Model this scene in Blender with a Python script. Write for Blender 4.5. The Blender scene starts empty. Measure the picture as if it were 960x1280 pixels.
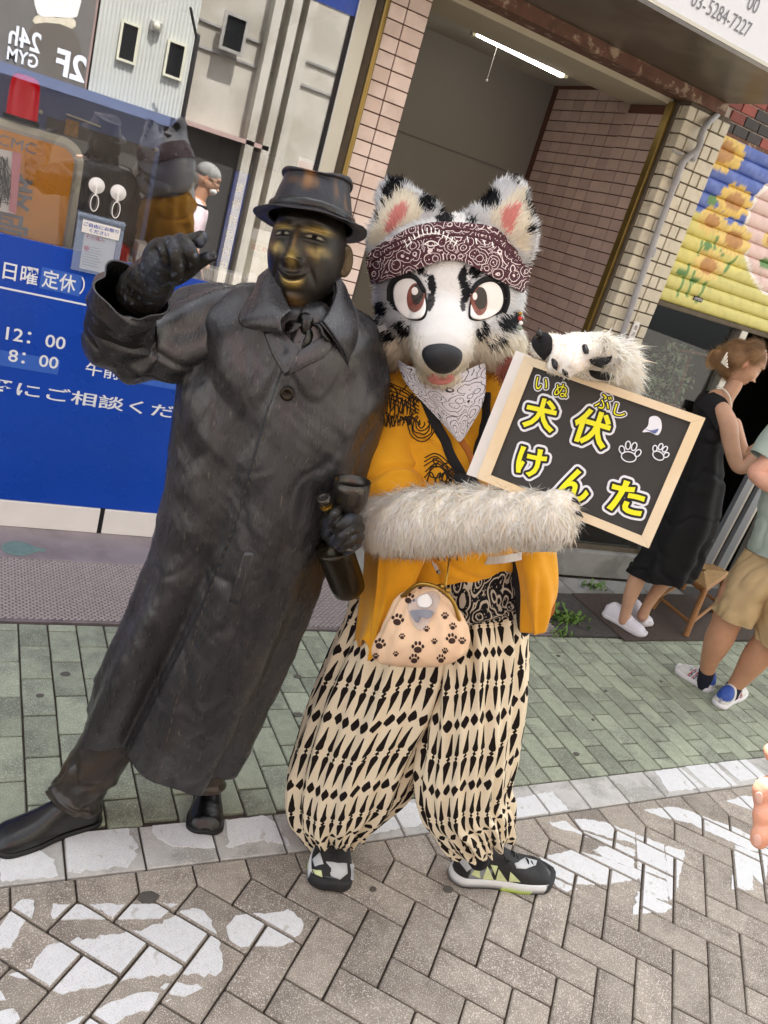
import bpy, math, random
import numpy as np
from mathutils import Vector, Matrix
from mathutils.bvhtree import BVHTree
rnd = random.Random(7); rng = np.random.default_rng(7)
sc = bpy.context.scene; COL = sc.collection
# ------------------------------------------------------------------ camera
Mc = np.array([[0.8736114, -0.3961017, 0.2826774], [0.0933957, -0.433617, -0.8962442], [0.4775776, 0.80937, -0.3418285]])
CAM = np.array([0.0, 0.0, 1.7]); FPX = 1000.0
cd = bpy.data.cameras.new('camera'); cam = bpy.data.objects.new('camera', cd); COL.objects.link(cam)
cd.sensor_fit = 'VERTICAL'; cd.sensor_height = 32; cd.lens = 25.0; cd.clip_start = .02; cd.clip_end = 500
U, S_, Vt = np.linalg.svd(Mc); Mc = U @ Vt
mw = Matrix.Identity(4)
for i in range(3):
    mw[i][0] = Mc[0][i]; mw[i][1] = -Mc[1][i]; mw[i][2] = -Mc[2][i]; mw[i][3] = CAM[i]
cam.matrix_world = mw; sc.camera = cam
# ------------------------------------------------------------------ world, sun, exposure
SUN_EL, SUN_AZ = math.radians(60), math.radians(12)      # sun stands behind the near row of shops
w = bpy.data.worlds.new("World"); sc.world = w; w.use_nodes = True
nt = w.node_tree; bg = nt.nodes['Background']
sky = nt.nodes.new('ShaderNodeTexSky'); sky.sky_type = 'NISHITA'; sky.sun_disc = False
sky.sun_elevation = SUN_EL; sky.sun_rotation = SUN_AZ; sky.air_density = 1.0; sky.dust_density = 2.5; sky.ozone_density = 1.0
hs = nt.nodes.new('ShaderNodeHueSaturation'); hs.inputs['Saturation'].default_value = .16
nt.links.new(sky.outputs[0], hs.inputs['Color']); nt.links.new(hs.outputs[0], bg.inputs[0]); bg.inputs[1].default_value = .15
sl = bpy.data.lights.new('sun', 'SUN'); sl.energy = 4.2; sl.angle = math.radians(.5); sl.color = (1, .95, .88)
so = bpy.data.objects.new('sun', sl); COL.objects.link(so)
sdir = Vector((math.sin(SUN_AZ) * math.cos(SUN_EL), math.cos(SUN_AZ) * math.cos(SUN_EL), math.sin(SUN_EL)))
so.rotation_euler = sdir.to_track_quat('Z', 'Y').to_euler(); so.location = (0, 8, 12)
sc.view_settings.view_transform = 'Standard'; sc.view_settings.look = 'None'; sc.view_settings.exposure = 1.78
sc.cycles.max_bounces = 8; sc.cycles.transparent_max_bounces = 12; sc.cycles.use_denoising = True

# ------------------------------------------------------------------ helpers
def V3(*a): return np.array(a, float)
def ray(x, y): return Mc.T @ np.array([(x - 480) / FPX, (y - 640) / FPX, 1.0])
def at(x, y, Y=3.4):
    d = ray(x, y); return CAM + (Y - CAM[1]) / d[1] * d
def gnd(x, y, z=0.0):
    d = ray(x, y); return CAM + (z - CAM[2]) / d[2] * d
class Frame:
    """upright plane through a spot on the ground, facing the street"""
    def __init__(s, px, py=None, tilt=0):
        g = gnd(px, py) if py is not None else np.array(px, float)
        s.o = g; n = CAM - g; n[2] = 0; s.n = n / np.linalg.norm(n); s.r = np.array([-s.n[1], s.n[0], 0.0]); s.up = V3(0, 0, 1)
    def at(s, x, y, d=0.0):
        r = ray(x, y); o = s.o + s.n * d
        return CAM + ((o - CAM) @ s.n) / (r @ s.n) * r
    def mpp(s, x, y, d=0.0):
        return np.linalg.norm(s.at(x + 1, y, d) - s.at(x - 1, y, d)) / 2
def hexc(h):
    h = h.lstrip('#'); c = [int(h[i:i+2], 16) / 255 for i in (0, 2, 4)]
    return tuple(x / 12.92 if x < .04045 else ((x + .055) / 1.055) ** 2.4 for x in c)
MATS = {}
def pm(name, col, rough=.6, metal=0.0, var=.18, vs=12.0, bump=0.0, bs=60.0, spec=.5, rand=0.0, attr=False, col2=None, mix=(.45, .6), ms=4.0, sheen=0, coat=0, emit=None, alpha=1, stretch=(1, 1, 1), trans=0, speck=None):
    m = bpy.data.materials.new(name); m.use_nodes = True; t = m.node_tree; N = t.nodes; L = t.links
    b = N['Principled BSDF']; b.inputs['Roughness'].default_value = rough; b.inputs['Metallic'].default_value = metal
    b.inputs['Specular IOR Level'].default_value = spec; b.inputs['Sheen Weight'].default_value = sheen; b.inputs['Coat Weight'].default_value = coat
    b.inputs['Transmission Weight'].default_value = trans
    tc = N.new('ShaderNodeTexCoord'); mp = N.new('ShaderNodeMapping'); mp.inputs['Scale'].default_value = stretch
    L.new(tc.outputs['Object'], mp.inputs['Vector']); vec = mp.outputs[0]
    oi = N.new('ShaderNodeObjectInfo')
    if rand:
        ad = N.new('ShaderNodeVectorMath'); ad.operation = 'ADD'; sc_ = N.new('ShaderNodeMath'); sc_.operation = 'MULTIPLY'; sc_.inputs[1].default_value = 37
        L.new(oi.outputs['Random'], sc_.inputs[0]); L.new(vec, ad.inputs[0]); L.new(sc_.outputs[0], ad.inputs[1]); vec = ad.outputs[0]
    def noise(scale, detail=4, rgh=.6):
        n = N.new('ShaderNodeTexNoise'); n.inputs['Scale'].default_value = scale; n.inputs['Detail'].default_value = detail; n.inputs['Roughness'].default_value = rgh
        L.new(vec, n.inputs['Vector']); return n.outputs['Fac']
    if attr:
        a = N.new('ShaderNodeAttribute'); a.attribute_name = 'Col'; c = a.outputs['Color']
    else:
        r = N.new('ShaderNodeRGB'); r.outputs[0].default_value = (*col, 1); c = r.outputs[0]
    if col2 is not None:
        mr = N.new('ShaderNodeMapRange'); mr.interpolation_type = 'SMOOTHSTEP'; mr.inputs[1].default_value = mix[0]; mr.inputs[2].default_value = mix[1]
        L.new(noise(ms, 5), mr.inputs[0]); mx = N.new('ShaderNodeMix'); mx.data_type = 'RGBA'
        L.new(mr.outputs[0], mx.inputs[0]); L.new(c, mx.inputs[6]); mx.inputs[7].default_value = (*col2, 1); c = mx.outputs[2]
    if speck:
        v = noise(speck[0], 1); mr = N.new('ShaderNodeMapRange'); mr.inputs[1].default_value = (speck[2] if len(speck) > 2 else .57); mr.inputs[2].default_value = (speck[2] + .04 if len(speck) > 2 else .66)
        L.new(v, mr.inputs[0]); mx = N.new('ShaderNodeMix'); mx.data_type = 'RGBA'; L.new(mr.outputs[0], mx.inputs[0]); L.new(c, mx.inputs[6]); mx.inputs[7].default_value = (*speck[1], 1); c = mx.outputs[2]
    hv = N.new('ShaderNodeHueSaturation'); L.new(c, hv.inputs['Color'])
    mr = N.new('ShaderNodeMapRange'); mr.inputs[1].default_value = .25; mr.inputs[2].default_value = .75; mr.inputs[3].default_value = 1 - var; mr.inputs[4].default_value = 1 + var
    L.new(noise(vs), mr.inputs[0]); val = mr.outputs[0]
    if rand:
        mr2 = N.new('ShaderNodeMapRange'); mr2.inputs[3].default_value = 1 - rand; mr2.inputs[4].default_value = 1 + rand; L.new(oi.outputs['Random'], mr2.inputs[0])
        mu = N.new('ShaderNodeMath'); mu.operation = 'MULTIPLY'; L.new(val, mu.inputs[0]); L.new(mr2.outputs[0], mu.inputs[1]); val = mu.outputs[0]
    L.new(val, hv.inputs['Value']); L.new(hv.outputs[0], b.inputs['Base Color'])
    rr = N.new('ShaderNodeMapRange'); rr.inputs[3].default_value = max(0, rough - .1); rr.inputs[4].default_value = min(1, rough + .1); L.new(noise(vs * 2), rr.inputs[0]); L.new(rr.outputs[0], b.inputs['Roughness'])
    if bump:
        bn = N.new('ShaderNodeBump'); bn.inputs['Strength'].default_value = bump; bn.inputs['Distance'].default_value = .004; L.new(noise(bs, 5, .65), bn.inputs['Height']); L.new(bn.outputs[0], b.inputs['Normal'])
    if emit: b.inputs['Emission Color'].default_value = (*emit[0], 1); b.inputs['Emission Strength'].default_value = emit[1]
    b.inputs['Alpha'].default_value = alpha
    MATS[name] = m; return m
def tag(o, label=None, cat=None, group=None, kind=None):
    if label: o['label'] = label
    if cat: o['category'] = cat
    if group: o['group'] = group
    if kind: o['kind'] = kind
    return o
def thing(name, loc, label, cat, group=None):
    o = bpy.data.objects.new(name, None); o.empty_display_size = .1; COL.objects.link(o); o.location = tuple(loc); return tag(o, label, cat, group)
def rootloc(p):
    l = np.zeros(3)
    while p is not None: l += np.array(p.location); p = p.parent
    return l
def me_from(name, V, F):
    me = bpy.data.meshes.new(name); V = np.asarray(V, np.float32)
    if isinstance(F, np.ndarray) and F.ndim == 2:
        k = F.shape[1]; me.vertices.add(len(V)); me.vertices.foreach_set('co', V.ravel())
        me.loops.add(F.size); me.loops.foreach_set('vertex_index', F.astype(np.int32).ravel())
        me.polygons.add(len(F)); me.polygons.foreach_set('loop_start', np.arange(0, F.size, k, dtype=np.int32)); me.update(calc_edges=True)
    else:
        me.from_pydata([tuple(map(float, v)) for v in V], [], [tuple(map(int, f)) for f in F]); me.update()
    return me
def obj(name, V, F, mat, parent=None, smooth=False, color=None, uv=None, label=None, cat=None, group=None, kind=None, origin=None):
    V = np.asarray(V, float); lo = rootloc(parent) if parent is not None else (V.mean(0) if origin is None else np.array(origin, float))
    if parent is None and origin is None: lo[2] = V[:, 2].min()
    me = me_from(name, V - lo, F); me.materials.append(mat)
    if smooth: me.shade_smooth()
    if color is not None: setcol(me, color)
    if uv is not None:
        ul = me.uv_layers.new(name='UVMap'); li = np.zeros(len(me.loops), np.int32); me.loops.foreach_get('vertex_index', li)
        ul.data.foreach_set('uv', np.asarray(uv, np.float32)[li].ravel())
    o = bpy.data.objects.new(name, me); COL.objects.link(o)
    if parent is not None: o.parent = parent
    else: o.location = tuple(lo)
    return tag(o, label, cat, group, kind)
def setcol(me, c):
    c = np.asarray(c, np.float32); ca = me.color_attributes.new('Col', 'FLOAT_COLOR', 'POINT')
    if c.shape[1] == 3: c = np.hstack([c, np.ones((len(c), 1), np.float32)])
    ca.data.foreach_set('color', c.ravel())
class MB:
    def __init__(s): s.V = []; s.F = []; s.n = 0
    def add(s, V, F):
        V = np.asarray(V, float)
        s.V.append(V); s.F += [tuple(int(i) + s.n for i in f) for f in F]; s.n += len(V); return s
    def box(s, x0, x1, y0, y1, z0, z1, bev=0):
        V, F = boxg(x0, x1, y0, y1, z0, z1, bev); return s.add(V, F)
    def build(s, name, mat, parent=None, **k): return obj(name, np.vstack(s.V), s.F, mat, parent, **k)
def boxg(x0, x1, y0, y1, z0, z1, bev=0):
    if not bev:
        V = [(x, y, z) for z in (z0, z1) for y in (y0, y1) for x in (x0, x1)]
        return np.array(V, float), [(0, 2, 3, 1), (4, 5, 7, 6), (0, 1, 5, 4), (2, 6, 7, 3), (0, 4, 6, 2), (1, 3, 7, 5)]
    a = np.array([x0, y0, z0]); b = np.array([x1, y1, z1]); V = []; idx = {}
    for i in (0, 1):
        for j in (0, 1):
            for k in (0, 1):
                c = np.array([(a, b)[i][0], (a, b)[j][1], (a, b)[k][2]]); sg = np.array([1 - 2 * i, 1 - 2 * j, 1 - 2 * k])
                for ax in range(3):
                    p = c + sg * bev; p[ax] = c[ax]; idx[i, j, k, ax] = len(V); V.append(p)
    F = []
    for ax in range(3):
        for s_ in (0, 1):
            q = []
            for (p, r) in ((0, 0), (1, 0), (1, 1), (0, 1)):
                key = [0, 0, 0]; key[ax] = s_; o = [k for k in range(3) if k != ax]; key[o[0]] = p; key[o[1]] = r; q.append(idx[(*key, ax)])
            if (s_ == 0) ^ (ax == 1): q.reverse()
            F.append(tuple(q))
    for ax in range(3):
        o = [k for k in range(3) if k != ax]
        for p in (0, 1):
            for r in (0, 1):
                k0 = [0, 0, 0]; k0[o[0]] = p; k0[o[1]] = r; k1 = list(k0); k1[ax] = 1
                F.append((idx[(*k0, o[0])], idx[(*k1, o[0])], idx[(*k1, o[1])], idx[(*k0, o[1])]))
    for i in (0, 1):
        for j in (0, 1):
            for k in (0, 1): F.append((idx[i, j, k, 0], idx[i, j, k, 1], idx[i, j, k, 2]))
    return np.array(V), F
def crom(P, t):
    """smooth interpolation of rows P at parameters t in 0..1"""
    P = np.asarray(P, float); n = len(P); x = np.clip(np.asarray(t) * (n - 1), 0, n - 1 - 1e-9); i = x.astype(int); f = (x - i)[:, None]
    g = lambda k: P[np.clip(k, 0, n - 1)]
    p0, p1, p2, p3 = g(i - 1), g(i), g(i + 1), g(i + 2)
    p0 = np.where((i == 0)[:, None], 2 * p1 - p2, p0); p3 = np.where((i + 2 > n - 1)[:, None], 2 * p2 - p1, p3)
    return .5 * (2 * p1 + (p2 - p0) * f + (2 * p0 - 5 * p1 + 4 * p2 - p3) * f ** 2 + (3 * p1 - p0 - 3 * p2 + p3) * f ** 3)
def gridF(nv, nu, wrap=True):
    i, j = np.meshgrid(np.arange(nv - 1), np.arange(nu if wrap else nu - 1), indexing='ij'); k = (j + 1) % nu
    return np.stack([i * nu + j, i * nu + k, (i + 1) * nu + k, (i + 1) * nu + j], -1).reshape(-1, 4)
def gnormals(G, wrap=True):
    du = (np.roll(G, -1, 1) - np.roll(G, 1, 1)) if wrap else np.gradient(G, axis=1)
    dv = np.gradient(G, axis=0); n = np.cross(du, dv); return n / (np.linalg.norm(n, axis=2, keepdims=True) + 1e-12)
def loft(fr, rows, nu=64, nv=60, disp=None, p=1.0, caps=True):
    """rows: (Lx,Ly,Rx,Ry,d,depth[,p]); returns V, F, (theta,t)"""
    R = np.array([[*r, p][:7] for r in rows], float)
    w = np.array([np.concatenate([fr.at(r[0], r[1], r[4]), fr.at(r[2], r[3], r[4]), [r[5], r[6]]]) for r in R])
    t = np.linspace(0, 1, nv); W = crom(w, t); th = np.arange(nu) * 2 * math.pi / nu
    c = (W[:, :3] + W[:, 3:6]) / 2; a1 = (W[:, 3:6] - W[:, :3]) / 2
    cs = np.cos(th)[None, :]; sn = np.sin(th)[None, :]; e = W[:, 7:8]
    ca = np.sign(cs) * np.abs(cs) ** e; sa = np.sign(sn) * np.abs(sn) ** e
    G = c[:, None, :] + a1[:, None, :] * ca[..., None] + fr.n[None, None, :] * (W[:, 6:7] * sa)[..., None]
    TH, T = np.meshgrid(th, t)
    if disp is not None:
        n = gnormals(G); out = G - c[:, None, :]; s = np.sign((n * out).sum(2)); n = n * s[..., None]
        G = G + n * disp(TH, T, G)[..., None]
    V = G.reshape(-1, 3); F = gridF(nv, nu)
    if ((np.cross(G[1, 0] - G[0, 0], G[0, 1] - G[0, 0])) @ (G[0, 0] - c[0])) > 0: F = F[:, ::-1]
    if caps:
        V = np.vstack([V, c[0], c[-1]]); k = len(V); j = np.arange(nu); j2 = (j + 1) % nu
        c0 = np.stack([j2, j, np.full(nu, k - 2), np.full(nu, k - 2)], 1); b = (nv - 1) * nu
        F = [tuple(f) for f in F] + [(a, b_, c_) for a, b_, c_, _ in c0] + [(b + a, b + b_, k - 1) for a, b_ in zip(j, j2)]
    return V, F, (TH, T)
def tube(P, R, nu=16, nv=None, ratio=1.0, ref=(0, 0, 1), caps=True, sm=True):
    """P: list of 3-D points, R radii -> rounded tube with ball ends"""
    P = np.asarray(P, float); R = np.broadcast_to(np.asarray(R, float), (len(P),)).astype(float)
    nv = nv or max(4, (len(P) - 1) * 5 + 1)
    D = np.hstack([P, R[:, None]]); W = crom(D, np.linspace(0, 1, nv)) if sm else D
    if not sm: nv = len(P)
    c = W[:, :3]; r = W[:, 3]; T = np.gradient(c, axis=0); T /= np.linalg.norm(T, axis=1, keepdims=True) + 1e-12
    if caps:
        k = 4; an = np.linspace(math.pi / 2, 0, k + 1)[:-1]
        c = np.vstack([[c[0] - T[0] * r[0] * math.sin(a) for a in an], c, [c[-1] + T[-1] * r[-1] * math.sin(a) for a in an[::-1]]])
        r = np.concatenate([[r[0] * max(.02, math.cos(a)) for a in an], r, [r[-1] * max(.02, math.cos(a)) for a in an[::-1]]])
        T = np.vstack([[T[0]] * k, T, [T[-1]] * k]); nv += 2 * k
    x = np.cross(np.array(ref, float), T[0])
    if np.linalg.norm(x) < .1: x = np.cross(V3(1, .3, 0), T[0])
    X = []
    for i in range(nv):
        x = x - (x @ T[i]) * T[i]; x /= np.linalg.norm(x); X.append(x)
    X = np.array(X); Y = np.cross(T, X); th = np.arange(nu) * 2 * math.pi / nu
    G = c[:, None] + X[:, None] * (np.cos(th)[None, :, None] * r[:, None, None]) + Y[:, None] * (np.sin(th)[None, :, None] * r[:, None, None] * ratio)
    F = [tuple(f) for f in gridF(nv, nu)]
    F.append(tuple(range(nu))[::-1]); F.append(tuple(range((nv - 1) * nu, nv * nu)))
    return G.reshape(-1, 3), F
def ball(c, r, nu=24, nv=16, ax=None):
    c = np.array(c, float); r = np.broadcast_to(np.asarray(r, float), (3,)); ax = np.eye(3) if ax is None else np.asarray(ax)
    ph = np.linspace(0.001, math.pi - .001, nv); th = np.arange(nu) * 2 * math.pi / nu
    X = np.sin(ph)[:, None] * np.cos(th)[None]; Y = np.sin(ph)[:, None] * np.sin(th)[None]; Z = np.cos(ph)[:, None] * np.ones(nu)[None]
    G = np.stack([X * r[0], Y * r[1], Z * r[2]], -1) @ ax + c
    return G.reshape(-1, 3), [tuple(f)[::-1] for f in gridF(nv, nu)]
def lathe(base, axis, prof, nu=32, ref=(1, .2, 0)):
    a = np.array(axis, float); a /= np.linalg.norm(a); x = np.cross(a, ref); x /= np.linalg.norm(x); y = np.cross(a, x)
    th = np.arange(nu) * 2 * math.pi / nu; b = np.array(base, float)
    G = np.array([[b + a * h + (x * math.cos(t) + y * math.sin(t)) * r for t in th] for r, h in prof])
    return G.reshape(-1, 3), [tuple(f) for f in gridF(len(prof), nu)]
def ev_mesh(o):
    dg = bpy.context.evaluated_depsgraph_get(); dg.update(); return bpy.data.meshes.new_from_object(o.evaluated_get(dg))
def remesh(mb, voxel, smooth_it=4):
    """fuse the gathered shapes into one continuous surface; returns V, F"""
    V = np.vstack(mb.V); me = me_from('tmp', V, mb.F); o = bpy.data.objects.new('tmp', me); COL.objects.link(o)
    m = o.modifiers.new('r', 'REMESH'); m.mode = 'VOXEL'; m.voxel_size = voxel; m.adaptivity = 0
    if smooth_it: s = o.modifiers.new('s', 'SMOOTH'); s.iterations = smooth_it; s.factor = .6
    e = ev_mesh(o); V = np.zeros(len(e.vertices) * 3, np.float32); e.vertices.foreach_get('co', V); V = V.reshape(-1, 3).astype(float)
    F = [tuple(p.vertices) for p in e.polygons]; bpy.data.objects.remove(o); bpy.data.meshes.remove(e); return V, F
def bvh_of(V, F): return BVHTree.FromPolygons([tuple(map(float, v)) for v in V], [tuple(map(int, f)) for f in F])
def bvh_objs(objs):
    V = []; F = []; n = 0
    for o in objs:
        lo = rootloc(o); 
        for v in o.data.vertices: V.append(tuple(np.array(v.co) + lo))
        for p in o.data.polygons: F.append(tuple(i + n for i in p.vertices))
        n = len(V)
    return BVHTree.FromPolygons(V, F)
def hit(bvh, x, y):
    d = ray(x, y); h = bvh.ray_cast(Vector(CAM), Vector(d).normalized())
    if h[0] is None: return None, None
    n = np.array(h[1])
    if n @ d > 0: n = -n
    return np.array(h[0]), n
def inpoly(P, poly):
    x, y = P[:, 0], P[:, 1]; r = np.zeros(len(P), bool); q = np.asarray(poly, float); j = len(q) - 1
    for i in range(len(q)):
        c = ((q[i, 1] > y) != (q[j, 1] > y)) & (x < (q[j, 0] - q[i, 0]) * (y - q[i, 1]) / (q[j, 1] - q[i, 1] + 1e-12) + q[i, 0]); r ^= c; j = i
    return r
def smoothpoly(poly, k=6):
    q = np.asarray(poly, float); n = len(q); P = np.vstack([q[-2:], q, q[:3]]); out = []
    for i in range(n):
        p0, p1, p2, p3 = P[i + 1], P[i + 2], P[i + 3], P[i + 4]
        for s in range(k):
            f = s / k; out.append(.5 * (2 * p1 + (p2 - p0) * f + (2 * p0 - 5 * p1 + 4 * p2 - p3) * f ** 2 + (3 * p1 - p0 - 3 * p2 + p3) * f ** 3))
    return np.array(out)
def patch(name, bvh, poly, mat, parent, off=.003, thick=.003, res=14, color=None, smooth=True, curve=True, dome=0.0, project=True, **k):
    """a piece of cloth, trim or print laid on a built surface: outline seen from the street, follows the surface below it"""
    q = smoothpoly(poly) if curve else np.asarray(poly, float)
    c = q.mean(0); n = len(q); rings = max(3, res); V = []; N = []; UV = []
    for r in range(rings + 1):
        s = 1 - r / rings * .98
        for p in q:
            pt = c + (p - c) * s; h, nn = hit(bvh, *pt)
            V.append(h); N.append(nn); UV.append(pt)
    good = [i for i in range(len(V)) if V[i] is not None]
    if not good: return None
    uv = np.array(UV)
    for i in range(len(V)):
        if V[i] is None:
            g = min(good, key=lambda a: ((uv[a] - uv[i]) ** 2).sum())
            d = ray(*uv[i]); nn = -Mc[2]; V[i] = CAM + ((V[g] - CAM) @ nn) / (d @ nn) * d; N[i] = N[g]
    V = np.array(V); N = np.array(N); G = N.reshape(rings + 1, n, 3)
    for _ in range(3): G = (np.roll(G, 1, 1) + G + np.roll(G, -1, 1)); G[1:-1] = (G[1:-1] + .5 * G[2:] + .5 * G[:-2]); G /= np.linalg.norm(G, axis=2, keepdims=True) + 1e-9
    N = G.reshape(-1, 3); dm = np.repeat(np.sqrt(1 - np.clip(1 - np.arange(rings + 1) / rings, 0, 1) ** 2), n)[:, None] * dome
    top = V + N * (off + thick + dm); bot = V[:n] + N[:n] * (off - .004)
    F = [tuple(f) for f in gridF(rings + 1, n)]; b = len(top)
    F.append(tuple(range(rings * n, rings * n + n)))
    F += [(b + j, b + (j + 1) % n, (j + 1) % n, j) for j in range(n)]
    A = np.vstack([top, bot]); a = A[F[0][1]] - A[F[0][0]]; bb = A[F[0][2]] - A[F[0][1]]
    if np.cross(a, bb) @ N[0] < 0: F = [f[::-1] for f in F]
    UV = np.vstack([uv, uv[:n]])
    return obj(name, A, F, mat, parent, smooth=smooth, uv=UV / 100, color=(color(UV) if callable(color) else None), **k)
def line_on(name, bvh, pts, mat, parent, r=.0015, off=.001, n=None, **k):
    P = []; L_ = crom(np.array(pts, float), np.linspace(0, 1, n or len(pts) * 4))
    for p in L_:
        h, nn = hit(bvh, *p)
        if h is not None: P.append(h + nn * off)
    if len(P) < 2: return None
    V, F = tube(P, r, nu=6, nv=len(P)); return obj(name, V, F, mat, parent, smooth=True, **k)
def text_mesh(s, size=1.0, offset=0.0, ex=0.0, res=3, spacing=1.0):
    c = bpy.data.curves.new('t', 'FONT'); c.body = s; c.size = size; c.offset = offset; c.extrude = ex; c.resolution_u = res; c.space_character = spacing
    o = bpy.data.objects.new('t', c); COL.objects.link(o); e = ev_mesh(o)
    V = np.array([v.co[:] for v in e.vertices], float).reshape(-1, 3); F = [tuple(p.vertices) for p in e.polygons]
    bpy.data.objects.remove(o); bpy.data.meshes.remove(e); return V, F
def text_on(name, s, p0, ex, ey, w, h, mat, parent, offset=0.0, lift=.002, mirror=False, fitto=None, **k):
    """lay text with its ink box starting at p0, width w along ex and height h along ey"""
    V, F = text_mesh(s, 1.0, offset); B, _ = text_mesh(s, 1.0, 0) if offset else (V, F)
    mn, mxx = B[:, :2].min(0), B[:, :2].max(0); u = (V[:, 0] - mn[0]) / (mxx[0] - mn[0]) * w; v = (V[:, 1] - mn[1]) / (mxx[1] - mn[1]) * h
    if mirror: u = w - u; F = [f[::-1] for f in F]
    ex = np.array(ex, float); ey = np.array(ey, float); nn = np.cross(ex, ey)
    W = np.array(p0, float) + u[:, None] * ex + v[:, None] * ey + nn * lift
    return obj(name, W, F, mat, parent, **k)
def crease(P, s, seed, a=.004, w=.10):
    c = vnoise(P, s, seed, 2); return -a * np.exp(-(c / w) ** 2) + a * .6 * np.exp(-((c - .24) / .13) ** 2)
def fur(name, V, F, mat, parent, n, length, comb, colf, width=.0016, lift=.35, jit=.35, seed=1, keep=None, droop=.25, **k):
    g = np.random.default_rng(seed); V = np.asarray(V, float)
    T = []
    for f in F:
        f = list(f)
        for i in range(1, len(f) - 1): T.append((f[0], f[i], f[i + 1]))
    T = np.array(T); a, b, c = V[T[:, 0]], V[T[:, 1]], V[T[:, 2]]; nr = np.cross(b - a, c - a); ar = np.linalg.norm(nr, axis=1); nr /= ar[:, None] + 1e-15
    idx = g.choice(len(T), n, p=ar / ar.sum()); r1, r2 = np.sqrt(g.random(n))[:, None], g.random(n)[:, None]
    P = a[idx] * (1 - r1) + b[idx] * r1 * (1 - r2) + c[idx] * r1 * r2; N = nr[idx]
    if keep is not None: m = keep(P, N); P, N = P[m], N[m]
    n = len(P); Lh = (length(P) if callable(length) else np.full(n, length)) * (1 + jit * g.standard_normal(n)).clip(.4, 1.8)
    cb = comb(P, N) if callable(comb) else np.tile(np.array(comb, float), (n, 1)); cb = cb - (cb * N).sum(1, keepdims=True) * N
    cb /= np.linalg.norm(cb, axis=1, keepdims=True) + 1e-9
    d0 = cb + N * lift + g.standard_normal((n, 3)) * .22; d0 /= np.linalg.norm(d0, axis=1, keepdims=True)
    d1 = d0 + V3(0, 0, -1) * droop + g.standard_normal((n, 3)) * .15; d1 /= np.linalg.norm(d1, axis=1, keepdims=True)
    s = np.cross(d0, N) + g.standard_normal((n, 3)) * .2; s /= np.linalg.norm(s, axis=1, keepdims=True) + 1e-9
    wd = (width * (1 + .3 * g.standard_normal(n))).clip(.0004, .01)[:, None]; P = P - N * .002
    m1 = P + d0 * Lh[:, None] * .5; tip = m1 + d1 * Lh[:, None] * .5
    VV = np.stack([P - s * wd * .5, P + s * wd * .5, m1 - s * wd * .5, m1 + s * wd * .5, tip], 1).reshape(-1, 3)
    o_ = np.arange(n)[:, None] * 5; FF = np.concatenate([o_ + [0, 1, 3], o_ + [0, 3, 2], o_ + [2, 3, 4]], 1).reshape(-1, 3)
    C = colf(P, N); C = C * (1 + .07 * g.standard_normal((n, 1))); CC = np.repeat(C.clip(0, 1), 5, axis=0)
    o = obj(name, VV, FF, mat, parent, smooth=True, color=CC, kind='stuff', **k)
    nn = N * .8 + d0 * .25 + V3(0, 0, .1); nn /= np.linalg.norm(nn, axis=1, keepdims=True); o.data.normals_split_custom_set_from_vertices(np.repeat(nn, 5, axis=0).astype(np.float32)); return o
def projpx(P):
    q = (np.asarray(P) - CAM) @ Mc.T; return np.stack([q[:, 0] / q[:, 2] * FPX + 480, q[:, 1] / q[:, 2] * FPX + 640], 1)
def vnoise(P, s, seed=0, oct=3):
    """cheap smooth noise, -1..1"""
    g = np.random.default_rng(seed); out = 0; amp = 1; P = np.asarray(P, float)
    for o in range(oct):
        for _ in range(3):
            k = g.standard_normal(P.shape[-1]); k /= np.linalg.norm(k); out = out + amp * np.sin(P @ k * s * (2 ** o) * (1 + .3 * g.random()) * 6.28 + g.random() * 6.28); 
        amp *= .5
    return out / 4
# ================================================================== MATERIALS
G = hexc
pm('paver_brown', G('a0978b'), .9, var=.16, vs=35, bump=.5, bs=420, rand=.12, speck=(340, G('dcd4cb')), col2=G('8b8278'), ms=5)
pm('paver_green', G('979e8b'), .9, var=.14, vs=30, bump=.5, bs=420, rand=.16, speck=(340, G('bcc4ae')), col2=G('7f8476'), ms=4)
pm('kerb_stone', G('bebcb8'), .85, var=.1, vs=25, bump=.3, bs=300, rand=.06, speck=(300, G('cfcfcb')), col2=G('a09e99'), ms=8)
pm('joint', G('4c423a'), .95, var=.3, vs=60, bump=.5, bs=200)
pm('road_far', G('8d8880'), .95, var=.15, vs=6, bump=.3, bs=120)
pm('white_paint', G('e0e2e4'), .7, var=.06, vs=40, bump=.3, bs=260, col2=G('c2c0bb'), mix=(.6, .7), ms=30, speck=(420, G('c4c1bb')))
pm('plate_purple', G('7d7475'), .55, metal=.3, var=.2, vs=25, bump=.3, bs=120, col2=G('746b6d'), ms=8)
pm('ledge_purple', G('93888a'), .6, var=.12, vs=12, bump=.2, bs=150, col2=G('877c7e'), ms=5)
pm('concrete', G('9b9a96'), .9, var=.14, vs=10, bump=.4, bs=150, col2=G('7f7e7a'), ms=5)
pm('asphalt', G('4a4846'), .95, var=.3, vs=30, bump=.6, bs=220)
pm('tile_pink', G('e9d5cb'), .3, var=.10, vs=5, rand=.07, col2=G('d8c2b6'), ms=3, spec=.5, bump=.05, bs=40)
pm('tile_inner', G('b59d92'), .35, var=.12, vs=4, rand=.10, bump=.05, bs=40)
pm('grout', G('5c3b30'), .9, var=.15, vs=30)
pm('brick_beige', G('cfc7b2'), .6, var=.08, vs=25, rand=.09, bump=.3, bs=200, col2=G('bdb29a'), mix=(.5, .75), ms=20)
pm('mortar_dark', G('5f5648'), .9, var=.2, vs=30)
pm('mortar_light', G('b5a89f'), .9, var=.2, vs=30)
pm('brick_red', G('8e4a40'), .7, var=.15, vs=25, rand=.25, bump=.4, bs=200)
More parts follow.
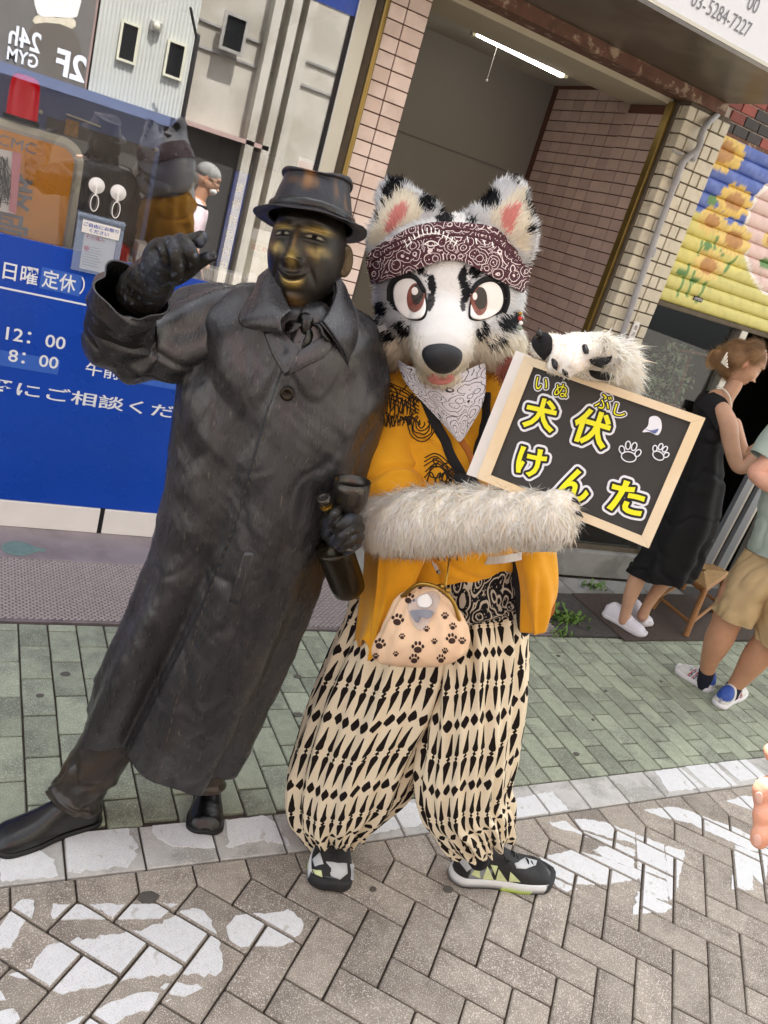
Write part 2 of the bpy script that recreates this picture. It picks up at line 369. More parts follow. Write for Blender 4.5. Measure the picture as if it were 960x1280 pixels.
pm('brick_black', G('45403f'), .7, var=.15, vs=25, rand=.2, bump=.4, bs=200)
pm('blue_film', G('0c45b0'), .28, var=.09, vs=2, spec=.5)
pm('blue_light', G('3a68c4'), .3, var=.03)
pm('white_letter', G('e8ecf2'), .4, var=.02)
pm('white_band', G('efebe4'), .5, var=.04, vs=6, bump=.1)
pm('black', G('141414'), .6, var=.1)
pm('alu', G('b9b6ae'), .4, metal=.7, var=.06, vs=8)
pm('brass', G('8a7440'), .35, metal=.8, var=.12, vs=10)
pm('grey_wall', G('7d7870'), .9, var=.05, vs=2)
pm('ceiling_cream', G('b9b09a'), .8, var=.07, vs=4)
pm('rust_beam', G('6b4c3e'), .85, var=.3, vs=25, bump=.6, bs=120, col2=G('a08c78'), mix=(.55, .65), ms=18)
pm('soffit_metal', G('8f897c'), .35, metal=.55, var=.14, vs=3, bump=.06, bs=20, col2=G('7b7466'), ms=2)
pm('sign_white', G('d9dce2'), .35, var=.03, vs=3)
pm('sign_grey_letter', G('6d6f75'), .5, var=.03)
pm('pipe_grey', G('a5a4a6'), .45, var=.1, vs=20, bump=.15, bs=90)
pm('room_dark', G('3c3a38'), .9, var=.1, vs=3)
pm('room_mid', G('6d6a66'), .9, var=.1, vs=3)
pm('wood', G('9a6a3c'), .55, var=.2, vs=10, stretch=(1, 1, 6), bump=.2, bs=60)
pm('straw', G('a8875c'), .9, var=.3, vs=60, bump=.6, bs=200)
pm('mat_brown', G('4d423c'), .95, var=.25, vs=60, bump=.8, bs=300)
pm('panel_grey', G('7e838a'), .4, metal=.4, var=.08, vs=6)
pm('orange_film', G('dd9328'), .3, var=.05, vs=3)
pm('cream_plastic', G('cfcdb8'), .4, var=.04)
pm('slate_board', G('6a7696'), .35, var=.05, vs=3)
pm('dark_glass', G('6a655e'), .2, var=.05)
pm('siren_red', G('a30f1c'), .12, var=.1, trans=.35, emit=(G('d01020'), .15))
pm('paper', G('e9e6e2'), .7, var=.03)
pm('paper_pink', G('d98a96'), .7, var=.05)
pm('paper_red', G('c8392f'), .7, var=.05)
pm('ink_grey', G('83858f'), .7)
pm('clear_plastic', G('aebfd6'), .15, var=.02, alpha=.28)
pm('leaf', G('92a389'), .5, var=.3, vs=60)
pm('leaf_green', G('5c7d33'), .6, var=.3, vs=60)
pm('corrugated', G('bdbfb8'), .7, var=.05, vs=3)
pm('far_concrete', G('b5b0a4'), .85, var=.1, vs=1.5, bump=.2, bs=20, col2=G('a39d90'), ms=1)
pm('far_pink', G('a88f88'), .85, var=.06, vs=2)
pm('window_black', G('1c1e20'), .1, var=.05)
pm('lamp_white', G('f0f0ec'), .4, emit=((1, .98, .93), 5))
pm('teal_cover', G('6f8a86'), .5, var=.15, vs=40, bump=.3, bs=120)
pm('painted', (1, 1, 1), .45, attr=True, var=.05, vs=20)
def glass_mat(name, refl, tint):
    m = bpy.data.materials.new(name); m.use_nodes = True; t = m.node_tree; N = t.nodes; N.clear()
    o = N.new('ShaderNodeOutputMaterial'); tr = N.new('ShaderNodeBsdfTransparent'); tr.inputs[0].default_value = (*tint, 1)
    gl = N.new('ShaderNodeBsdfGlossy'); gl.inputs['Roughness'].default_value = 0.0; gl.inputs[0].default_value = (.95, .96, 1, 1)
    mx = N.new('ShaderNodeMixShader'); mx.inputs[0].default_value = refl
    t.links.new(tr.outputs[0], mx.inputs[1]); t.links.new(gl.outputs[0], mx.inputs[2]); t.links.new(mx.outputs[0], o.inputs[0]); MATS[name] = m
glass_mat('shop_glass', .21, (.98, .98, .98)); glass_mat('side_glass', .04, (.85, .87, .85))
M = MATS
# ================================================================== GROUND
obj('ground', [(-30, -30, -.03), (30, -30, -.03), (30, 30, -.03), (-30, 30, -.03)], [(0, 1, 2, 3)], M['road_far'], kind='structure', origin=(0, 0, -.03))
def inview(c, m=60):
    q = projpx([c])[0]; return -m < q[0] < 960 + m and -m < q[1] < 1280 + m
yb = lambda x: 1.508 + .034 * max(0, x - 1.0)         # front edge of the kerb row
yk = lambda x: 1.656 + .030 * max(0, x - 1.0)         # back edge
road = obj('road', [(-3, -3, -.012), (7, -3, -.012), (7, 1.7, -.012), (1, 1.5, -.012), (-3, 1.5, -.012)], [(0, 1, 2, 3, 4)], M['joint'], kind='structure', origin=(0, 0, -.012))
GAP = .0027
a = .1035; P_ = a * math.sqrt(2); hx = P_ / 2
bV, bF = boxg(-a + GAP, a - GAP, -a / 2 + GAP, a / 2 - GAP, -.03, 0, .0035)
bm = me_from('brick', bV, bF); bm.materials.append(M['paver_brown'])
BR = []; O_ = np.array([.508 - P_ * 40, 1.369 + 0.0]); e1 = np.array([1, -1]) * hx; e2 = np.array([1, 1]) * hx
O_[0] += hx
for s in range(0, 90):
    for m_ in range(0, 40, 2):
        # cells with row number m_ = i-j ; walk along x with i+j
        i = s + m_ ; j = s
        if m_ % 4 == 0: c = O_ + (i + 1) * e1 + (j + .5) * e2; ang = -math.pi / 4
        else: c = O_ + (i + .5) * e1 + j * e2; ang = math.pi / 4
        if c[1] < .35 or not inview((c[0], c[1], 0)): continue
        BR.append((c, ang))
paver_polys = []
BR.sort(key=lambda q: -0 + np.hypot(*q[0]))
for c, ang in BR[:285]:
    o = bpy.data.objects.new('brick', bm); COL.objects.link(o); o.parent = road
    tz = rnd.uniform(-.0012, .0012); o.location = (c[0], c[1], .012 + tz); o.rotation_euler = (rnd.gauss(0, .004), rnd.gauss(0, .004), ang + rnd.gauss(0, .006))
    ca, sa = math.cos(ang), math.sin(ang); paver_polys.append(([(c[0] + ca * x - sa * y, c[1] + sa * x + ca * y) for x, y in ((-a + .006, -a / 2 + .006), (a - .006, -a / 2 + .006), (a - .006, a / 2 - .006), (-a + .006, a / 2 - .006))], tz))
if len(BR) > 285:
    mb = MB()
    for c, ang in BR[285:]:
        R = np.array([[math.cos(ang), -math.sin(ang)], [math.sin(ang), math.cos(ang)]]); V = bV.copy(); V[:, :2] = V[:, :2] @ R.T + c; mb.add(V, bF)
    mb.build('far_bricks', M['paver_brown'], road, kind='stuff')
def prism(poly, z0, z1, bev=.003):
    q = np.array(poly, float); c = q.mean(0); n = len(q); i = c + (q - c) * (1 - bev / np.linalg.norm(q - c, axis=1, keepdims=True) * 1.3)
    V = [(*p, z0) for p in q] + [(*p, z1 - bev) for p in q] + [(*p, z1) for p in i]
    F = [(j, (j + 1) % n, n + (j + 1) % n, n + j) for j in range(n)] + [(n + j, n + (j + 1) % n, 2 * n + (j + 1) % n, 2 * n + j) for j in range(n)] + [tuple(range(2 * n, 3 * n))]
    return np.array(V), F
def inset(q, g):
    q = np.array(q, float); n = len(q); out = []
    for i in range(n):
        p, c, x = q[i - 1], q[i], q[(i + 1) % n]; d1 = (c - p) / np.linalg.norm(c - p); d2 = (x - c) / np.linalg.norm(x - c)
        n1 = np.array([-d1[1], d1[0]]); n2 = np.array([-d2[1], d2[0]]); b = n1 + n2; b /= max(.3, (b @ n1)); out.append(c + b * g)
    return np.array(out)
k0 = int((0.1 - .508) / P_) - 2
for k in range(k0, k0 + 30):
    x = .508 + k * P_
    if x > 3.7: break
    q = inset([(x, 1.369 + hx), (x + hx, 1.369), (x + P_, 1.369 + hx), (x + P_, yb(x + P_)), (x, yb(x))], GAP)
    V, F = prism(q, -.03, 0); obj('border_stone', V, F, M['paver_brown'], road); paver_polys.append((inset(q, .003), 0))
kerb = obj('kerb', [(-3, 1.49, -.010), (7, 1.49, -.010), (7, 1.86, -.010), (1, 1.67, -.010), (-3, 1.67, -.010)], [(0, 1, 2, 3, 4)], M['joint'], kind='structure', origin=(0, 0, -.01))
kerb_polys = []
for k in range(-2, 20):
    x = .143 + k * .1945 + .004; x2 = x + .1945
    sh = -.022 if x < 1.2 else 0.012
    q = inset([(x + .0, yb(x)), (x2, yb(x2)), (x2 + sh * 0, yk(x2)), (x, yk(x))], .003); V, F = prism(q, -.03, .001); obj('kerb_stone', V, F, M['kerb_stone'], kerb); kerb_polys.append((inset(q, .002), .001))
pav = obj('pavement', [(-3, 1.64, -.011), (1, 1.64, -.011), (7, 1.82, -.011), (7, 2.66, -.011), (-3, 2.66, -.011)], [(0, 1, 2, 3, 4)], M['joint'], kind='structure', origin=(0, 0, -.011))
GR = []
for k in range(-3, 42):
    x0 = .26 + (k - 1) * .0975; off = .0925 if k % 2 else 0
    y = 1.67 - .185 + off * 1.0
    while y < 2.655:
        lo = max(y, yk(x0) + .003); hi = min(y + .1875, 2.655)
        if hi - lo > .03 and inview((x0 + .05, (lo + hi) / 2, 0), 40) and x0 < 4.6: GR.append((x0, lo, hi, k))
        y += .1875
GR.sort(key=lambda q: math.hypot(q[0], q[1])); gcache = {}; mb = MB(); nm = 0
for n_, (x0, lo, hi, k) in enumerate(GR):
    L_ = round(hi - lo, 3)
    if n_ < 290:
        if L_ not in gcache:
            V, F = boxg(-.04875 + .003, .04875 - .003, -L_ / 2 + .003, L_ / 2 - .003, -.03, 0, .003); gcache[L_] = me_from('brick', V, F); gcache[L_].materials.append(M['paver_green'])
        o = bpy.data.objects.new('brick', gcache[L_]); COL.objects.link(o); o.parent = pav; o.location = (x0 + .04875, (lo + hi) / 2, .011 + rnd.uniform(-.001, .001)); o.rotation_euler = (rnd.gauss(0, .004), rnd.gauss(0, .006), rnd.gauss(0, .006))
    else: mb.box(x0 + .003, x0 + .0945, lo + .003, hi - .003, -.03, 0, .003); nm += 1
if nm: mb.build('far_bricks', M['paver_green'], pav, kind='stuff')
# --- painted marks, cut at every joint so they sit on the stones
def clip(sub, cl):
    out = [tuple(p) for p in sub]; n = len(cl)
    for i in range(n):
        A_, B_ = cl[i], cl[(i + 1) % n]; inp = out; out = []
        if not inp: return out
        ins = lambda p: (B_[0] - A_[0]) * (p[1] - A_[1]) - (B_[1] - A_[1]) * (p[0] - A_[0]) >= 0
        for k in range(len(inp)):
            p, c = inp[k - 1], inp[k]
            if ins(c) != ins(p):
                d = (c[0] - p[0], c[1] - p[1]); e = (B_[0] - A_[0], B_[1] - A_[1]); den = d[0] * e[1] - d[1] * e[0]
                if abs(den) > 1e-12: t = ((A_[0] - p[0]) * e[1] - (A_[1] - p[1]) * e[0]) / den; out.append((p[0] + d[0] * t, p[1] + d[1] * t))
            if ins(c): out.append(c)
    return out
def rough(poly, amp=.0025, step=.012):
    out = []; q = np.array(poly)
    for i in range(len(q)):
        A_, B_ = q[i], q[(i + 1) % len(q)]; n = max(1, int(np.linalg.norm(B_ - A_) / step))
        for k in range(n): out.append(A_ + (B_ - A_) * k / n + np.array([rnd.gauss(0, amp), rnd.gauss(0, amp)]))
    return out
def mark(polys_px, label, polys, amp=.002, group=None):
    mb = MB()
    for ip, pp in enumerate(polys_px):
        w_ = [tuple(gnd(x, y)[:2]) for x, y in pp]; ar = sum(w_[i - 1][0] * w_[i][1] - w_[i][0] * w_[i - 1][1] for i in range(len(w_)))
        if ar < 0: w_ = w_[::-1]
        w_ = rough(w_, amp)
        for cl, tz in polys:
            c = clip(w_, [tuple(p) for p in cl])
            area_ = abs(sum(c[i - 1][0] * c[i][1] - c[i][0] * c[i - 1][1] for i in range(len(c)))) / 2 if len(c) > 2 else 0
            if area_ > 2e-5:
                n = len(c); V = [(x, y, tz + .0022 + ip * .0002) for x, y in c] + [(x, y, tz - .002 - ip * .0002) for x, y in c]
                mb.add(V, [tuple(range(n))] + [(n + i, n + (i + 1) % n, (i + 1) % n, i) for i in range(n)])
    if mb.n: mb.build('painted_marking', M['white_paint'], None, kind='structure', label=label)
z1 = lambda *a: [(x / 3, 1020 + y / 3) for x, y in a]
z3 = lambda *a: [(640 + x / 3, 940 + y / 3) for x, y in a]
mark([z1((80, 310), (130, 315), (125, 385), (100, 385), (60, 450), (35, 500), (-60, 500), (-60, 430), (0, 420), (50, 340)),
      z1((-60, 640), (0, 660), (20, 690), (-60, 700)), z1((-40, 740), (50, 720), (95, 770), (60, 800), (-40, 800))], 'worn white paint patches on brown pavers at the far left', paver_polys)
mark([z1((200, 330), (355, 333), (410, 385), (190, 388)), z1((360, 332), (665, 330), (600, 385), (440, 386), (400, 375))], 'worn white painted bar, topmost of the painted letter at lower left', paver_polys)
mark([z1((40, 600), (110, 575), (180, 485), (330, 460), (480, 435), (550, 425), (700, 350), (760, 350), (790, 390), (835, 530), (835, 585), (805, 600), (640, 590), (500, 610), (430, 630), (265, 665), (225, 675), (150, 630))], 'large worn white painted stroke on brown pavers at lower left', paver_polys, .003)
mark([z1((230, 790), (420, 700), (550, 655), (600, 665), (590, 700), (640, 690), (590, 720), (480, 750), (400, 800), (330, 840), (230, 840)), z1((600, 640), (660, 625), (760, 645), (690, 680), (620, 660))], 'white painted stroke at the bottom edge of the picture', paver_polys)
mark([z1((850, 420), (880, 380), (950, 365), (1010, 370), (1080, 355), (1130, 390), (1135, 430), (1100, 470), (1040, 495), (960, 490), (900, 495), (860, 465))], 'rounded white painted dot between the two pairs of feet', paver_polys)
mark([z3((140, 265), (200, 260), (235, 290), (330, 320), (460, 370), (455, 440), (340, 395), (300, 370), (360, 350), (240, 305), (150, 280)), z3((235, 255), (270, 250), (345, 265), (460, 305), (460, 345), (355, 320), (240, 285)),
      z3((100, 395), (230, 368), (350, 400), (455, 435), (585, 490), (585, 560), (480, 540), (480, 475), (340, 500), (225, 495), (150, 460)), z3((140, 470), (245, 515), (185, 530)),
      z3((465, 310), (570, 350), (580, 480), (470, 440)), z3((470, 525), (600, 580), (570, 605), (450, 610)), z3((575, 355), (650, 370), (610, 540), (590, 560), (580, 500))], 'worn white painted character on pavers right of the black sneaker', paver_polys)
mark([z3((495, 220), (600, 205), (655, 220), (850, 290), (900, 320), (960, 330), (1000, 360), (1000, 400), (870, 360), (670, 270), (560, 245)), z3((835, 350), (960, 395), (950, 510), (900, 460), (905, 520), (820, 515)), z3((800, 185), (870, 165), (920, 170), (1000, 200), (1000, 240), (900, 220))], 'worn white painted strokes running off the right edge by the hand', paver_polys)
mark([[(0, 1035), (45, 1060), (70, 1080), (72, 1096), (0, 1103)], [(78, 1040), (160, 1035), (172, 1060), (168, 1075), (160, 1084), (82, 1092)], [(190, 1030), (240, 1026), (268, 1040), (270, 1062), (215, 1058), (192, 1045)], [(283, 1026), (330, 1020), (345, 1030), (362, 1058), (330, 1050), (284, 1060)], [(398, 1030), (500, 1000), (540, 1015), (536, 1030), (430, 1050)]], 'cracked white line paint on the pale kerb stones under the feet', kerb_polys, .003)
mark([[(640, 1000), (690, 990), (715, 1018), (640, 1025)], [(818, 965), (850, 960), (880, 985), (835, 990)], [(855, 958), (890, 953), (925, 985), (885, 985)], [(895, 952), (930, 948), (958, 972), (925, 977)]], 'faded white line paint on the kerb stones at the right', kerb_polys, .002)
# --- purple plate and ledge in front of the shop, drain cover
pl = obj('threshold_plate', *boxg(-2, 2.78, 2.662, 3.12, -.02, .006, .002), M['plate_purple'], None, kind='structure')
mb = MB(); z = .006; s = .0115
pm('tread_steel', G('a8a0a0'), .45, metal=.4, var=.2, vs=60)
for iy in range(19):
    for ix in range(118):
        x = .02 + ix * .0235; y = 2.68 + iy * .0235
        if not inview((x, y, 0), 10): continue
        for an, ox, oy in ((.5, 0, 0), (2.64, .012, .012)):
            c, n = np.array([x + ox, y + oy]), np.array([math.cos(an), math.sin(an)]); t = np.array([-n[1], n[0]]) * .0024
            p = [c - n * s - t, c + n * s - t, c + n * s + t, c - n * s + t]
            V = [(*q, z - .001) for q in p] + [(*(c - n * s * .7), z + .0052), (*(c + n * s * .7), z + .0052)]; mb.add(V, [(0, 1, 5, 4), (1, 2, 5), (2, 3, 4, 5), (3, 0, 4)])
mb.build('treads', M['tread_steel'], pl, kind='stuff')
obj('shop_ledge', *boxg(-2, 1.52, 3.122, 3.40, -.02, .012, .003), M['ledge_purple'], None, kind='structure')
g0 = gnd(22, 686, .012); mb = MB(); th = np.linspace(0, 2 * math.pi, 40, endpoint=False)
q = np.array([(g0[0] + .060 * math.cos(t) + .022 * max(0, math.cos(t)) ** 8, g0[1] + .060 * math.sin(t) * (1 - .0 * math.cos(t))) for t in th]); V, F = prism(q, .012, .018); mb.add(V, F)
V, F = prism([(g0[0] + .05, g0[1] - .012), (g0[0] + .105, g0[1] - .010), (g0[0] + .105, g0[1] + .014), (g0[0] + .05, g0[1] + .014)], .012, .0165); mb.add(V, F)
tg = thing('drain_cover', g0, 'small round grey-green drain cover with a tongue on the purple ledge', 'drain cover'); mb.build('lid', M['teal_cover'], tg)
V, F = lathe((g0[0], g0[1], .018), (0, 0, 1), [(.052, 0), (.052, .0015), (.046, .0015), (.046, 0)], 40); obj('rim', V, F, M['teal_cover'], tg, smooth=True)
obj('entry_floor', *boxg(1.515, 2.87, 3.12, 4.5, -.02, .02, .003), M['concrete'], None, kind='structure')
obj('side_ground', *boxg(2.78, 7, 2.665, 3.30, -.02, .004), M['asphalt'], None, kind='structure')
# ================================================================== NEAR BUILDING
bld = thing('shop_building', (0, 3.4, 0), 'near shop building with tiled pillars, blue shop window and open entry', 'building')
def part(name, args, mat, parent=bld, bev=0, **k): return obj(name, *boxg(*args, bev), M[mat], parent, **k)
part('upper_wall', (-4, 1.30, 3.42, 8, 2.42, 6.3), 'far_concrete'); part('upper_wall', (1.30, 7, 3.42, 8, 2.62, 6.3), 'far_concrete')
for i, x in enumerate(np.arange(-3.5, 6.5, 1.6)):
    f = part('window', (x, x + .9, 3.38, 3.42, 3.9, 5.1), 'alu'); part('pane', (x + .05, x + .85, 3.374, 3.38, 3.95, 5.05), 'window_black', f)
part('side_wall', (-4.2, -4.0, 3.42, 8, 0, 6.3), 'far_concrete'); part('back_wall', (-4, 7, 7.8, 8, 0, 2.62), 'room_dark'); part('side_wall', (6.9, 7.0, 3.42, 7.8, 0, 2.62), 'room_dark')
# pink pillar
pk = part('tile_pillar', (1.312, 1.512, 3.406, 3.60, 0, 2.62), 'grout')
def tilemesh(w_, h_, t_, bev, mat, nm='tile'):
    V, F = boxg(-w_ / 2, w_ / 2, 0, t_, -h_ / 2, h_ / 2, bev); m = me_from(nm, V, F); m.materials.append(M[mat]); return m
def put(me, parent, loc, rz=0, nm='tile'):
    o = bpy.data.objects.new(nm, me); COL.objects.link(o); o.parent = parent; o.location = tuple(np.array(loc) - rootloc(parent)); o.rotation_euler = (0, 0, rz); return o
TH_ = .0565
tm = tilemesh(.0935, TH_ - .005, .01, .0012, 'tile_pink'); tms = tilemesh(.062, TH_ - .005, .01, .0012, 'tile_pink')
for r in range(46):
    zc = .03 + r * TH_
    for c in range(2): put(tm, pk, (1.3625 + c * .0985, 3.398, zc))
    if zc > 1.0:
        for c in range(2): put(tms, pk, (1.304, 3.44 + c * .068, zc), -math.pi / 2)
# inner entry: left wall, back wall, right tiled wall with pilaster
part('entry_left_wall', (1.40, 1.50, 3.60, 4.6, 0, 2.9), 'grey_wall'); part('entry_back_wall', (1.38, 2.90, 4.49, 4.6, 0, 3.2), 'grey_wall')
part('wainscot', (1.5, 2.0, 4.475, 4.488, 0, 1.42), 'room_mid')
for z_ in (1.05, 2.1): part('wall_seam', (1.52, 2.86, 4.482, 4.489, z_, z_ + .006), 'room_mid')

part('entry_ceiling', (1.5, 2.872, 3.42, 3.74, 2.53, 2.60), 'ceiling_cream')
part('entry_high_ceiling', (1.4, 2.95, 3.74, 4.6, 2.95, 3.0), 'ceiling_cream')
rw = part('entry_right_wall', (2.885, 2.93, 3.45, 4.49, 0, 2.62), 'grout'); pil = part('pilaster', (2.87, 2.884, 3.44, 3.72, 0, 2.528), 'grout')
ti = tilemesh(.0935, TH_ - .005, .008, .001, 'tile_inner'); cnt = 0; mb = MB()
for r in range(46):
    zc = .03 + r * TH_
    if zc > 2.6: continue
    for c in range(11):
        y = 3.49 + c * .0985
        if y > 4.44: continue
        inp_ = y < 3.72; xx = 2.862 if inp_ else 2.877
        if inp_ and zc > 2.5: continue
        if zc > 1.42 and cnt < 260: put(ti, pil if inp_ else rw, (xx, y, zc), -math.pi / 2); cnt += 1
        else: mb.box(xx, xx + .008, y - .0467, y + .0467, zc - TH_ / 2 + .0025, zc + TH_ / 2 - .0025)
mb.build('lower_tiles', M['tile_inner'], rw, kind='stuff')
part('lintel_beam', (1.5, 3.1, 3.30, 3.42, 2.555, 2.61), 'rust_beam')
V, F = tube([(1.31, 3.36, z_) for z_ in (0, 1.3, 2.6)], .012, 10, 3, sm=False); obj('brass_rail', V, F, M['brass'], bld, smooth=True)
part('corner_rail', (2.845, 2.862, 3.385, 3.43, 0, 2.54), 'brass', bev=.002); part('corner_rail', (2.866, 2.876, 3.37, 3.40, 0, 2.54), 'mortar_dark', bev=.001)
# lamp
lp = thing('ceiling_lamp', (1.97, 3.79, 2.5), 'lit fluorescent tube lamp under the entry ceiling', 'lamp')
A_ = at(597, 38, 3.79); B_ = at(702, 90, 3.79)
obj('housing', *boxg(A_[0] - .03, B_[0] + .03, 3.775, 3.815, A_[2] + .005, A_[2] + .03, .004), M['cream_plastic'], lp)
V, F = tube([(A_[0], 3.785, A_[2] - .012), (B_[0], 3.785, B_[2] - .012)], .013, 14, 2, sm=False); obj('glass_tube', V, F, M['lamp_white'], lp, smooth=True)
for x in (A_[0] - .02, B_[0] + .02): obj('end_cap', *boxg(x - .012, x + .012, 3.768, 3.80, A_[2] - .032, A_[2] + .02, .004), M['cream_plastic'], lp)
V, F = tube([(A_[0] + .12, 3.785, A_[2]), (A_[0] + .12, 3.785, A_[2] - .17)], .0012, 6, 2, sm=False); obj('pull_cord', V, F, M['paper'], lp); obj('cord_knob', *ball((A_[0] + .12, 3.785, A_[2] - .175), .006, 10, 8), M['paper'], lp)
# beige brick pillar
bp = part('brick_pillar', (2.886, 3.16, 3.312, 3.60, 0, 2.56), 'mortar_dark')
RH = .0635; b1 = tilemesh(.108, RH - .007, .012, .002, 'brick_beige', 'brick'); b2 = tilemesh(.05, RH - .007, .012, .002, 'brick_beige', 'brick')
for r in range(40):
    zc = .03 + r * RH
    xs = [(2.932, b1), (3.018, b2), (3.104, b1)] if r % 2 == 0 else [(2.903, b2), (2.989, b1), (3.075, b2 if r % 4 == 1 else b2), (3.134, b2)]
    for x, m_ in xs: put(m_, bp, (x, 3.302, zc), nm='brick')
    if r % 2: put(b2, bp, (2.876, 3.33, zc), -math.pi / 2, 'brick'); put(b2, bp, (2.876, 3.387, zc), -math.pi / 2, 'brick')
    else: put(b1, bp, (2.876, 3.358, zc), -math.pi / 2, 'brick')
# name plate on the pillar
A_ = at(796, 402, 3.29); np_ = obj('name_plate', *boxg(A_[0] - .012, A_[0] + .026, 3.288, 3.297, A_[2] - .17, A_[2] + .0, .001), M['paper'], bld)
for i, ch in enumerate('金沢設計'): text_on('lettering', ch, (A_[0] - .004, 3.288, A_[2] - .040 - i * .038), (1, 0, 0), (0, 0, 1), .022, .024, M['black'], np_, lift=.0015)
# canopy
can = part('canopy', (1.0, 3.095, 2.70, 3.40, 2.612, 2.66), 'soffit_metal'); part('canopy_fascia', (1.0, 3.30, 2.66, 2.70, 2.60, 3.6), 'sign_white', can, bev=.004)
part('canopy_trim', (1.0, 3.10, 2.652, 2.66, 2.60, 2.612), 'alu', can)
A_ = at(881.5, 18, 2.66); B_ = at(935.7, 42, 2.66); W_ = (B_[0] - A_[0]); fa = can
text_on('lettering', '5284-7227', (A_[0], 2.66, A_[2]), (1, 0, 0), (0, 0, 1), W_, .05, M['sign_grey_letter'], fa, lift=.003, offset=-.004)
text_on('lettering', '03-', (A_[0] - W_ * .36, 2.66, A_[2]), (1, 0, 0), (0, 0, 1), W_ * .31, .05, M['sign_grey_letter'], fa, lift=.003, offset=-.004)
text_on('lettering', '00', (B_[0] - W_ * .26, 2.66, A_[2] + .078), (1, 0, 0), (0, 0, 1), W_ * .24, .05, M['sign_grey_letter'], fa, lift=.003, offset=-.004)
# downpipe
dp = thing('downpipe', (3.03, 3.27, 0), 'grey drainpipe running down the beige brick pillar', 'drainpipe')
pp = [at(893, 146, 3.26), at(880, 160, 3.26), at(873, 185, 3.262), at(858, 199, 3.275), at(845, 225, 3.275), at(784, 400, 3.275), at(740, 540, 3.275)]
pp[0] = at(900, 140, 3.33); pp.append(V3(pp[-1][0], 3.275, 0)); V, F = tube(pp, .0155, 14, 70, caps=False); obj('pipe', V, F, M['pipe_grey'], dp, smooth=True)
for q in ((868, 194), (845, 226), (815, 315)):
    c = at(*q, 3.275); V, F = tube([c - V3(0, 0, .012), c + V3(0, 0, .012)], .0185, 14, 2, sm=False); obj('clamp', V, F, M['pipe_grey'], dp, smooth=True)
c = at(853, 193, 3.285); V, F = tube([c + V3(-.05, .01, 0), c], .006, 8, 2, sm=False); obj('bracket', V, F, M['pipe_grey'], dp)
# red bricks over the shutter
rb = part('red_brick_wall', (3.16, 5.6, 3.392, 3.60, 2.50, 2.66), 'mortar_light'); part('red_brick_backing', (3.31, 5.6, 3.392, 3.41, 2.66, 3.3), 'mortar_light')
r1 = tilemesh(.098, .045, .01, .002, 'brick_red', 'brick'); r2 = tilemesh(.098, .045, .01, .002, 'brick_black', 'brick')
for r in range(9):
    for c in range(12):
        x = 3.215 + c * .105 + (r % 2) * .0525; z_ = 2.545 + r * .052
        if inview((x, 3.38, z_), 30): put(r1 if rnd.random() < .62 else r2, rb, (x, 3.382, z_), nm='brick')
part('shutter_box', (3.16, 5.6, 3.372, 3.391, 2.49, 2.52), 'rust_beam')
# shutter with painted mural
sh = thing('roller_shutter', (3.2, 3.38, 1.67), 'yellow and blue roller shutter painted with sunflowers over the shop front', 'shutter')
FL = [(905, 190, 26, 1), (918, 252, 22, 1), (890, 262 + 14, 18, .8), (917, 300, 22, .7), (885, 332, 20, .6), (962, 300, 10, .7)]
def mural(px, rows=None):
    x, y = px[:, 0], px[:, 1]; n = len(px); c = np.tile(np.array(G('3f62c0')), (n, 1)); nz = vnoise(px / 40., 1, 3); nz2 = vnoise(px / 9., 1, 5)
    cl = (vnoise(px / 30. * [1, 1.6], .9, 9) > .1); c[cl] = c[cl] * .75 + np.array(G('7f9ae6')) * .25
    hor = y > (270 + (x - 890) * .42 + 6 * nz); c[hor] = np.array(G('e3d65a')); g2 = hor & (y > 330 + nz * 16); c[g2] = np.array(G('d8d060'))
    pk_ = (((x - 975) / 46) ** 2 + ((y - 300) / 75) ** 2 < 1); c[pk_] = np.array(G('e6c3b8')); wh = (((x - 975) / 46) ** 2 + ((y - 300) / 75) ** 2 < 1) & (((x - 975) / 42) ** 2 + ((y - 300) / 70) ** 2 > 1); c[wh] = np.array(G('f3e9e0'))
    for (x0, y0, x1, y1) in ((878, 300, 858, 372), (900, 280, 880, 360), (895, 330, 868, 380), (862, 330, 845, 372), (925, 315, 900, 345)):
        d = np.abs((x - x0) * (y1 - y0) - (y - y0) * (x1 - x0)) / math.hypot(x1 - x0, y1 - y0); t = ((x - x0) * (x1 - x0) + (y - y0) * (y1 - y0)) / ((x1 - x0) ** 2 + (y1 - y0) ** 2)
        m_ = (d < 1.6) & (t > 0) & (t < 1); c[m_] = np.array(G('6f9a3e'))
    for (x0, y0, r) in ((884, 307, 6), (903, 315, 5), (851, 340, 6), (890, 250, 7), (958, 330, 9), (868, 350, 5)):
        m_ = ((x - x0) ** 2 + (y - y0) ** 2 * 1.3 < r * r); c[m_] = np.array(G('5f9440'))
    for (x0, y0, r, k) in FL:
        an = np.arctan2(y - y0, x - x0); rr = np.hypot(x - x0, (y - y0)); pr = r * (.80 + .24 * np.abs(np.sin(an * 5 + x0)) ** .8)
        m_ = rr < pr; yl = np.array(G('f0c53a')) * k + np.array(G('e6d37a')) * (1 - k); c[m_] = yl * (1 + .08 * np.sin(an * 20))[m_, None]
        m2 = rr < r * .52; c[m2] = np.array(G('c98a2c')) * (1 + .12 * nz2[m2, None])
    g_y = c.mean(1, keepdims=True); c = c * .80 + g_y * .20; dirt = np.clip(vnoise(px / 16. * [1, .5], 1, 77, 3), 0, 1)[:, None]; return c * (1 + .04 * nz[:, None]) * (1 - .16 * dirt)
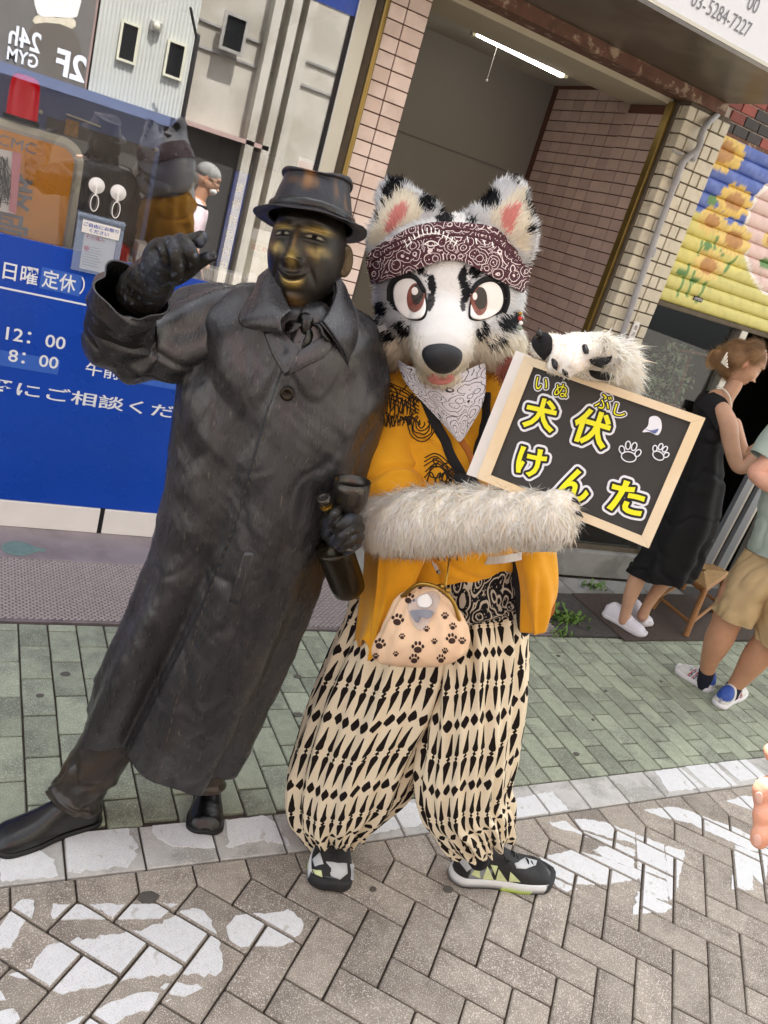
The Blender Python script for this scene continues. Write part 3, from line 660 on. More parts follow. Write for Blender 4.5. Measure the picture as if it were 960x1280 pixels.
for r in range(12):
    za = 1.672 + r * .0705; nx, nz_ = 220, 9; X = np.linspace(3.162, 4.5, nx); prof = [(0, 0), (.002, -.006), (.012, -.013), (.030, -.016), (.048, -.015), (.060, -.012), (.066, -.006), (.0695, -.002), (.0695, .006)]
    GV = np.array([[(x, 3.385 + dy, za + dz) for x in X] for dz, dy in prof]); V = GV.reshape(-1, 3); px_ = projpx(V * [1, 0, 1] + [0, 3.375, 0])
    obj('slat', V, gridF(len(prof), nx, False), M['painted'], sh, smooth=True, color=mural(px_))
obj('bottom_rail', *boxg(3.162, 5.6, 3.36, 3.395, 1.645, 1.670, .003), M['mortar_dark'], sh)
A_ = at(874, 374, 3.36); obj('sticker', *boxg(A_[0] - .035, A_[0] + .035, 3.366, 3.369, A_[2] - .012, A_[2] + .010), M['black'], sh); text_on('lettering', 'OPEN', (A_[0] - .03, 3.3655, A_[2] - .008), (1, 0, 0), (0, 0, 1), .06, .014, M['paper'], sh, lift=.001)
# window below the shutter
part('window_sill_base', (3.162, 3.92, 3.34, 3.50, 0, .17), 'concrete', bev=.004)
part('window_post', (3.89, 3.945, 3.35, 3.42, .0, 1.645), 'alu', bev=.003); part('window_frame', (3.162, 3.185, 3.38, 3.42, .17, 1.645), 'mortar_dark'); part('window_frame', (3.185, 3.89, 3.38, 3.42, .17, .20), 'mortar_dark')
part('pane', (3.185, 3.89, 3.396, 3.402, .20, 1.645), 'side_glass')
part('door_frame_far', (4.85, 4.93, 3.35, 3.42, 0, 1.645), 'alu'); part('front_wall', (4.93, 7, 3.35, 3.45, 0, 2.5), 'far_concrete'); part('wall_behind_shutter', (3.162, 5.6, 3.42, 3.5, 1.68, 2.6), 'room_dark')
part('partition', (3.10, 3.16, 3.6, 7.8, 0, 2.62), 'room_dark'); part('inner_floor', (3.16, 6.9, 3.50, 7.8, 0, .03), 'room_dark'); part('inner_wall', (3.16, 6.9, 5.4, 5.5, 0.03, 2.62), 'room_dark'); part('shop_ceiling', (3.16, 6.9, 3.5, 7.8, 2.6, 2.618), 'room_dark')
# plant display behind the window
pd = thing('window_plants', (3.5, 3.62, .6), 'mass of small grey-green leaves behind the window below the shutter', 'plants')
g_ = np.random.default_rng(5); n = 1500; mb = []
cx = at(830, 480, 3.6)
P = np.stack([g_.uniform(3.2, 3.87, n), g_.uniform(3.50, 3.66, n), g_.uniform(.95, 1.50, n)], 1); keep_ = P[:, 2] < 1.44 + .1 * np.sin(P[:, 0] * 14) - (P[:, 0] - 3.2) * .1; P = P[keep_]; n = len(P)
d = g_.standard_normal((n, 3)); d /= np.linalg.norm(d, axis=1, keepdims=True); e = np.cross(d, g_.standard_normal((n, 3))); e /= np.linalg.norm(e, axis=1, keepdims=True); s = g_.uniform(.012, .026, (n, 1))
V = np.stack([P - d * s, P - e * s * .45, P + d * s, P + e * s * .45], 1).reshape(-1, 3); F = np.arange(4 * n).reshape(n, 4); obj('leaves', V, F, M['leaf'], pd, kind='stuff')
for (a1, a2) in (((862, 445), (835, 520)), ((852, 438), (885, 445)), ((820, 500), (855, 512))):
    V, F = tube([at(*a1, 3.48), at((a1[0] + a2[0]) / 2 + 2, (a1[1] + a2[1]) / 2, 3.47), at(*a2, 3.48)], .009, 8); obj('branch', V, F, M['rust_beam'], pd, smooth=True)
# ---------------- shop window on the left
part('blue_panel', (-2.5, 1.205, 3.405, 3.43, .135, 1.212), 'blue_film'); part('blue_header', (-2.5, 1.215, 3.40, 3.43, 2.33, 2.6), 'blue_film')
part('white_band', (-2.5, .600, 3.398, 3.43, .012, .132), 'white_band', bev=.002); part('white_band', (.620, 1.21, 3.398, 3.43, .012, .132), 'white_band', bev=.002); part('band_joint', (.600, .620, 3.404, 3.43, .012, .132), 'black')
part('window_pane', (-2.5, 1.205, 3.414, 3.420, 1.212, 2.33), 'shop_glass')
part('window_mullion', (1.207, 1.275, 3.385, 3.44, .012, 2.6), 'alu', bev=.003); part('mullion_gasket', (1.200, 1.2065, 3.395, 3.44, 1.212, 2.33), 'black')
part('gap_cover', (1.276, 1.311, 3.40, 3.43, 0, 2.62), 'mortar_dark')
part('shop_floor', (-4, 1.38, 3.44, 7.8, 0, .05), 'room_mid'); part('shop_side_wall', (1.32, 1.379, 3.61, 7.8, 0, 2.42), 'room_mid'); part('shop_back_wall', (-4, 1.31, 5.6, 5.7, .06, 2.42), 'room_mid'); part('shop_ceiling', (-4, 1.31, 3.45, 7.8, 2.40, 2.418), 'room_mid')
# text on the blue panel
def ftext(s, px0, px1, h, mat='white_letter', off=0.0, Y=3.405, dz=0, parent=bld, name='lettering', **k):
    A_ = at(*px0, Y); B_ = at(*px1, Y); return text_on(name, s, (A_[0], Y, A_[2] + dz), (1, 0, 0), (0, 0, 1), B_[0] - A_[0], h, M[mat], parent, offset=off, lift=.0015, **k)
def frect(px0, w_, h_, mat, Y=3.405, lift=.001, parent=bld, name='film_patch'):
    A_ = at(*px0, Y); return obj(name, *boxg(A_[0], A_[0] + w_, Y - lift, Y, A_[2], A_[2] + h_), M[mat], parent)
frect((49, 360), .147, .082, 'blue_light'); frect((-4, 456), .225, .062, 'blue_light'); frect((165, 478), .19, .05, 'blue_light')
ftext('日曜', (3, 348), (46, 356), .064, off=.012); ftext('定休', (52, 358), (93, 366), .068, off=.012); ftext('）', (99, 367), (104, 368), .066, off=.01)
frect((-10, 358), .62, .007, 'white_letter', lift=.002)
ftext('12：00', (7, 424), (81, 433), .050, off=.012); ftext('8：00', (10, 451), (72, 458), .048, off=.012)
ftext('軽にご相談くだ', (-20, 488), (216, 520), .058, off=.012); ftext('午前', (106, 468), (148, 475), .055, off=.01); ftext('さい', (226, 522), (285, 530), .055, off=.01)
ftext('午後', (-72, 436), (-20, 446), .05, off=.01)
# orange box sign, siren lamp, slate board inside the window
os_ = thing('orange_sign', (0.1, 3.5, 1.2), 'orange light-box sign with a rounded cream frame standing inside the shop window', 'sign')
def rrect(x0, x1, z0, z1, r, k=8):
    P = []
    for cx, cz, a0 in ((x1 - r, z1 - r, 0), (x0 + r, z1 - r, 90), (x0 + r, z0 + r, 180), (x1 - r, z0 + r, 270)):
        P += [(cx + r * math.cos(math.radians(a0 + 90 * i / k)), cz + r * math.sin(math.radians(a0 + 90 * i / k))) for i in range(k + 1)]
    return P
def slabXZ(P, y0, y1):
    n = len(P); V = [(x, y0, z) for x, z in P] + [(x, y1, z) for x, z in P]; return V, [tuple(range(n))] + [tuple(range(n, 2 * n))[::-1]] + [(n + j, n + (j + 1) % n, (j + 1) % n, j) for j in range(n)]
V, F = slabXZ(rrect(-.7, .335, .9, 1.595, .08), 3.52, 3.60); obj('frame', V, F, M['cream_plastic'], os_)
V, F = slabXZ(rrect(-.68, .312, .92, 1.572, .062), 3.512, 3.519); obj('grey_rim', V, F, M['alu'], os_)
V, F = slabXZ(rrect(-.67, .300, .93, 1.560, .052), 3.506, 3.511); obj('face', V, F, M['orange_film'], os_)
A_ = at(4, 182, 3.5); B_ = at(42, 190, 3.5); text_on('lettering', 'CMC', (A_[0] - .02, 3.505, A_[2]), (1, 0, 0), (0, 0, 1), .13, .036, M['ink_grey'], os_, lift=.001)
for i, ch in enumerate('接骨'): text_on('lettering', ch, (.045, 3.505, 1.30 - i * .15), (1, 0, 0), (0, 0, 1), .125, .125, M['ink_grey'], os_, lift=.001, offset=.015)
P5 = [at(-5, 185, 3.47), at(27, 192, 3.47), at(20, 268, 3.47), at(-8, 262, 3.47)]
ps = obj('leaflet', P5 + [p + V3(0, .002, 0) for p in P5], [(0, 3, 2, 1), (4, 5, 6, 7)], M['paper'], None, label='pink and white comic-style leaflet taped inside the glass over the orange sign', cat='leaflet')
P6 = [at(16, 189, 3.466), at(27, 192, 3.466), at(20, 268, 3.466), at(11, 263, 3.466)]; obj('pink_strip', P6, [(0, 3, 2, 1)], M['paper_pink'], ps)
for k in range(14):
    q = [at(-4 + 18 * rnd.random(), 195 + 65 * rnd.random(), 3.465) for _ in range(4)]; V, F = tube(q, .0012, 5, 12); obj('ink_line', V, F, M['black'], ps)
sr = thing('siren_lamp', at(25, 145, 3.55), 'red rotating warning lamp on top of the orange sign', 'warning lamp')
b0 = at(27, 147, 3.56); b0[2] = 1.597
V, F = lathe(b0, (0, 0, 1), [(.0, 0), (.062, 0), (.062, .018), (.052, .022)], 32); obj('base', V, F, M['black'], sr, smooth=True)
V, F = lathe(b0, (0, 0, 1), [(.054, .020), (.052, .10), (.049, .135), (.043, .155), (.030, .163), (.001, .165)], 40); obj('dome', V, F, M['siren_red'], sr, smooth=True)
V, F = lathe(b0 + V3(0, 0, .02), (0, 0, 1), [(.012, 0), (.012, .09), (.03, .11), (.001, .112)], 16); obj('reflector', V, F, M['cream_plastic'], sr, smooth=True)
sb = thing('slate_board', (.3, 3.75, 1.2), 'slate blue acrylic board with round bolts inside the window', 'board')
A_ = at(205, 160, 3.75); B_ = at(-60, 60, 3.75); obj('sheet', *boxg(-.8, A_[0], 3.75, 3.76, .9, A_[2] + .01), M['slate_board'], sb); obj('dark_panel', *boxg(.2, A_[0] - .02, 3.744, 3.749, .9, A_[2] - .09), M['dark_glass'], sb)
for q in ((51, 140), (196, 187)): c = at(*q, 3.742); V, F = lathe(c, (0, -1, 0), [(.0001, .006), (.006, .005), (.008, 0)], 16, ref=(1, 0, .2)); obj('bolt', V, F[::-1], M['cream_plastic'], sb, smooth=True)
A_ = at(88, 142, 3.74); V, F = tube([at(84, 143, 3.74), at(125, 158, 3.74)], .004, 6, 2, sm=False); obj('marker_pen', V, F, M['cream_plastic'], sb)
A_ = at(88, 160, 3.74); obj('note', *boxg(A_[0] - .02, A_[0] + .03, 3.738, 3.743, A_[2] - .03, A_[2] + .03), M['straw'], sb)
# inner fittings seen through the glass
dr = thing('inner_door', (1.0, 4.3, 0), 'pale grey inner door frame seen through the shop window', 'door')
A_ = at(322, 190, 4.3); B_ = at(290, 350, 4.3); obj('frame', *boxg(A_[0] - .03, A_[0] + .03, 4.28, 4.34, 0.05, A_[2]), M['alu'], dr); obj('frame', *boxg(A_[0] + .031, A_[0] + .75, 4.28, 4.34, A_[2] - .06, A_[2]), M['alu'], dr); obj('leaf', *boxg(A_[0] + .031, A_[0] + .6, 4.30, 4.32, 0.05, A_[2] - .061), M['cream_plastic'], dr)
pm('banner_blue', G('1c5cf0'), .5)
bn = thing('blue_banner', (1.2, 4.1, 0.05), 'narrow blue banner with white lettering inside the shop', 'banner')
A_ = at(303, 216, 4.1); B_ = at(283, 335, 4.1); obj('cloth', *boxg(A_[0] - .035, A_[0] + .035, 4.1, 4.104, .4, A_[2]), M['banner_blue'], bn); V, F = tube([(A_[0] + .042, 4.1, .05), (A_[0] + .042, 4.1, A_[2] + .05)], .006, 8, 2, sm=False); obj('pole', V, F, M['alu'], bn)
for i, ch in enumerate('接骨院受付中'): text_on('lettering', ch, (A_[0] - .018, 4.099, A_[2] - .09 - i * .075), (1, 0, 0), (0, 0, 1), .036, .04, M['white_letter'], bn, lift=.002, offset=.01)
pst = thing('staff_poster', at(325, 345, 3.46), 'pale poster with two small portraits and red lettering behind the glass', 'poster')
Q = [at(322, 286, 3.47), at(356, 292, 3.47), at(343, 368, 3.47), at(300, 360, 3.47)]; x0, x1_ = Q[0][0] - .02, Q[1][0] + .02; zt = Q[0][2]
obj('sheet', *boxg(x0, x1_, 3.468, 3.471, 1.16, zt), M['cream_plastic'], pst); obj('white_top', *boxg(x0, x1_, 3.465, 3.4675, zt - .045, zt), M['paper'], pst)
text_on('lettering', 'はじめて', (x0 + .01, 3.465, zt - .085), (1, 0, 0), (0, 0, 1), .09, .022, M['paper_red'], pst, lift=.001); text_on('lettering', 'くわしくは', (x0 + .01, 3.465, zt - .115), (1, 0, 0), (0, 0, 1), .10, .02, M['ink_grey'], pst, lift=.001)
for k in (0, 1): obj('portrait', *ball((x0 + .04 + .05 * k, 3.467, zt - .16), (.016, .002, .022), 16, 10), M['brick_beige'], pst); obj('portrait_body', *ball((x0 + .04 + .05 * k, 3.467, zt - .205), (.026, .002, .025), 16, 10), M['far_pink' if k else 'paper'], pst)
st = obj('paper_stack', *boxg(.84, 1.06, 3.45, 3.56, 1.16, 1.262, .002), M['paper'], None, label='white ribbed stack of papers behind the glass beside the statue', cat='papers')
mb = MB()
for k in range(22): mb.box(.845 + k * .01, .848 + k * .01, 3.447, 3.45, 1.165, 1.258)
mb.build('ridges', M['cream_plastic'], st, kind='stuff')
rn = obj('red_notice', *boxg(*(lambda q: (q[0] - .015, q[0] + .06, 3.5, 3.502, q[2] - .07, q[2] + .01))(at(378, 200, 3.5))), M['paper'], None, label='small notice with a pink band near the top of the window frame', cat='notice'); A_ = at(378, 200, 3.5); obj('band', *boxg(A_[0] - .013, A_[0] + .058, 3.497, 3.4995, A_[2] - .03, A_[2] - .004), M['paper_pink'], rn)
for k in range(6):
    A_ = at(112 + 8 * k, 300, 3.6)
sh_ = thing('window_shelf', (.3, 3.6, 1.0), 'low grey shelf of folders inside the shop window', 'shelf')
obj('board', *boxg(-.8, 1.2, 3.58, 3.9, 1.15, 1.17), M['cream_plastic'], sh_)
for k, (x, h_, m_) in enumerate(((.60, .10, 'paper'), (.66, .08, 'ink_grey'), (.70, .11, 'paper'), (.52, .07, 'paper_red'))): obj('folder', *boxg(x, x + .05, 3.62, 3.8, 1.171, 1.171 + h_, .002), M[m_], sh_)
# leaflet holder hanging on two suction hooks
lh = thing('leaflet_holder', at(125, 300, 3.40), 'clear plastic leaflet box hanging from two white suction hooks on the shop window', 'leaflet holder')
HX = at(128, 272, 3.39); x0, x1_ = at(98, 275, 3.39)[0] - .002, at(155, 280, 3.39)[0] + .004; zt = HX[2] + .0; zb = zt - .215
for args in ((x0, x1_, 3.380, 3.383, zb, zt - .03), (x0, x0 + .003, 3.383, 3.410, zb, zt), (x1_ - .003, x1_, 3.383, 3.410, zb, zt), (x0, x1_, 3.383, 3.410, zb, zb + .003), (x0, x1_, 3.409, 3.411, zb + .003, zt)): obj('box_wall', *boxg(*args), M['clear_plastic'], lh)
obj('top_rim', *boxg(x0 - .003, x1_ + .003, 3.377, 3.412, zt - .012, zt, .003), M['clear_plastic'], lh)
obj('leaflet', *boxg(x0 + .030, x1_ - .022, 3.388, 3.391, zb + .01, zt - .05), M['paper'], lh); obj('label', *boxg(x0 + .017, x1_ - .015, 3.376, 3.3785, zt - .068, zt - .022), M['paper'], lh)
ww = (x1_ - x0) - .042
text_on('lettering', 'ご自由にお取り', (x0 + .021, 3.3755, zt - .043), (1, 0, 0), (0, 0, 1), ww, .014, M['blue_film'], lh, lift=.0008, offset=.012); text_on('lettering', 'ください', (x0 + .045, 3.3755, zt - .062), (1, 0, 0), (0, 0, 1), ww * .55, .014, M['blue_film'], lh, lift=.0008, offset=.012)
text_on('lettering', 'その痛み', (x0 + .036, 3.3875, zt - .090), (1, 0, 0), (0, 0, 1), .07, .017, M['paper_red'], lh, lift=.001, offset=.012)
obj('red_dot', *ball((x0 + .045, 3.3875, zt - .125), (.010, .001, .009), 16, 8), M['paper_red'], lh)
for k in range(8): obj('text_line', *boxg(x0 + .036 + (.02 if k < 2 else 0), x0 + .09 + .008 * (k % 3), 3.3865, 3.388, zt - .118 - k * .010, zt - .1165 - k * .010), M['ink_grey'], lh)
for q in ((121, 232), (148, 241)):
    c = at(*q, 3.405); V, F = lathe(c, (0, -1, 0), [(.0001, .012), (.009, .012), (.012, .007), (.026, .004), (.029, 0)], 28, ref=(1, 0, .2)); obj('suction_cup', V, F[::-1], M['paper'], lh, smooth=True)
    e = c + V3(.0, -.012, -.032); V, F = tube([c + V3(0, -.012, -.005), e], .005, 8, 2, sm=False); obj('hook_stem', V, F, M['paper'], lh)
    lp_ = [e + V3(.014 * math.sin(t), -.002, -.030 + .030 * math.cos(t)) for t in np.linspace(0, 2 * math.pi, 18)]; V, F = tube(lp_, .0022, 6, 36, caps=False); obj('hook_ring', V, F, M['paper'], lh, smooth=True)
# ================================================================== OPPOSITE SIDE OF THE STREET (seen in the window)
YV, YR = 12.0, -5.2
ob = thing('opposite_building', (1, YR, 0), 'grey corrugated building with slit windows across the street, seen mirrored in the shop window', 'building')
rx = lambda px, py: at(px, py, YV)
xL = rx(118, 60)[0]; xR = rx(243, 60)[0]; X0 = xL; mb = MB(); XS = np.arange(xL, xR, .012); V = []
for x in XS: V += [(x, YR + (.010 if int(round((x - xL) / .012)) % 4 < 2 else 0), -.02), (x, YR + (.010 if int(round((x - xL) / .012)) % 4 < 2 else 0), 8)]
obj('corrugated_wall', V, [(2 * i, 2 * i + 1, 2 * i + 3, 2 * i + 2) for i in range(len(XS) - 1)], M['corrugated'], ob)
obj('body', *boxg(xL, xR, YR - 6, YR - .02, 0, 8), M['far_concrete'], ob)
def rwin(parent, p0, p1, fw=.03, fm='cream_plastic'):
    A_, B_ = rx(*p0), rx(*p1); x0_, x1_, z1_, z0_ = A_[0], B_[0], A_[2], B_[2]
    f = MB(); f.box(x0_ - fw, x1_ + fw, YR, YR + .05, z1_, z1_ + fw); f.box(x0_ - fw, x1_ + fw, YR, YR + .06, z0_ - fw, z0_); f.box(x0_ - fw, x0_, YR, YR + .05, z0_, z1_); f.box(x1_, x1_ + fw, YR, YR + .05, z0_, z1_)
    o = f.build('window', M[fm], parent); obj('pane', *boxg(x0_, x1_, YR, YR + .025, z0_, z1_), M['window_black'], o)
rwin(ob, (155, 28), (166, 78)); rwin(ob, (213, 52), (224, 98))
c = rx(195, 33); v = obj('vent', *boxg(c[0] - .07, c[0] + .07, YR, YR + .08, c[2] - .06, c[2] + .06, .01), M['alu'], ob); obj('vent_hood', *ball((c[0], YR + .09, c[2]), (.045, .04, .045), 16, 10), M['cream_plastic'], ob)
cb = thing('concrete_building', (4, YR, 0), 'sunlit beige concrete building with one window, mirrored in the shop window', 'building')
obj('wall', *boxg(xR + .02, xR + 9, YR - 6, YR - .15, 0, 9), M['far_concrete'], cb)
zo = rx(300, 178)[2]; obj('lower_wall_shade', *boxg(xR + .03, rx(320, 250)[0], YR - .15, YR - .10, 0, zo), M['room_dark'], cb); obj('door_canopy', *boxg(xR + .03, rx(320, 250)[0], YR - .15, YR + .1, zo + .002, zo + .06), M['far_pink'], cb)  # flat dark sheet added for the shaded lower wall, keeps its reflection dark
for z_ in (2.9, 3.2, 4.0, 4.8): obj('wall_band', *boxg(xR + .02, xR + 9, YR - .15, YR - .12, z_, z_ + .03), M['concrete'], cb)
rwin(cb, (285, 18), (300, 66), .04, 'alu')
for q in (330, 352, 372): c = rx(q, 90); obj('column', *boxg(c[0] - .06, c[0] + .06, YR - .15, YR + .1, 0, 9), M['far_concrete'], cb)
gy = thing('gym_building', (0, YR, 0), 'building with a large gym poster reading 24h GYM 2F, mirrored in the shop window', 'building')
obj('wall', *boxg(xL - 9, xL - .02, YR - 6, YR - .03, 0, 8), M['far_pink'], gy)
A_ = rx(100, 60); zs = rx(60, 110)[2]; sf = obj('shopfront', *boxg(xL - 9, xR, YR + .01, YR + .3, zs - .0, zs + .12), M['slate_board'], gy); obj('ground_floor_shade', *boxg(xL - 9, xR, YR + .012, YR + .03, 0, zs - .002), M['room_dark'], gy)  # below the awning a dark sheet is added, standing in for street-level shade
pb = obj('poster', *boxg(-.3, xL - .05, YR - .029, YR + .02, 1.55, 3.6), M['room_mid'], gy)
def rpoly(pts, mat, nm, dy=.03):
    P = [rx(*p) for p in pts]; V = [(p[0], YR + dy, p[2]) for p in P] + [(p[0], YR + .021, p[2]) for p in P]; n = len(P); obj(nm, V, [tuple(range(n)), *[(n + j, n + (j + 1) % n, (j + 1) % n, j) for j in range(n)]], M[mat], gy)
rpoly(smoothpoly([(47, -20), (100, -20), (98, 15), (92, 22), (70, 21), (47, 17)], 3), 'paper', 'printed_top', .028)
rpoly(smoothpoly([(47, 19), (70, 22), (92, 23), (90, 36), (44, 30)], 3), 'brick_beige', 'printed_waist', .026)
rpoly(smoothpoly([(43, 30), (90, 36), (104, 80), (100, 120), (35, 108), (36, 60)], 3), 'dark_glass', 'printed_trousers', .030)
def rtext(s, p0, p1, h, off=.02):
    A_, B_ = rx(*p0), rx(*p1); V, F = text_mesh(s, 1, off); mn, mxx = V[:, :2].min(0), V[:, :2].max(0)
    # reads correctly for someone standing in the street, so it runs the other way in the glass
    u = (V[:, 0] - mn[0]) / (mxx[0] - mn[0]); v_ = (V[:, 1] - mn[1]) / (mxx[1] - mn[1])
    W = np.stack([B_[0] - u * (B_[0] - A_[0]), np.full(len(u), YR + .034), A_[2] + v_ * h], 1); obj('lettering', W, [f[::-1] for f in F], M['white_letter'], gy)
rtext('24h', (10, 54), (50, 64), .22); rtext('GYM', (8, 74), (47, 84), .15); rtext('2F', (68, 92), (105, 104), .30, .03)
pl2 = thing('utility_pole', (2.3, -4.6, 0), 'dark utility pole with a bracket across the street, seen mirrored', 'pole')
c = at(248, 45, 11.4); V, F = tube([(c[0], -4.6, 0), (c[0], -4.6, c[2] + .0)], .03, 12, 2, sm=False); obj('shaft', V, F, M['black'], pl2, smooth=True); V, F = tube([(c[0], -4.6, c[2] - .05), (c[0] - .15, -4.55, c[2] + .25)], .018, 8, 2, sm=False); obj('bracket', V, F, M['black'], pl2)
# ================================================================== FIGURE TOOLS
def sheet(name, fr, ctl, mat, parent, nu=24, nv=24, thick=.004, disp=None, uvs=1.0, **k):
    """cloth panel from a grid of (x, y, d) control points"""
    C_ = np.array([[fr.at(*p) for p in r] for r in ctl]); a_ = np.array([crom(r, np.linspace(0, 1, nu)) for r in C_])
    G_ = np.stack([crom(a_[:, j], np.linspace(0, 1, nv)) for j in range(nu)], 1); n = gnormals(G_, False); s = np.sign((n @ fr.n).mean()); n = n * (s if s else 1)
    uu, vv = np.meshgrid(np.linspace(0, 1, nu), np.linspace(0, 1, nv))
    if disp is not None: G_ = G_ + n * disp(uu, vv)[..., None]
    V = np.vstack([(G_ + n * thick / 2).reshape(-1, 3), (G_ - n * thick / 2).reshape(-1, 3)]); f = gridF(nv, nu, False); N = nv * nu
    if s > 0:
        a, b, c = V[f[0][0]], V[f[0][1]], V[f[0][2]]
    if np.cross(V[f[0][1]] - V[f[0][0]], V[f[0][2]] - V[f[0][1]]) @ n[0, 0] < 0: f = f[:, ::-1]
    rim = [j for j in range(nu)] + [i * nu + nu - 1 for i in range(1, nv)] + [(nv - 1) * nu + j for j in range(nu - 2, -1, -1)] + [i * nu for i in range(nv - 2, 0, -1)]
    F = [tuple(q) for q in f] + [tuple(int(i) + N for i in q[::-1]) for q in f] + [(rim[i], rim[(i + 1) % len(rim)], rim[(i + 1) % len(rim)] + N, rim[i] + N) for i in range(len(rim))]
    uv = np.stack([uu, vv], -1).reshape(-1, 2) * uvs; return obj(name, V, F, mat, parent, smooth=True, uv=np.vstack([uv, uv]), **k)
def ptube(fr, pts, **k):
    """tube from (x, y, d, radius in pixels)"""
    P = [fr.at(p[0], p[1], p[2]) for p in pts]; R = [p[3] * fr.mpp(p[0], p[1], p[2]) for p in pts]; return tube(P, R, **k)
def gs(x, y, cx, cy, sx, sy): return np.exp(-((x - cx) / sx) ** 2 - ((y - cy) / sy) ** 2)
def head_local(nu=170, nv=150, smile=1.0, female=False):
    ph = np.linspace(.01, math.pi - .01, nv); th = np.linspace(0, 2 * math.pi, nu, endpoint=False)
    w_ = th + .45 * np.sin(th * 1) * 0
    # theta 90 deg = front; gather more columns at the front
    th2 = th + .55 * np.cos(th); PH, TH = np.meshgrid(ph, th2, indexing='ij')
    x = np.sin(PH) * np.cos(TH); z = np.sin(PH) * np.sin(TH); y = np.cos(PH)
    X = x * .073; Y = y * .118; Z = z * np.where(z > 0, .088, .102)
    jaw = np.clip((-.015 - Y) / .10, 0, 1); X *= 1 - .30 * jaw ** 1.7; Z = np.where(Z > 0, Z * (1 + .12 * jaw ** 1.2), Z * (1 - .55 * jaw))
    fr_ = np.clip(Z / .05, 0, 1); ax = np.abs(X); Z0 = Z.copy()
    flat = gs(X, Y, 0, -.01, .07, .08); Z -= .004 * flat * fr_
    d = 0
    d = d - .0125 * (gs(ax, Y, .031, .020, .017, .012)) + .0075 * gs(ax, Y, .031, .018, .013, .009)
    d = d + .0030 * gs(ax, Y, .031, .0265, .016, .0028) - .0030 * gs(ax, Y, .031, .0305, .016, .0022) + .0018 * gs(ax, Y, .031, .0100, .014, .0022)
    d = d + .0060 * gs(ax, Y, .030, .044, .022, .008) + .005 * gs(X, Y, 0, .05, .05, .018)
    d = d + np.where(Y > -.034, 1, 0) * (.016 * np.clip((.034 - Y) / .066, 0, 1) ** .9) * np.exp(-(X / (.0085 + .004 * np.clip((.034 - Y) / .066, 0, 1))) ** 2) * np.clip((.045 - Y) / .02, 0, 1)
    d = d + .012 * gs(X, Y, 0, -.032, .0105, .0095) + .0085 * gs(ax, Y, .0145, -.035, .0062, .0068) - .003 * gs(ax, Y, .0215, -.040, .005, .008)
    yl = Y - smile * 18 * X ** 2
    d = d + .0065 * gs(ax, Y, .044, -.016, .020, .016) - .0038 * 1.3 * np.exp(-((ax - .033 - (-.045 - Y) * .3) / .005) ** 2 - ((Y + .052) / .015) ** 2)
    d = d + .0072 * np.exp(-(X / .021) ** 4 - ((yl + .0585) / .0052) ** 2) + .0088 * np.exp(-(X / .018) ** 4 - ((yl + .0715) / .0062) ** 2) - .0052 * np.exp(-(X / .026) ** 4 - ((yl + .0645) / .0022) ** 2)
    d = d - .0035 * gs(X, Y, 0, -.084, .018, .006) + .0080 * gs(X, Y, 0, -.100, .020, .014) - .002 * gs(X, Y, 0, -.047, .003, .006)
    Z = Z + d * fr_
    return X, Y, Z
def ear_local(side):
    V, F = ball((0, 0, 0), (.008, .031, .019), 20, 16); v = V.copy(); r = np.hypot(v[:, 1] / .031, v[:, 2] / .019); v[:, 0] += np.where((r < .75), -.006 * (1 - r / .75), .002) * side * -1 * -1; v[:, 0] *= side; v[:, 0] += side * (.0 - .45 * v[:, 2])
    v[:, 0] += side * .071; v[:, 1] += .000; v[:, 2] += -.012; return v, F
def place(V, c, R): return np.asarray(c) + V @ R           # R rows: right, up, front
def basis(front, up):
    f = np.array(front, float); f /= np.linalg.norm(f); u = np.array(up, float); u -= (u @ f) * f; u /= np.linalg.norm(u); return np.array([np.cross(u, f), u, f])
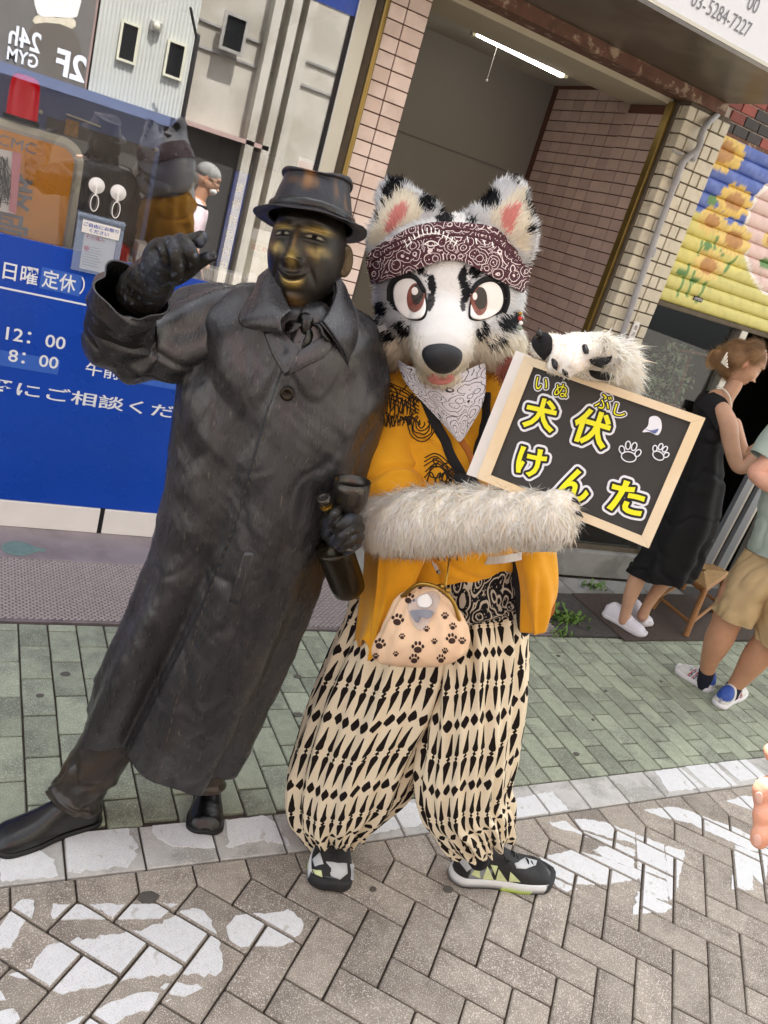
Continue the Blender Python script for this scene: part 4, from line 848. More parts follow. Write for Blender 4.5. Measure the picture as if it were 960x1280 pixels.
def shoe(parent, heel, toe, width, height, upper, sole, st=.022, cuff=.5, name='shoe', col=None, laces=None, zrot=0, solecol=None, toe_w=.9, lift=0.0):
    """shoe on the ground from heel to toe; width and height in metres"""
    h = np.array(heel, float); t = np.array(toe, float); h[2] = t[2] = 0; L_ = np.linalg.norm(t - h); f = (t - h) / L_; r = np.array([f[1], -f[0], 0]); up = V3(0, 0, 1)
    nv, nu = 56, 36; s = .5 - .5 * np.cos(np.linspace(0, math.pi, nv)); hw = crom(np.array([[.62], [.70], [.70], [.72], [.82], [.96], [1.0], [.96], [.80]]), s)[:, 0] * width / 2 * np.sqrt(np.clip(1 - (np.clip(s - .84, 0, 1) / .163) ** 2.2, 0, 1)) * np.sqrt(np.clip(1 - (np.clip(.10 - s, 0, 1) / .103) ** 2, 0, 1))
    hh = crom(np.array([[.62], [.98], [1.0], [.96], [.80], [.62], [.52], [.44], [.16]]), s)[:, 0] * height
    if cuff < .4: hh = crom(np.array([[.40], [.62], [.66], [.66], [.62], [.56], [.50], [.42], [.16]]), s)[:, 0] * height
    tq = np.linspace(0, math.pi, nu - 8); G_ = []
    z0 = st * .7
    for i in range(nv):
        c = h + f * L_ * (s[i]); ring = []
        for a_ in tq: ring.append(c + r * hw[i] * math.copysign(abs(math.cos(a_)) ** .72, math.cos(a_)) + up * (z0 + (hh[i] - z0) * math.sin(a_) ** .8))
        for a_ in np.linspace(-1, 1, 10)[1:-1]: ring.append(c + r * hw[i] * a_ + up * z0)
        G_.append(ring)
    G_ = np.array(G_); V = G_.reshape(-1, 3); F = [tuple(q) for q in gridF(nv, nu)] + [tuple(range(nu))[::-1], tuple(range((nv - 1) * nu, nv * nu))]
    V = V + up * lift * 1
    wr = vnoise(V, 14, 4)[:, None] * .0012; V = V + (V - (V.mean(0))) / .15 * wr
    ss = ((V - h) @ f) / L_; rr = ((V - h) @ r) / (width / 2); zz = (V[:, 2] - lift) / height
    cc = col(ss, rr, zz) if col else None
    o = obj(name, V, F, upper, parent, smooth=True, color=cc)
    q = []; 
    for i in range(nv): q.append((h + f * L_ * (s[i] * 1.03 - .015), hw[i] * 1.06 + .001))
    m = len(q); P = [c + r * w_ for c, w_ in q] + [c - r * w_ for c, w_ in q[::-1]]; n = len(P)
    sp = np.linspace(0, 1, m); toeup = .010 * np.clip((sp - .75) / .25, 0, 1) ** 2; tu = np.concatenate([toeup, toeup[::-1]]) + lift
    lv = [(0.0, .97), (.004, 1.0), (st * .6, 1.0), (st, .985), (st * 1.02, .9)]; VV = []; cm = np.mean(P, axis=0)
    for z_, k in lv: VV += [cm + (p - cm) * k + up * (z_ + tu[j]) for j, p in enumerate(P)]
    FF = [(a * n + j, a * n + (j + 1) % n, (a + 1) * n + (j + 1) % n, (a + 1) * n + j) for a in range(len(lv) - 1) for j in range(n)] + [tuple(range(n))[::-1], tuple(range((len(lv) - 1) * n, len(lv) * n))]
    VV = np.array(VV); sc_ = None
    if solecol: sc_ = solecol(((VV - h) @ f) / L_, ((VV - h) @ r) / (width / 2), VV[:, 2] / st)
    obj('sole', VV, FF, sole, o, smooth=True, color=sc_)
    if laces:
        for k in range(5):
            s_ = .42 + k * .085; c = h + f * L_ * s_; hz = np.interp(s_, s, hh); w_ = np.interp(s_, s, hw) * .5; sg = 1 if k % 2 else -1
            P = [c - r * w_ + up * (hz * .80 + lift), c + f * .006 * sg + up * (hz * 1.0 + .004 + lift), c + r * w_ + up * (hz * .80 + lift)]; VV, FF = tube(P, .0028, 8, 10); obj('lace', VV, FF, laces, o, smooth=True)
    return o
def finger(P, r0, r1, **k): return tube(P, np.linspace(r0, r1, len(P)), nu=14, **k)
# ================================================================== BRONZE-PAINTED MAN
pm('coat_bronze', G('353538'), .28, metal=.3, var=.34, vs=16, bump=.35, bs=150, spec=.9, col2=G('40382f'), mix=(.55, .9), ms=8, stretch=(1.3,1.3,.3), speck=(150, G('5e5a52'), .70))
pm('coat_lining', G('0f0e0d'), .6, var=.2)
pm('leather_black', G('0d0d0f'), .2, metal=.1, var=.25, vs=12, bump=.35, bs=90, spec=.6, col2=G('1a1817'), ms=8)
pm('trouser_leather', G('322e2b'), .32, metal=.15, var=.3, vs=9, bump=.35, bs=90, spec=.6, col2=G('453a30'), ms=7)
pm('glove', G('25231f'), .36, metal=.3, var=.3, vs=20, bump=.45, bs=130, col2=G('343b48'), ms=16, mix=(.5, .65), speck=(90, G('4d5460'), .64))
pm('bronze_skin', (1, 1, 1), .36, metal=.45, attr=True, var=.12, vs=25, bump=.3, bs=180, spec=.6)
pm('hat_bronze', (1, 1, 1), .42, metal=.35, attr=True, var=.15, vs=12, bump=.25, bs=120)
pm('scarf_black', G('15130f'), .25, metal=.2, var=.2, vs=20, bump=.5, bs=50, spec=.7)
pm('goblet_metal', G('4d4944'), .28, metal=.8, var=.15, vs=14, bump=.1, bs=60, stretch=(1, 1, .2))
pm('bottle_dark', G('2c261b'), .22, metal=.6, var=.2, vs=9, bump=.1, bs=60)
pm('gold', G('a8863e'), .3, metal=.9, var=.1)
FS = Frame((.62, 1.62, 0)); SF = FS
man = thing('person', FS.o, 'bronze-painted living statue in long coat and hat with one glove raised', 'person')
# coat ---------------------------------------------------------------
crow = [(352, 372, 412, 384, 0, .055), (326, 360, 442, 392, 0, .09), (292, 358, 466, 412, 0, .12), (262, 385, 478, 446, 0, .138), (238, 430, 480, 490, 0, .148), (222, 480, 470, 536, 0, .152), (214, 545, 452, 590, 0, .155),
        (205, 612, 430, 645, 0, .155), (189, 678, 404, 700, 0, .155), (166, 738, 378, 762, 0, .16), (143, 790, 350, 825, 0, .165), (122, 838, 318, 890, 0, .165), (109, 872, 286, 958, 0, .16)]
def tp(t): return np.interp(t, [0, .25, .6, 1], [1.57, 1.60, 1.70, 1.86])
def coat_disp(TH, T, G_):
    th0 = tp(T); d = np.zeros_like(TH)
    d += .0075 / (1 + np.exp(np.clip((TH - th0) / .006, -60, 60))) * (T > .05) * (np.cos(TH - 1.57) > 0)
    d -= .020 * np.exp(-((TH - th0 - .13) / .075) ** 2) * np.clip((T - .35) / .65, 0, 1) ** 1.5
    d += .010 * np.exp(-((TH - th0 - .42) / .16) ** 2) * np.clip((T - .3) / .7, 0, 1) ** 1.5
    am = .005 + .026 * np.clip((T - .3) / .7, 0, 1) ** 1.3
    d += am * (.6 * np.sin(TH * 5 + .8 + T * 1.2) + .4 * np.sin(TH * 9 + 2 - T * 2))
    P = G_.reshape(-1, 3) * V3(1, 1, .35); d += (vnoise(P, 3.2, 11, 3).reshape(TH.shape)) * .006
    d += (vnoise(G_.reshape(-1, 3), 9, 12, 3).reshape(TH.shape)) * .0018
    # pull lines running from the armpit and shoulder
    sh = np.exp(-((T - .33) / .13) ** 2); d += sh * .007 * np.sin(TH * 6 + T * 42) * np.clip(np.cos(TH - 2.5), 0, 1) ** 2
    d += np.exp(-((T - .28) / .15) ** 2) * .006 * np.sin(TH * 4 - T * 36) * np.clip(np.cos(TH - .7), 0, 1) ** 2
    for sd, sc_c, am_c in ((61, 2.6, .0018), (62, 4.5, .0012), (63, 8, .0005)):
        cn_ = vnoise(G_.reshape(-1, 3) * V3(1, 1, .55), sc_c, sd, 2).reshape(TH.shape); d -= am_c * np.exp(-(cn_ / .10) ** 2); d += am_c * .7 * np.exp(-((cn_ - .22) / .12) ** 2)
    d -= .006 * np.exp(-((T - .60) / .02) ** 2) * np.exp(-((TH - .9) / .10) ** 2)
    return d
V, F, _ = loft(FS, crow, 420, 340, coat_disp, p=.92, caps=False)
th_ = _[0].ravel(); # open hem: add inner skin
coatV, coatF = V, F; nvu = len(V)
cen = V.reshape(340, 420, 3).mean(1, keepdims=True); inner = (V.reshape(340, 420, 3) - (V.reshape(340, 420, 3) - cen) * .04).reshape(-1, 3)
hb0 = 339 * 420; hemF = [(hb0 + j, hb0 + (j + 1) % 420, nvu + hb0 + (j + 1) % 420, nvu + hb0 + j) for j in range(420)]
FF = np.vstack([F, F[:, ::-1] + nvu, np.array(hemF)])
coat = obj('coat', np.vstack([V, inner]), FF, M['coat_bronze'], man, smooth=True)
bvc = bvh_of(V, F)
# raised sleeve, with an open cuff ----------------------------------
sl_pts = [(345, 415, -.02, 56), (300, 412, -.01, 57), (255, 415, .0, 56), (212, 425, .03, 52), (172, 428, .06, 50), (150, 418, .10, 47), (150, 398, .14, 45), (158, 378, .18, 44), (166, 362, .205, 43)]
P = np.array([FS.at(*p[:3]) for p in sl_pts]); R = np.array([p[3] * FS.mpp(*p[:3]) for p in sl_pts])
def tube_open(P, R, nu=90, nv=110, disp=None, inner=None, flat=1.0, ref=(0, 0, 1)):
    W = crom(np.hstack([P, R[:, None]]), np.linspace(0, 1, nv)); c = W[:, :3]; r = W[:, 3]; T = np.gradient(c, axis=0); T /= np.linalg.norm(T, axis=1, keepdims=True)
    for _ in range(6): T[1:-1] = (T[:-2] + T[1:-1] + T[2:]); T /= np.linalg.norm(T, axis=1, keepdims=True)
    x = np.cross(ref, T[0]); X = []
    for i in range(nv): x = x - (x @ T[i]) * T[i]; x /= np.linalg.norm(x); X.append(x)
    X = np.array(X); Y = np.cross(T, X); th = np.arange(nu) * 2 * math.pi / nu; TH, TT = np.meshgrid(th, np.linspace(0, 1, nv))
    rr = r[:, None] * np.ones_like(TH); G_ = c[:, None] + (X[:, None] * np.cos(TH)[..., None] + Y[:, None] * np.sin(TH)[..., None] * flat) * rr[..., None]
    if disp is not None: G_ = G_ + (G_ - c[:, None]) / rr[..., None] * disp(TH, TT, G_)[..., None]
    V = G_.reshape(-1, 3); F = gridF(nv, nu)
    if inner: 
        Gi = c[:, None] + (G_ - c[:, None]) * (1 - inner); k = len(V); V = np.vstack([V, Gi.reshape(-1, 3)]); b = (nv - 1) * nu
        F = np.vstack([F, F[:, ::-1] + k, np.array([(b + j, k + b + j, k + b + (j + 1) % nu, b + (j + 1) % nu) for j in range(nu)])[:, ::-1]])
    return V, F
def sl_disp(TH, T, G_):
    d = crease(G_.reshape(-1, 3), 4, 9, .007).reshape(TH.shape) + vnoise(G_.reshape(-1, 3), 5, 21, 3).reshape(TH.shape) * .006
    d += .008 * np.sin(T * 40 + np.sin(TH * 2) * 2.2) * np.exp(-((T - .52) / .14) ** 2) * (.4 + .6 * np.abs(np.sin(TH)))
    d += .007 * np.sin(TH * 6 + T * 9) * np.exp(-((T - .25) / .18) ** 2); d += .005 * np.sin(TH * 5 + 1) * np.clip((T - .6) / .4, 0, 1); return d
V, F = tube_open(P, R, disp=sl_disp, inner=.05); slv = obj('sleeve', V, F, M['coat_bronze'], man, smooth=True)
P = np.array([FS.at(*p[:3]) for p in sl_pts[4:]]); R = np.array([p[3] * FS.mpp(*p[:3]) for p in sl_pts[4:]]) * .90; V, F = tube_open(P[:-1] * 1, R[:-1], 40, 20); obj('sleeve_lining', V, F[:, ::-1], M['coat_lining'], man, smooth=True)
# hanging sleeve beside the costumed person
P = [(430, 428, -.03, 42), (436, 478, -.05, 40), (426, 540, -.05, 36), (416, 600, -.03, 32), (413, 640, .02, 27), (416, 655, .05, 24)]
P_, R_ = np.array([FS.at(*p[:3]) for p in P]), np.array([p[3] * FS.mpp(*p[:3]) for p in P])
V, F = tube_open(P_, R_, 60, 70, disp=lambda TH, T, G_: vnoise(G_.reshape(-1, 3), 5, 23, 3).reshape(TH.shape) * .006 + .004 * np.sin(T * 50 + TH * 2), inner=.06); obj('sleeve', V, F, M['coat_bronze'], man, smooth=True)
# collar, lapels, button, stitching
cl = lambda u, v: .0
sheet('collar', FS, [[(352, 330, .045), (350, 345, .075), (354, 366, .115), (363, 390, .150)], [(338, 338, .050), (332, 352, .090), (335, 378, .135), (352, 400, .165)], [(326, 346, .060), (318, 370, .105), (318, 396, .146), (352, 412, .170)], [(322, 352, .060), (309, 380, .105), (303, 407, .140), (352, 417, .168)]], M['coat_bronze'], man, thick=.008, disp=lambda u, v: .003 * np.sin(u * 7 + v * 4))
sheet('collar', FS, [[(412, 340, .040), (418, 365, .085), (412, 388, .120), (402, 402, .150)], [(424, 352, .045), (430, 378, .085), (425, 402, .125), (414, 420, .155)], [(432, 362, .040), (438, 388, .080), (436, 415, .118), (428, 440, .140)], [(436, 368, .03), (444, 396, .070), (444, 428, .105), (435, 459, .125)]], M['coat_bronze'], man, thick=.008, disp=lambda u, v: .003 * np.sin(u * 6 + v * 5))
patch('lapel', bvc, [(330, 416), (352, 410), (372, 436), (382, 452), (356, 470), (342, 446)], M['coat_bronze'], man, off=.002, thick=.005, curve=False, res=8)
patch('lapel', bvc, [(372, 440), (408, 418), (416, 432), (404, 448), (358, 470)], M['coat_bronze'], man, off=.004, thick=.005, curve=False, res=8)
h, nn = hit(bvc, 359.5, 491.5); bt = M['bottle_dark']
V, F = lathe(h + nn * .004, nn, [(.0001, .006), (.006, .006), (.008, .008), (.0125, .008), (.0145, .005), (.0145, 0), (.012, -.004)], 28); b_ = obj('button', V, F, bt, man, smooth=True)
for k in range(4): c = h + nn * .011 + np.cross(nn, V3(0, 0, 1)) * (.003 if k % 2 else -.003) + V3(0, 0, .003 if k < 2 else -.003); V, F = ball(c, .0012, 8, 6); obj('button_hole', V, F, M['black'], b_)
def stitch(pts, nm='stitching'):
    q = crom(np.array(pts, float), np.linspace(0, 1, 90)); mb = MB()
    for i in range(0, 88, 2):
        h0, n0 = hit(bvc, *q[i]); h1, n1 = hit(bvc, *q[i + 1])
        if h0 is None or h1 is None: continue
        V, F = tube([h0 + n0 * .0008, h1 + n1 * .0008], .0009, 5, 2, sm=False, caps=False); mb.add(V, F)
    if mb.n: mb.build(nm, M['gold'] if False else M['mortar_dark'], man, kind='stuff')
stitch([(352, 474), (338, 520), (312, 600), (285, 680), (255, 760), (228, 850), (205, 940)])
patch('pocket_flap', bvc, [(306, 690), (318, 690), (300, 755), (286, 752)], M['coat_bronze'], man, off=.001, thick=.003, curve=False, res=6)
# body (head, neck and trunk in one mesh) -----------------------------
X, Y, Z = head_local(260, 240); Hc = FS.at(384, 318, .03); fdir = FS.n * math.cos(.40) - FS.r * math.sin(.40) * (1 if (FS.r @ (FS.at(500, 300) - FS.at(300, 300))) > 0 else -1)
rt = FS.r if FS.r @ (FS.at(500, 300) - FS.at(300, 300)) > 0 else -FS.r
fdir = FS.n * math.cos(.38) - rt * math.sin(.30) + V3(0, 0, .24); Rm = basis(fdir, V3(0, 0, 1) - rt * .17)
hV = np.stack([X, Y, Z], -1).reshape(-1, 3); hF = [tuple(f)[::-1] for f in gridF(*X.shape)]
def skincol(L):
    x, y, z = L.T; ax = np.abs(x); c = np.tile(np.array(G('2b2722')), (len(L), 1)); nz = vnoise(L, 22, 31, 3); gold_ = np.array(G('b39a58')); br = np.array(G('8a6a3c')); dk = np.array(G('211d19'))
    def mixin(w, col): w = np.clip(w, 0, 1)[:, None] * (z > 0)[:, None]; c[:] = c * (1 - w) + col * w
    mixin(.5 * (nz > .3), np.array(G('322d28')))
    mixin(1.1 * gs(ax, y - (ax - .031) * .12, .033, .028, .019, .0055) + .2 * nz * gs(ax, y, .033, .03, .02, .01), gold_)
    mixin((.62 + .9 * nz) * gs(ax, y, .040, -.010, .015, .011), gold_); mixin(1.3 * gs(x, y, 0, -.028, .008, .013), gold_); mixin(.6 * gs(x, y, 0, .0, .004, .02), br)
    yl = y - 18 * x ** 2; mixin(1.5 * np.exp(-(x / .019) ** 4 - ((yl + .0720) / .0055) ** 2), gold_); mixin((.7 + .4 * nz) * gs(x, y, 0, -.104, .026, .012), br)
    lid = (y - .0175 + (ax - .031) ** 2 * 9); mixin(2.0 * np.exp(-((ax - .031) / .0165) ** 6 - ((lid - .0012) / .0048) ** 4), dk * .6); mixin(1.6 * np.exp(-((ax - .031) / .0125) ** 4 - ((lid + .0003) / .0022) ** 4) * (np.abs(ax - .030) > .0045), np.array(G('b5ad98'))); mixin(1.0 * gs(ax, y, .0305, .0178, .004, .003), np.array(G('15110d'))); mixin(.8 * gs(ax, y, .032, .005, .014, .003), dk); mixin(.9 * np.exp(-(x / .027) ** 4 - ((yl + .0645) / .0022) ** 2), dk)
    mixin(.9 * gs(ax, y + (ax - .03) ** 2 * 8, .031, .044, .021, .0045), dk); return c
cH = skincol(hV); V = place(hV * 1.06, Hc, Rm); mb = MB(); mb.add(V, hF); cols = [cH]
for s in (-1, 1):
    eV, eF = ear_local(s); mb.add(place(eV * 1.06, Hc, Rm), eF); cols.append(np.tile(np.array(G('5a4a30')), (len(eV), 1)))
nk = [FS.at(378, 470, -.01), FS.at(380, 430, -.01), FS.at(383, 395, -.01), FS.at(388, 350, .0)]
V, F = tube(nk, [.11, .085, .058, .056], nu=32, nv=24); mb.add(V, F); cols.append(np.tile(np.array(G('2c2620')), (len(V), 1)))
V, F = tube([FS.at(378, 460, -.02), FS.at(330, 640, -.02), FS.at(250, 800, -.02)], [.10, .12, .11], nu=24); mb.add(V, F); cols.append(np.tile(np.array(G('2c2620')), (len(V), 1)))
mb.build('body', M['bronze_skin'], man, smooth=True, color=np.vstack(cols))
# close-cropped hair at the temple
hb = MB()
# hat ----------------------------------------------------------------
Ht = FS.at(389, 276, .03); hu = FS.at(394, 214, .02) - FS.at(391, 272, .02); hu /= np.linalg.norm(hu); hu = hu + FS.n * .10; hu /= np.linalg.norm(hu)
HB = basis(fdir, hu); HB = basis(HB[2], hu)
prof = [(.0, .104, 0), (.050, .103, 0), (.074, .102, 0), (.081, .097, 0), (.080, .092, 0), (.0755, .088, 0), (.083, .06, 0), (.093, .022, 0), (.0985, .008, 0), (.101, .006, 0), (.098, .003, 0), (.108, -.001, 0), (.120, -.005, 0), (.130, -.006, 0), (.1312, -.008, 0), (.129, -.010, 0), (.112, -.007, 0), (.096, -.006, 0), (.09, .02, 0), (.0, .05, 0)]
pr = crom(np.array(prof, float), np.linspace(0, 1, 90)); nu = 96; th = np.arange(nu) * 2 * math.pi / nu; hg = []
for r, hgt, _ in pr:
    x = r * np.cos(th) * .93; z = r * np.sin(th) * 1.06; y = np.full(nu, hgt)
    out = np.clip((r - .10) / .04, 0, 1); y = y - .016 * out * np.abs(np.cos(th)) ** 1.5 * 0 + .003 * out * np.cos(th) ** 2 - .010 * out * np.sin(th).clip(0, 1)
    top = np.clip((hgt - .08) / .02, 0, 1); y = y + top * (.006 * np.cos(th * 2) + .004 * np.sin(th * 3 + 1)) - top * .010 * np.clip(1 - r / .08, 0, 1)
    hg.append(np.stack([x, y, z], 1))
hL = np.array(hg).reshape(-1, 3) * V3(.93, .80, .93); hL = hL + vnoise(hL, 9, 41, 3)[:, None] * .0022 * V3(1, .6, 1)
c = np.tile(np.array(G('2b2b30')), (len(hL), 1)); nz = vnoise(hL, 12, 42, 3)
for (th0, y0, sx, sy, k) in ((1.50, .070, .16, .030, 1.0), (1.95, .055, .28, .012, .6), (2.2, .075, .10, .02, .5), (.75, .06, .12, .03, .6), (.35, .03, .1, .03, .7), (-.2, .05, .2, .02, .5)):
    an = np.arctan2(hL[:, 2], hL[:, 0]); w_ = np.clip((gs(an, hL[:, 1], th0, y0, sx, sy) * 1.5 - .3 + .7 * nz) * k * .75, 0, 1)[:, None] * (hL[:, 1:2] > .005); c = c * (1 - w_) + np.array(G('7d5a38')) * w_
hV_ = place(hL, Ht, HB); fF = [tuple(q)[::-1] for q in gridF(90, nu)]
hat = obj('hat', hV_, fF, M['hat_bronze'], man, smooth=True, color=c)
bdr = [(.1000, .004), (.1010, .012), (.0995, .020), (.0965, .022)]; bl = np.array([[[r_ * math.cos(t) * .93, y_, r_ * math.sin(t) * 1.06] for t in th] for r_, y_ in bdr]).reshape(-1, 3) * V3(.93, .80, .93); obj('hat_band', place(bl, Ht, HB), [tuple(q)[::-1] for q in gridF(4, nu)], M['leather_black'], hat, smooth=True)
# scarf ---------------------------------------------------------------
sm_ = MB()
for k, (dy, rr) in enumerate(((0, .010), (9, .012), (17, .011), (25, .013))):
    q = [FS.at(352 + k * 1.5, 366 + dy * .8, .045), FS.at(362, 383 + dy, .085), FS.at(382, 392 + dy * .9, .098), FS.at(405, 384 + dy * .9, .075), FS.at(418, 366 + dy, .03)]; V, F = tube(q, rr, nu=12, nv=26, ratio=.7); V = V + vnoise(V, 14, 50 + k, 2)[:, None] * .003; sm_.add(V, F)
q = [FS.at(381, 392, .105), FS.at(383, 402, .122), FS.at(380, 416, .125)]; V, F = tube(q, [.012, .018, .010], nu=16); V += vnoise(V, 20, 3)[:, None] * .003; sm_.add(V, F)
for (x0, y0, x1, y1, x2, y2) in ((380, 405, 370, 425, 366, 446), (384, 405, 390, 420, 378, 452), (386, 404, 402, 408, 410, 420), (378, 404, 368, 405, 362, 412)):
    V, F = tube([FS.at(x0, y0, .118), FS.at(x1, y1, .132), FS.at(x2, y2, .142)], [.008, .018, .012], nu=16, ratio=.35); V += vnoise(V, 18, int(x1))[:, None] * .004; sm_.add(V, F)
V, F = tube([FS.at(380, 380, .0), FS.at(380, 440, .06), FS.at(372, 470, .09)], [.05, .05, .02], nu=20); sm_.add(V, F)
sm_.build('scarf', M['scarf_black'], man, smooth=True)
# gloves: fused palm, wrist and fingers -------------------------------
gm = MB()
def fg(pts, mbx): V, F = ptube(FS, [(a, b, c, r * (.86 if r < 13.5 else 1)) for a, b, c, r in pts], nu=16); mbx.add(V, F)
fg([(172, 392, .13, 24), (180, 372, .17, 27), (186, 356, .20, 29), (192, 346, .22, 28), (198, 338, .23, 25)], gm)
fg([(176, 366, .18, 31), (190, 350, .20, 30)], gm)
fg([(194, 340, .235, 23), (206, 326, .245, 26), (216, 320, .25, 24), (228, 322, .245, 18)], gm)
fg([(190, 328, .235, 15), (192, 314, .255, 13), (200, 306, .265, 11), (206, 312, .28, 10), (208, 326, .28, 9)], gm)
fg([(206, 312, .25, 12), (212, 304, .275, 11.5), (219, 314, .295, 11), (222, 330, .295, 10.5), (221, 344, .285, 9.5)], gm)
fg([(220, 306, .25, 12), (227, 301, .275, 11.5), (235, 309, .295, 11), (240, 320, .295, 10.5), (240, 327, .285, 10)], gm)
fg([(226, 312, .24, 13), (236, 303, .25, 11.5), (246, 299, .25, 10.5), (253, 296, .25, 9), (249, 304, .27, 8)], gm)
fg([(218, 344, .235, 14), (234, 338, .25, 12.5), (248, 328, .26, 10.5), (260, 322, .265, 9), (266, 320, .265, 7.5)], gm)
V, F = remesh(gm, .0019, 2); nz = vnoise(V, 28, 61, 2); V = V + (nz[:, None] * .0011) * FS.n; obj('glove', V, F, M['glove'], man, smooth=True)
cfw = crom(np.array([[*FS.at(165, 366, .19), 30 * .0017], [*FS.at(175, 366, .185), 31 * .0017]]), np.array([0., 1.]))
# lower hand holding the goblet stem and bottle neck
FG = FS; gm = MB()
fg([(424, 640, .05, 17), (422, 655, .10, 20), (424, 668, .14, 20)], gm)
fg([(415, 655, .13, 17), (432, 664, .14, 18), (440, 672, .13, 14)], gm)
fg([(408, 668, .15, 9), (412, 655, .18, 9.5), (418, 643, .19, 9), (422, 638, .18, 7.5)], gm)
fg([(446, 650, .14, 9), (438, 648, .185, 9), (426, 656, .20, 8.5), (420, 663, .19, 7.5)], gm)
fg([(449, 660, .14, 9), (440, 660, .185, 9), (428, 670, .20, 8.5), (421, 678, .19, 7.5)], gm)
fg([(449, 671, .14, 8.5), (442, 672, .18, 8.5), (432, 680, .19, 8), (426, 685, .18, 7)], gm)
fg([(446, 680, .13, 7.5), (442, 683, .165, 7.5), (436, 688, .17, 7), (432, 690, .165, 6)], gm)
V, F = remesh(gm, .0018, 2); obj('glove', V, F, M['glove'], man, smooth=True)
# trousers and shoes ---------------------------------------------------
trd = lambda TH, T, G_: vnoise(G_.reshape(-1, 3), 6, 71, 3).reshape(TH.shape) * .006 + .004 * np.sin(T * 26 + TH) * np.clip((T - .62) / .38, 0, 1) + crease(G_.reshape(-1, 3), 5, 7, .007).reshape(TH.shape)
def leg(pts, nm='trouser_leg'):
    P = np.array([FS.at(*p[:3]) for p in pts]); R = np.array([p[3] * FS.mpp(*p[:3]) for p in pts]); V, F = tube_open(P, R, 48, 70, disp=trd, inner=.08, ref=(1, 0, 0)); obj(nm, V, F, M['trouser_leather'], man, smooth=True)
leg([(190, 820, -.03, 44), (160, 880, -.02, 40), (136, 930, 0, 36), (112, 968, .01, 34), (98, 990, .02, 33), (90, 1003, .03, 35)])
leg([(262, 850, -.06, 36), (258, 930, -.06, 30), (256, 965, -.05, 26), (255, 984, -.04, 25)])
hl, te = gnd(124, 1022), gnd(-14, 1062); shoe(man, hl, te, .100, .112, M['leather_black'], M['black'], .016)
hl, te = gnd(258, 984), gnd(255, 1046); shoe(man, hl, te, .098, .100, M['leather_black'], M['black'], .014)
# goblet and bottle ----------------------------------------------------
gb = thing('goblet', FS.at(440, 640, .15), 'dark metal goblet held upright in the lower glove against the orange sleeve', 'goblet')
top = FS.at(441, 601, .155); bot = FS.at(436, 642, .155); ax = top - bot; H_ = np.linalg.norm(ax); mp_ = FS.mpp(440, 620, .15); R0 = 22.5 * mp_
V, F = lathe(bot, ax, [(.001, 0), (R0 * .35, 0), (R0 * .62, H_ * .07), (R0 * .84, H_ * .22), (R0 * .95, H_ * .45), (R0, H_ * .75), (R0 * 1.02, H_), (R0 * .97, H_), (R0 * .93, H_ * .7), (R0 * .85, H_ * .4), (R0 * .5, H_ * .12), (.001, H_ * .1)], 48); obj('bowl', V, F[::-1], M['goblet_metal'], gb, smooth=True)
V, F = tube([bot, bot - ax * .8], [.006, .0055], 14, 6, caps=False); obj('stem', V, F, M['goblet_metal'], gb, smooth=True); V, F = lathe(bot - ax * 1.0, ax, [(.001, .0), (R0 * .8, 0), (R0 * .8, .002), (.006, .014), (.001, .016)], 32); obj('foot', V, F[::-1], M['goblet_metal'], gb, smooth=True)
bo = thing('bottle', FS.at(430, 740, .12), 'dark bronze bottle with a gold-ringed cap hanging from the lower glove', 'bottle')
t0, t1 = FS.at(437, 738, .09), FS.at(417, 684, .13); ax = t1 - t0; H_ = np.linalg.norm(ax); mp_ = FS.mpp(425, 710, .12); R0 = 23 * mp_; au = ax / H_
V, F = lathe(t0, ax, [(.001, 0), (R0 * .8, 0), (R0 * .93, H_ * .05), (R0 * .98, H_ * .2), (R0, H_ * .96), (R0 * .98, H_), (R0 * .8, H_ * 1.01), (.3 * R0, H_ * 1.05), (.25 * R0, H_ * 1.2)], 48); obj('bottle_body', V, F[::-1], M['bottle_dark'], bo, smooth=True)
c0, c1 = FS.at(416, 660, .15), FS.at(408, 634, .175); V, F = tube([t1, c0, c1], [.012, .010, .010], 16, 12, caps=False); obj('neck', V, F, M['bottle_dark'], bo, smooth=True)
a2 = c1 - c0; a2 /= np.linalg.norm(a2); V, F = lathe(c1, a2, [(.010, 0), (.0135, .001), (.0135, .006), (.011, .008), (.0125, .010), (.0125, .016)], 28); obj('gold_ring', V, F[::-1], M['gold'], bo, smooth=True)
V, F = lathe(c1 + a2 * .0161, a2, [(.0135, 0), (.0145, .002), (.0145, .012), (.012, .014), (.009, .0125), (.001, .0125)], 28); obj('cap', V, F[::-1], M['goblet_metal'], bo, smooth=True)
# ================================================================== COSTUMED PERSON
pm('fur', (1, 1, 1), .6, attr=True, var=.03, vs=30, spec=.25)
_m = MATS['fur'].node_tree; _b = _m.nodes['Principled BSDF']; _o = [n for n in _m.nodes if n.type == 'OUTPUT_MATERIAL'][0]; _t = _m.nodes.new('ShaderNodeBsdfTranslucent'); _x = _m.nodes.new('ShaderNodeMixShader'); _x.inputs[0].default_value = .42
_m.links.new(_b.inputs['Base Color'].links[0].from_socket, _t.inputs[0]); _m.links.new(_b.outputs[0], _x.inputs[1]); _m.links.new(_t.outputs[0], _x.inputs[2]); _m.links.new(_x.outputs[0], _o.inputs[0])
pm('plush', (1, 1, 1), .85, attr=True, var=.04, vs=60, bump=.35, bs=420, spec=.2, sheen=.3)
pm('nose_black', G('10131a'), .5, var=.08, bump=.4, bs=500)
pm('tongue', G('cf7f78'), .7, var=.06, bump=.3, bs=300)
pm('eye_white', G('f2eee8'), .45, var=.02); pm('iris', G('7d4438'), .4, var=.25, vs=30, col2=G('a06a5a'), ms=25); pm('pupil', G('38302c'), .4, var=.1); pm('felt_black', G('121114'), .9, var=.15, vs=60)
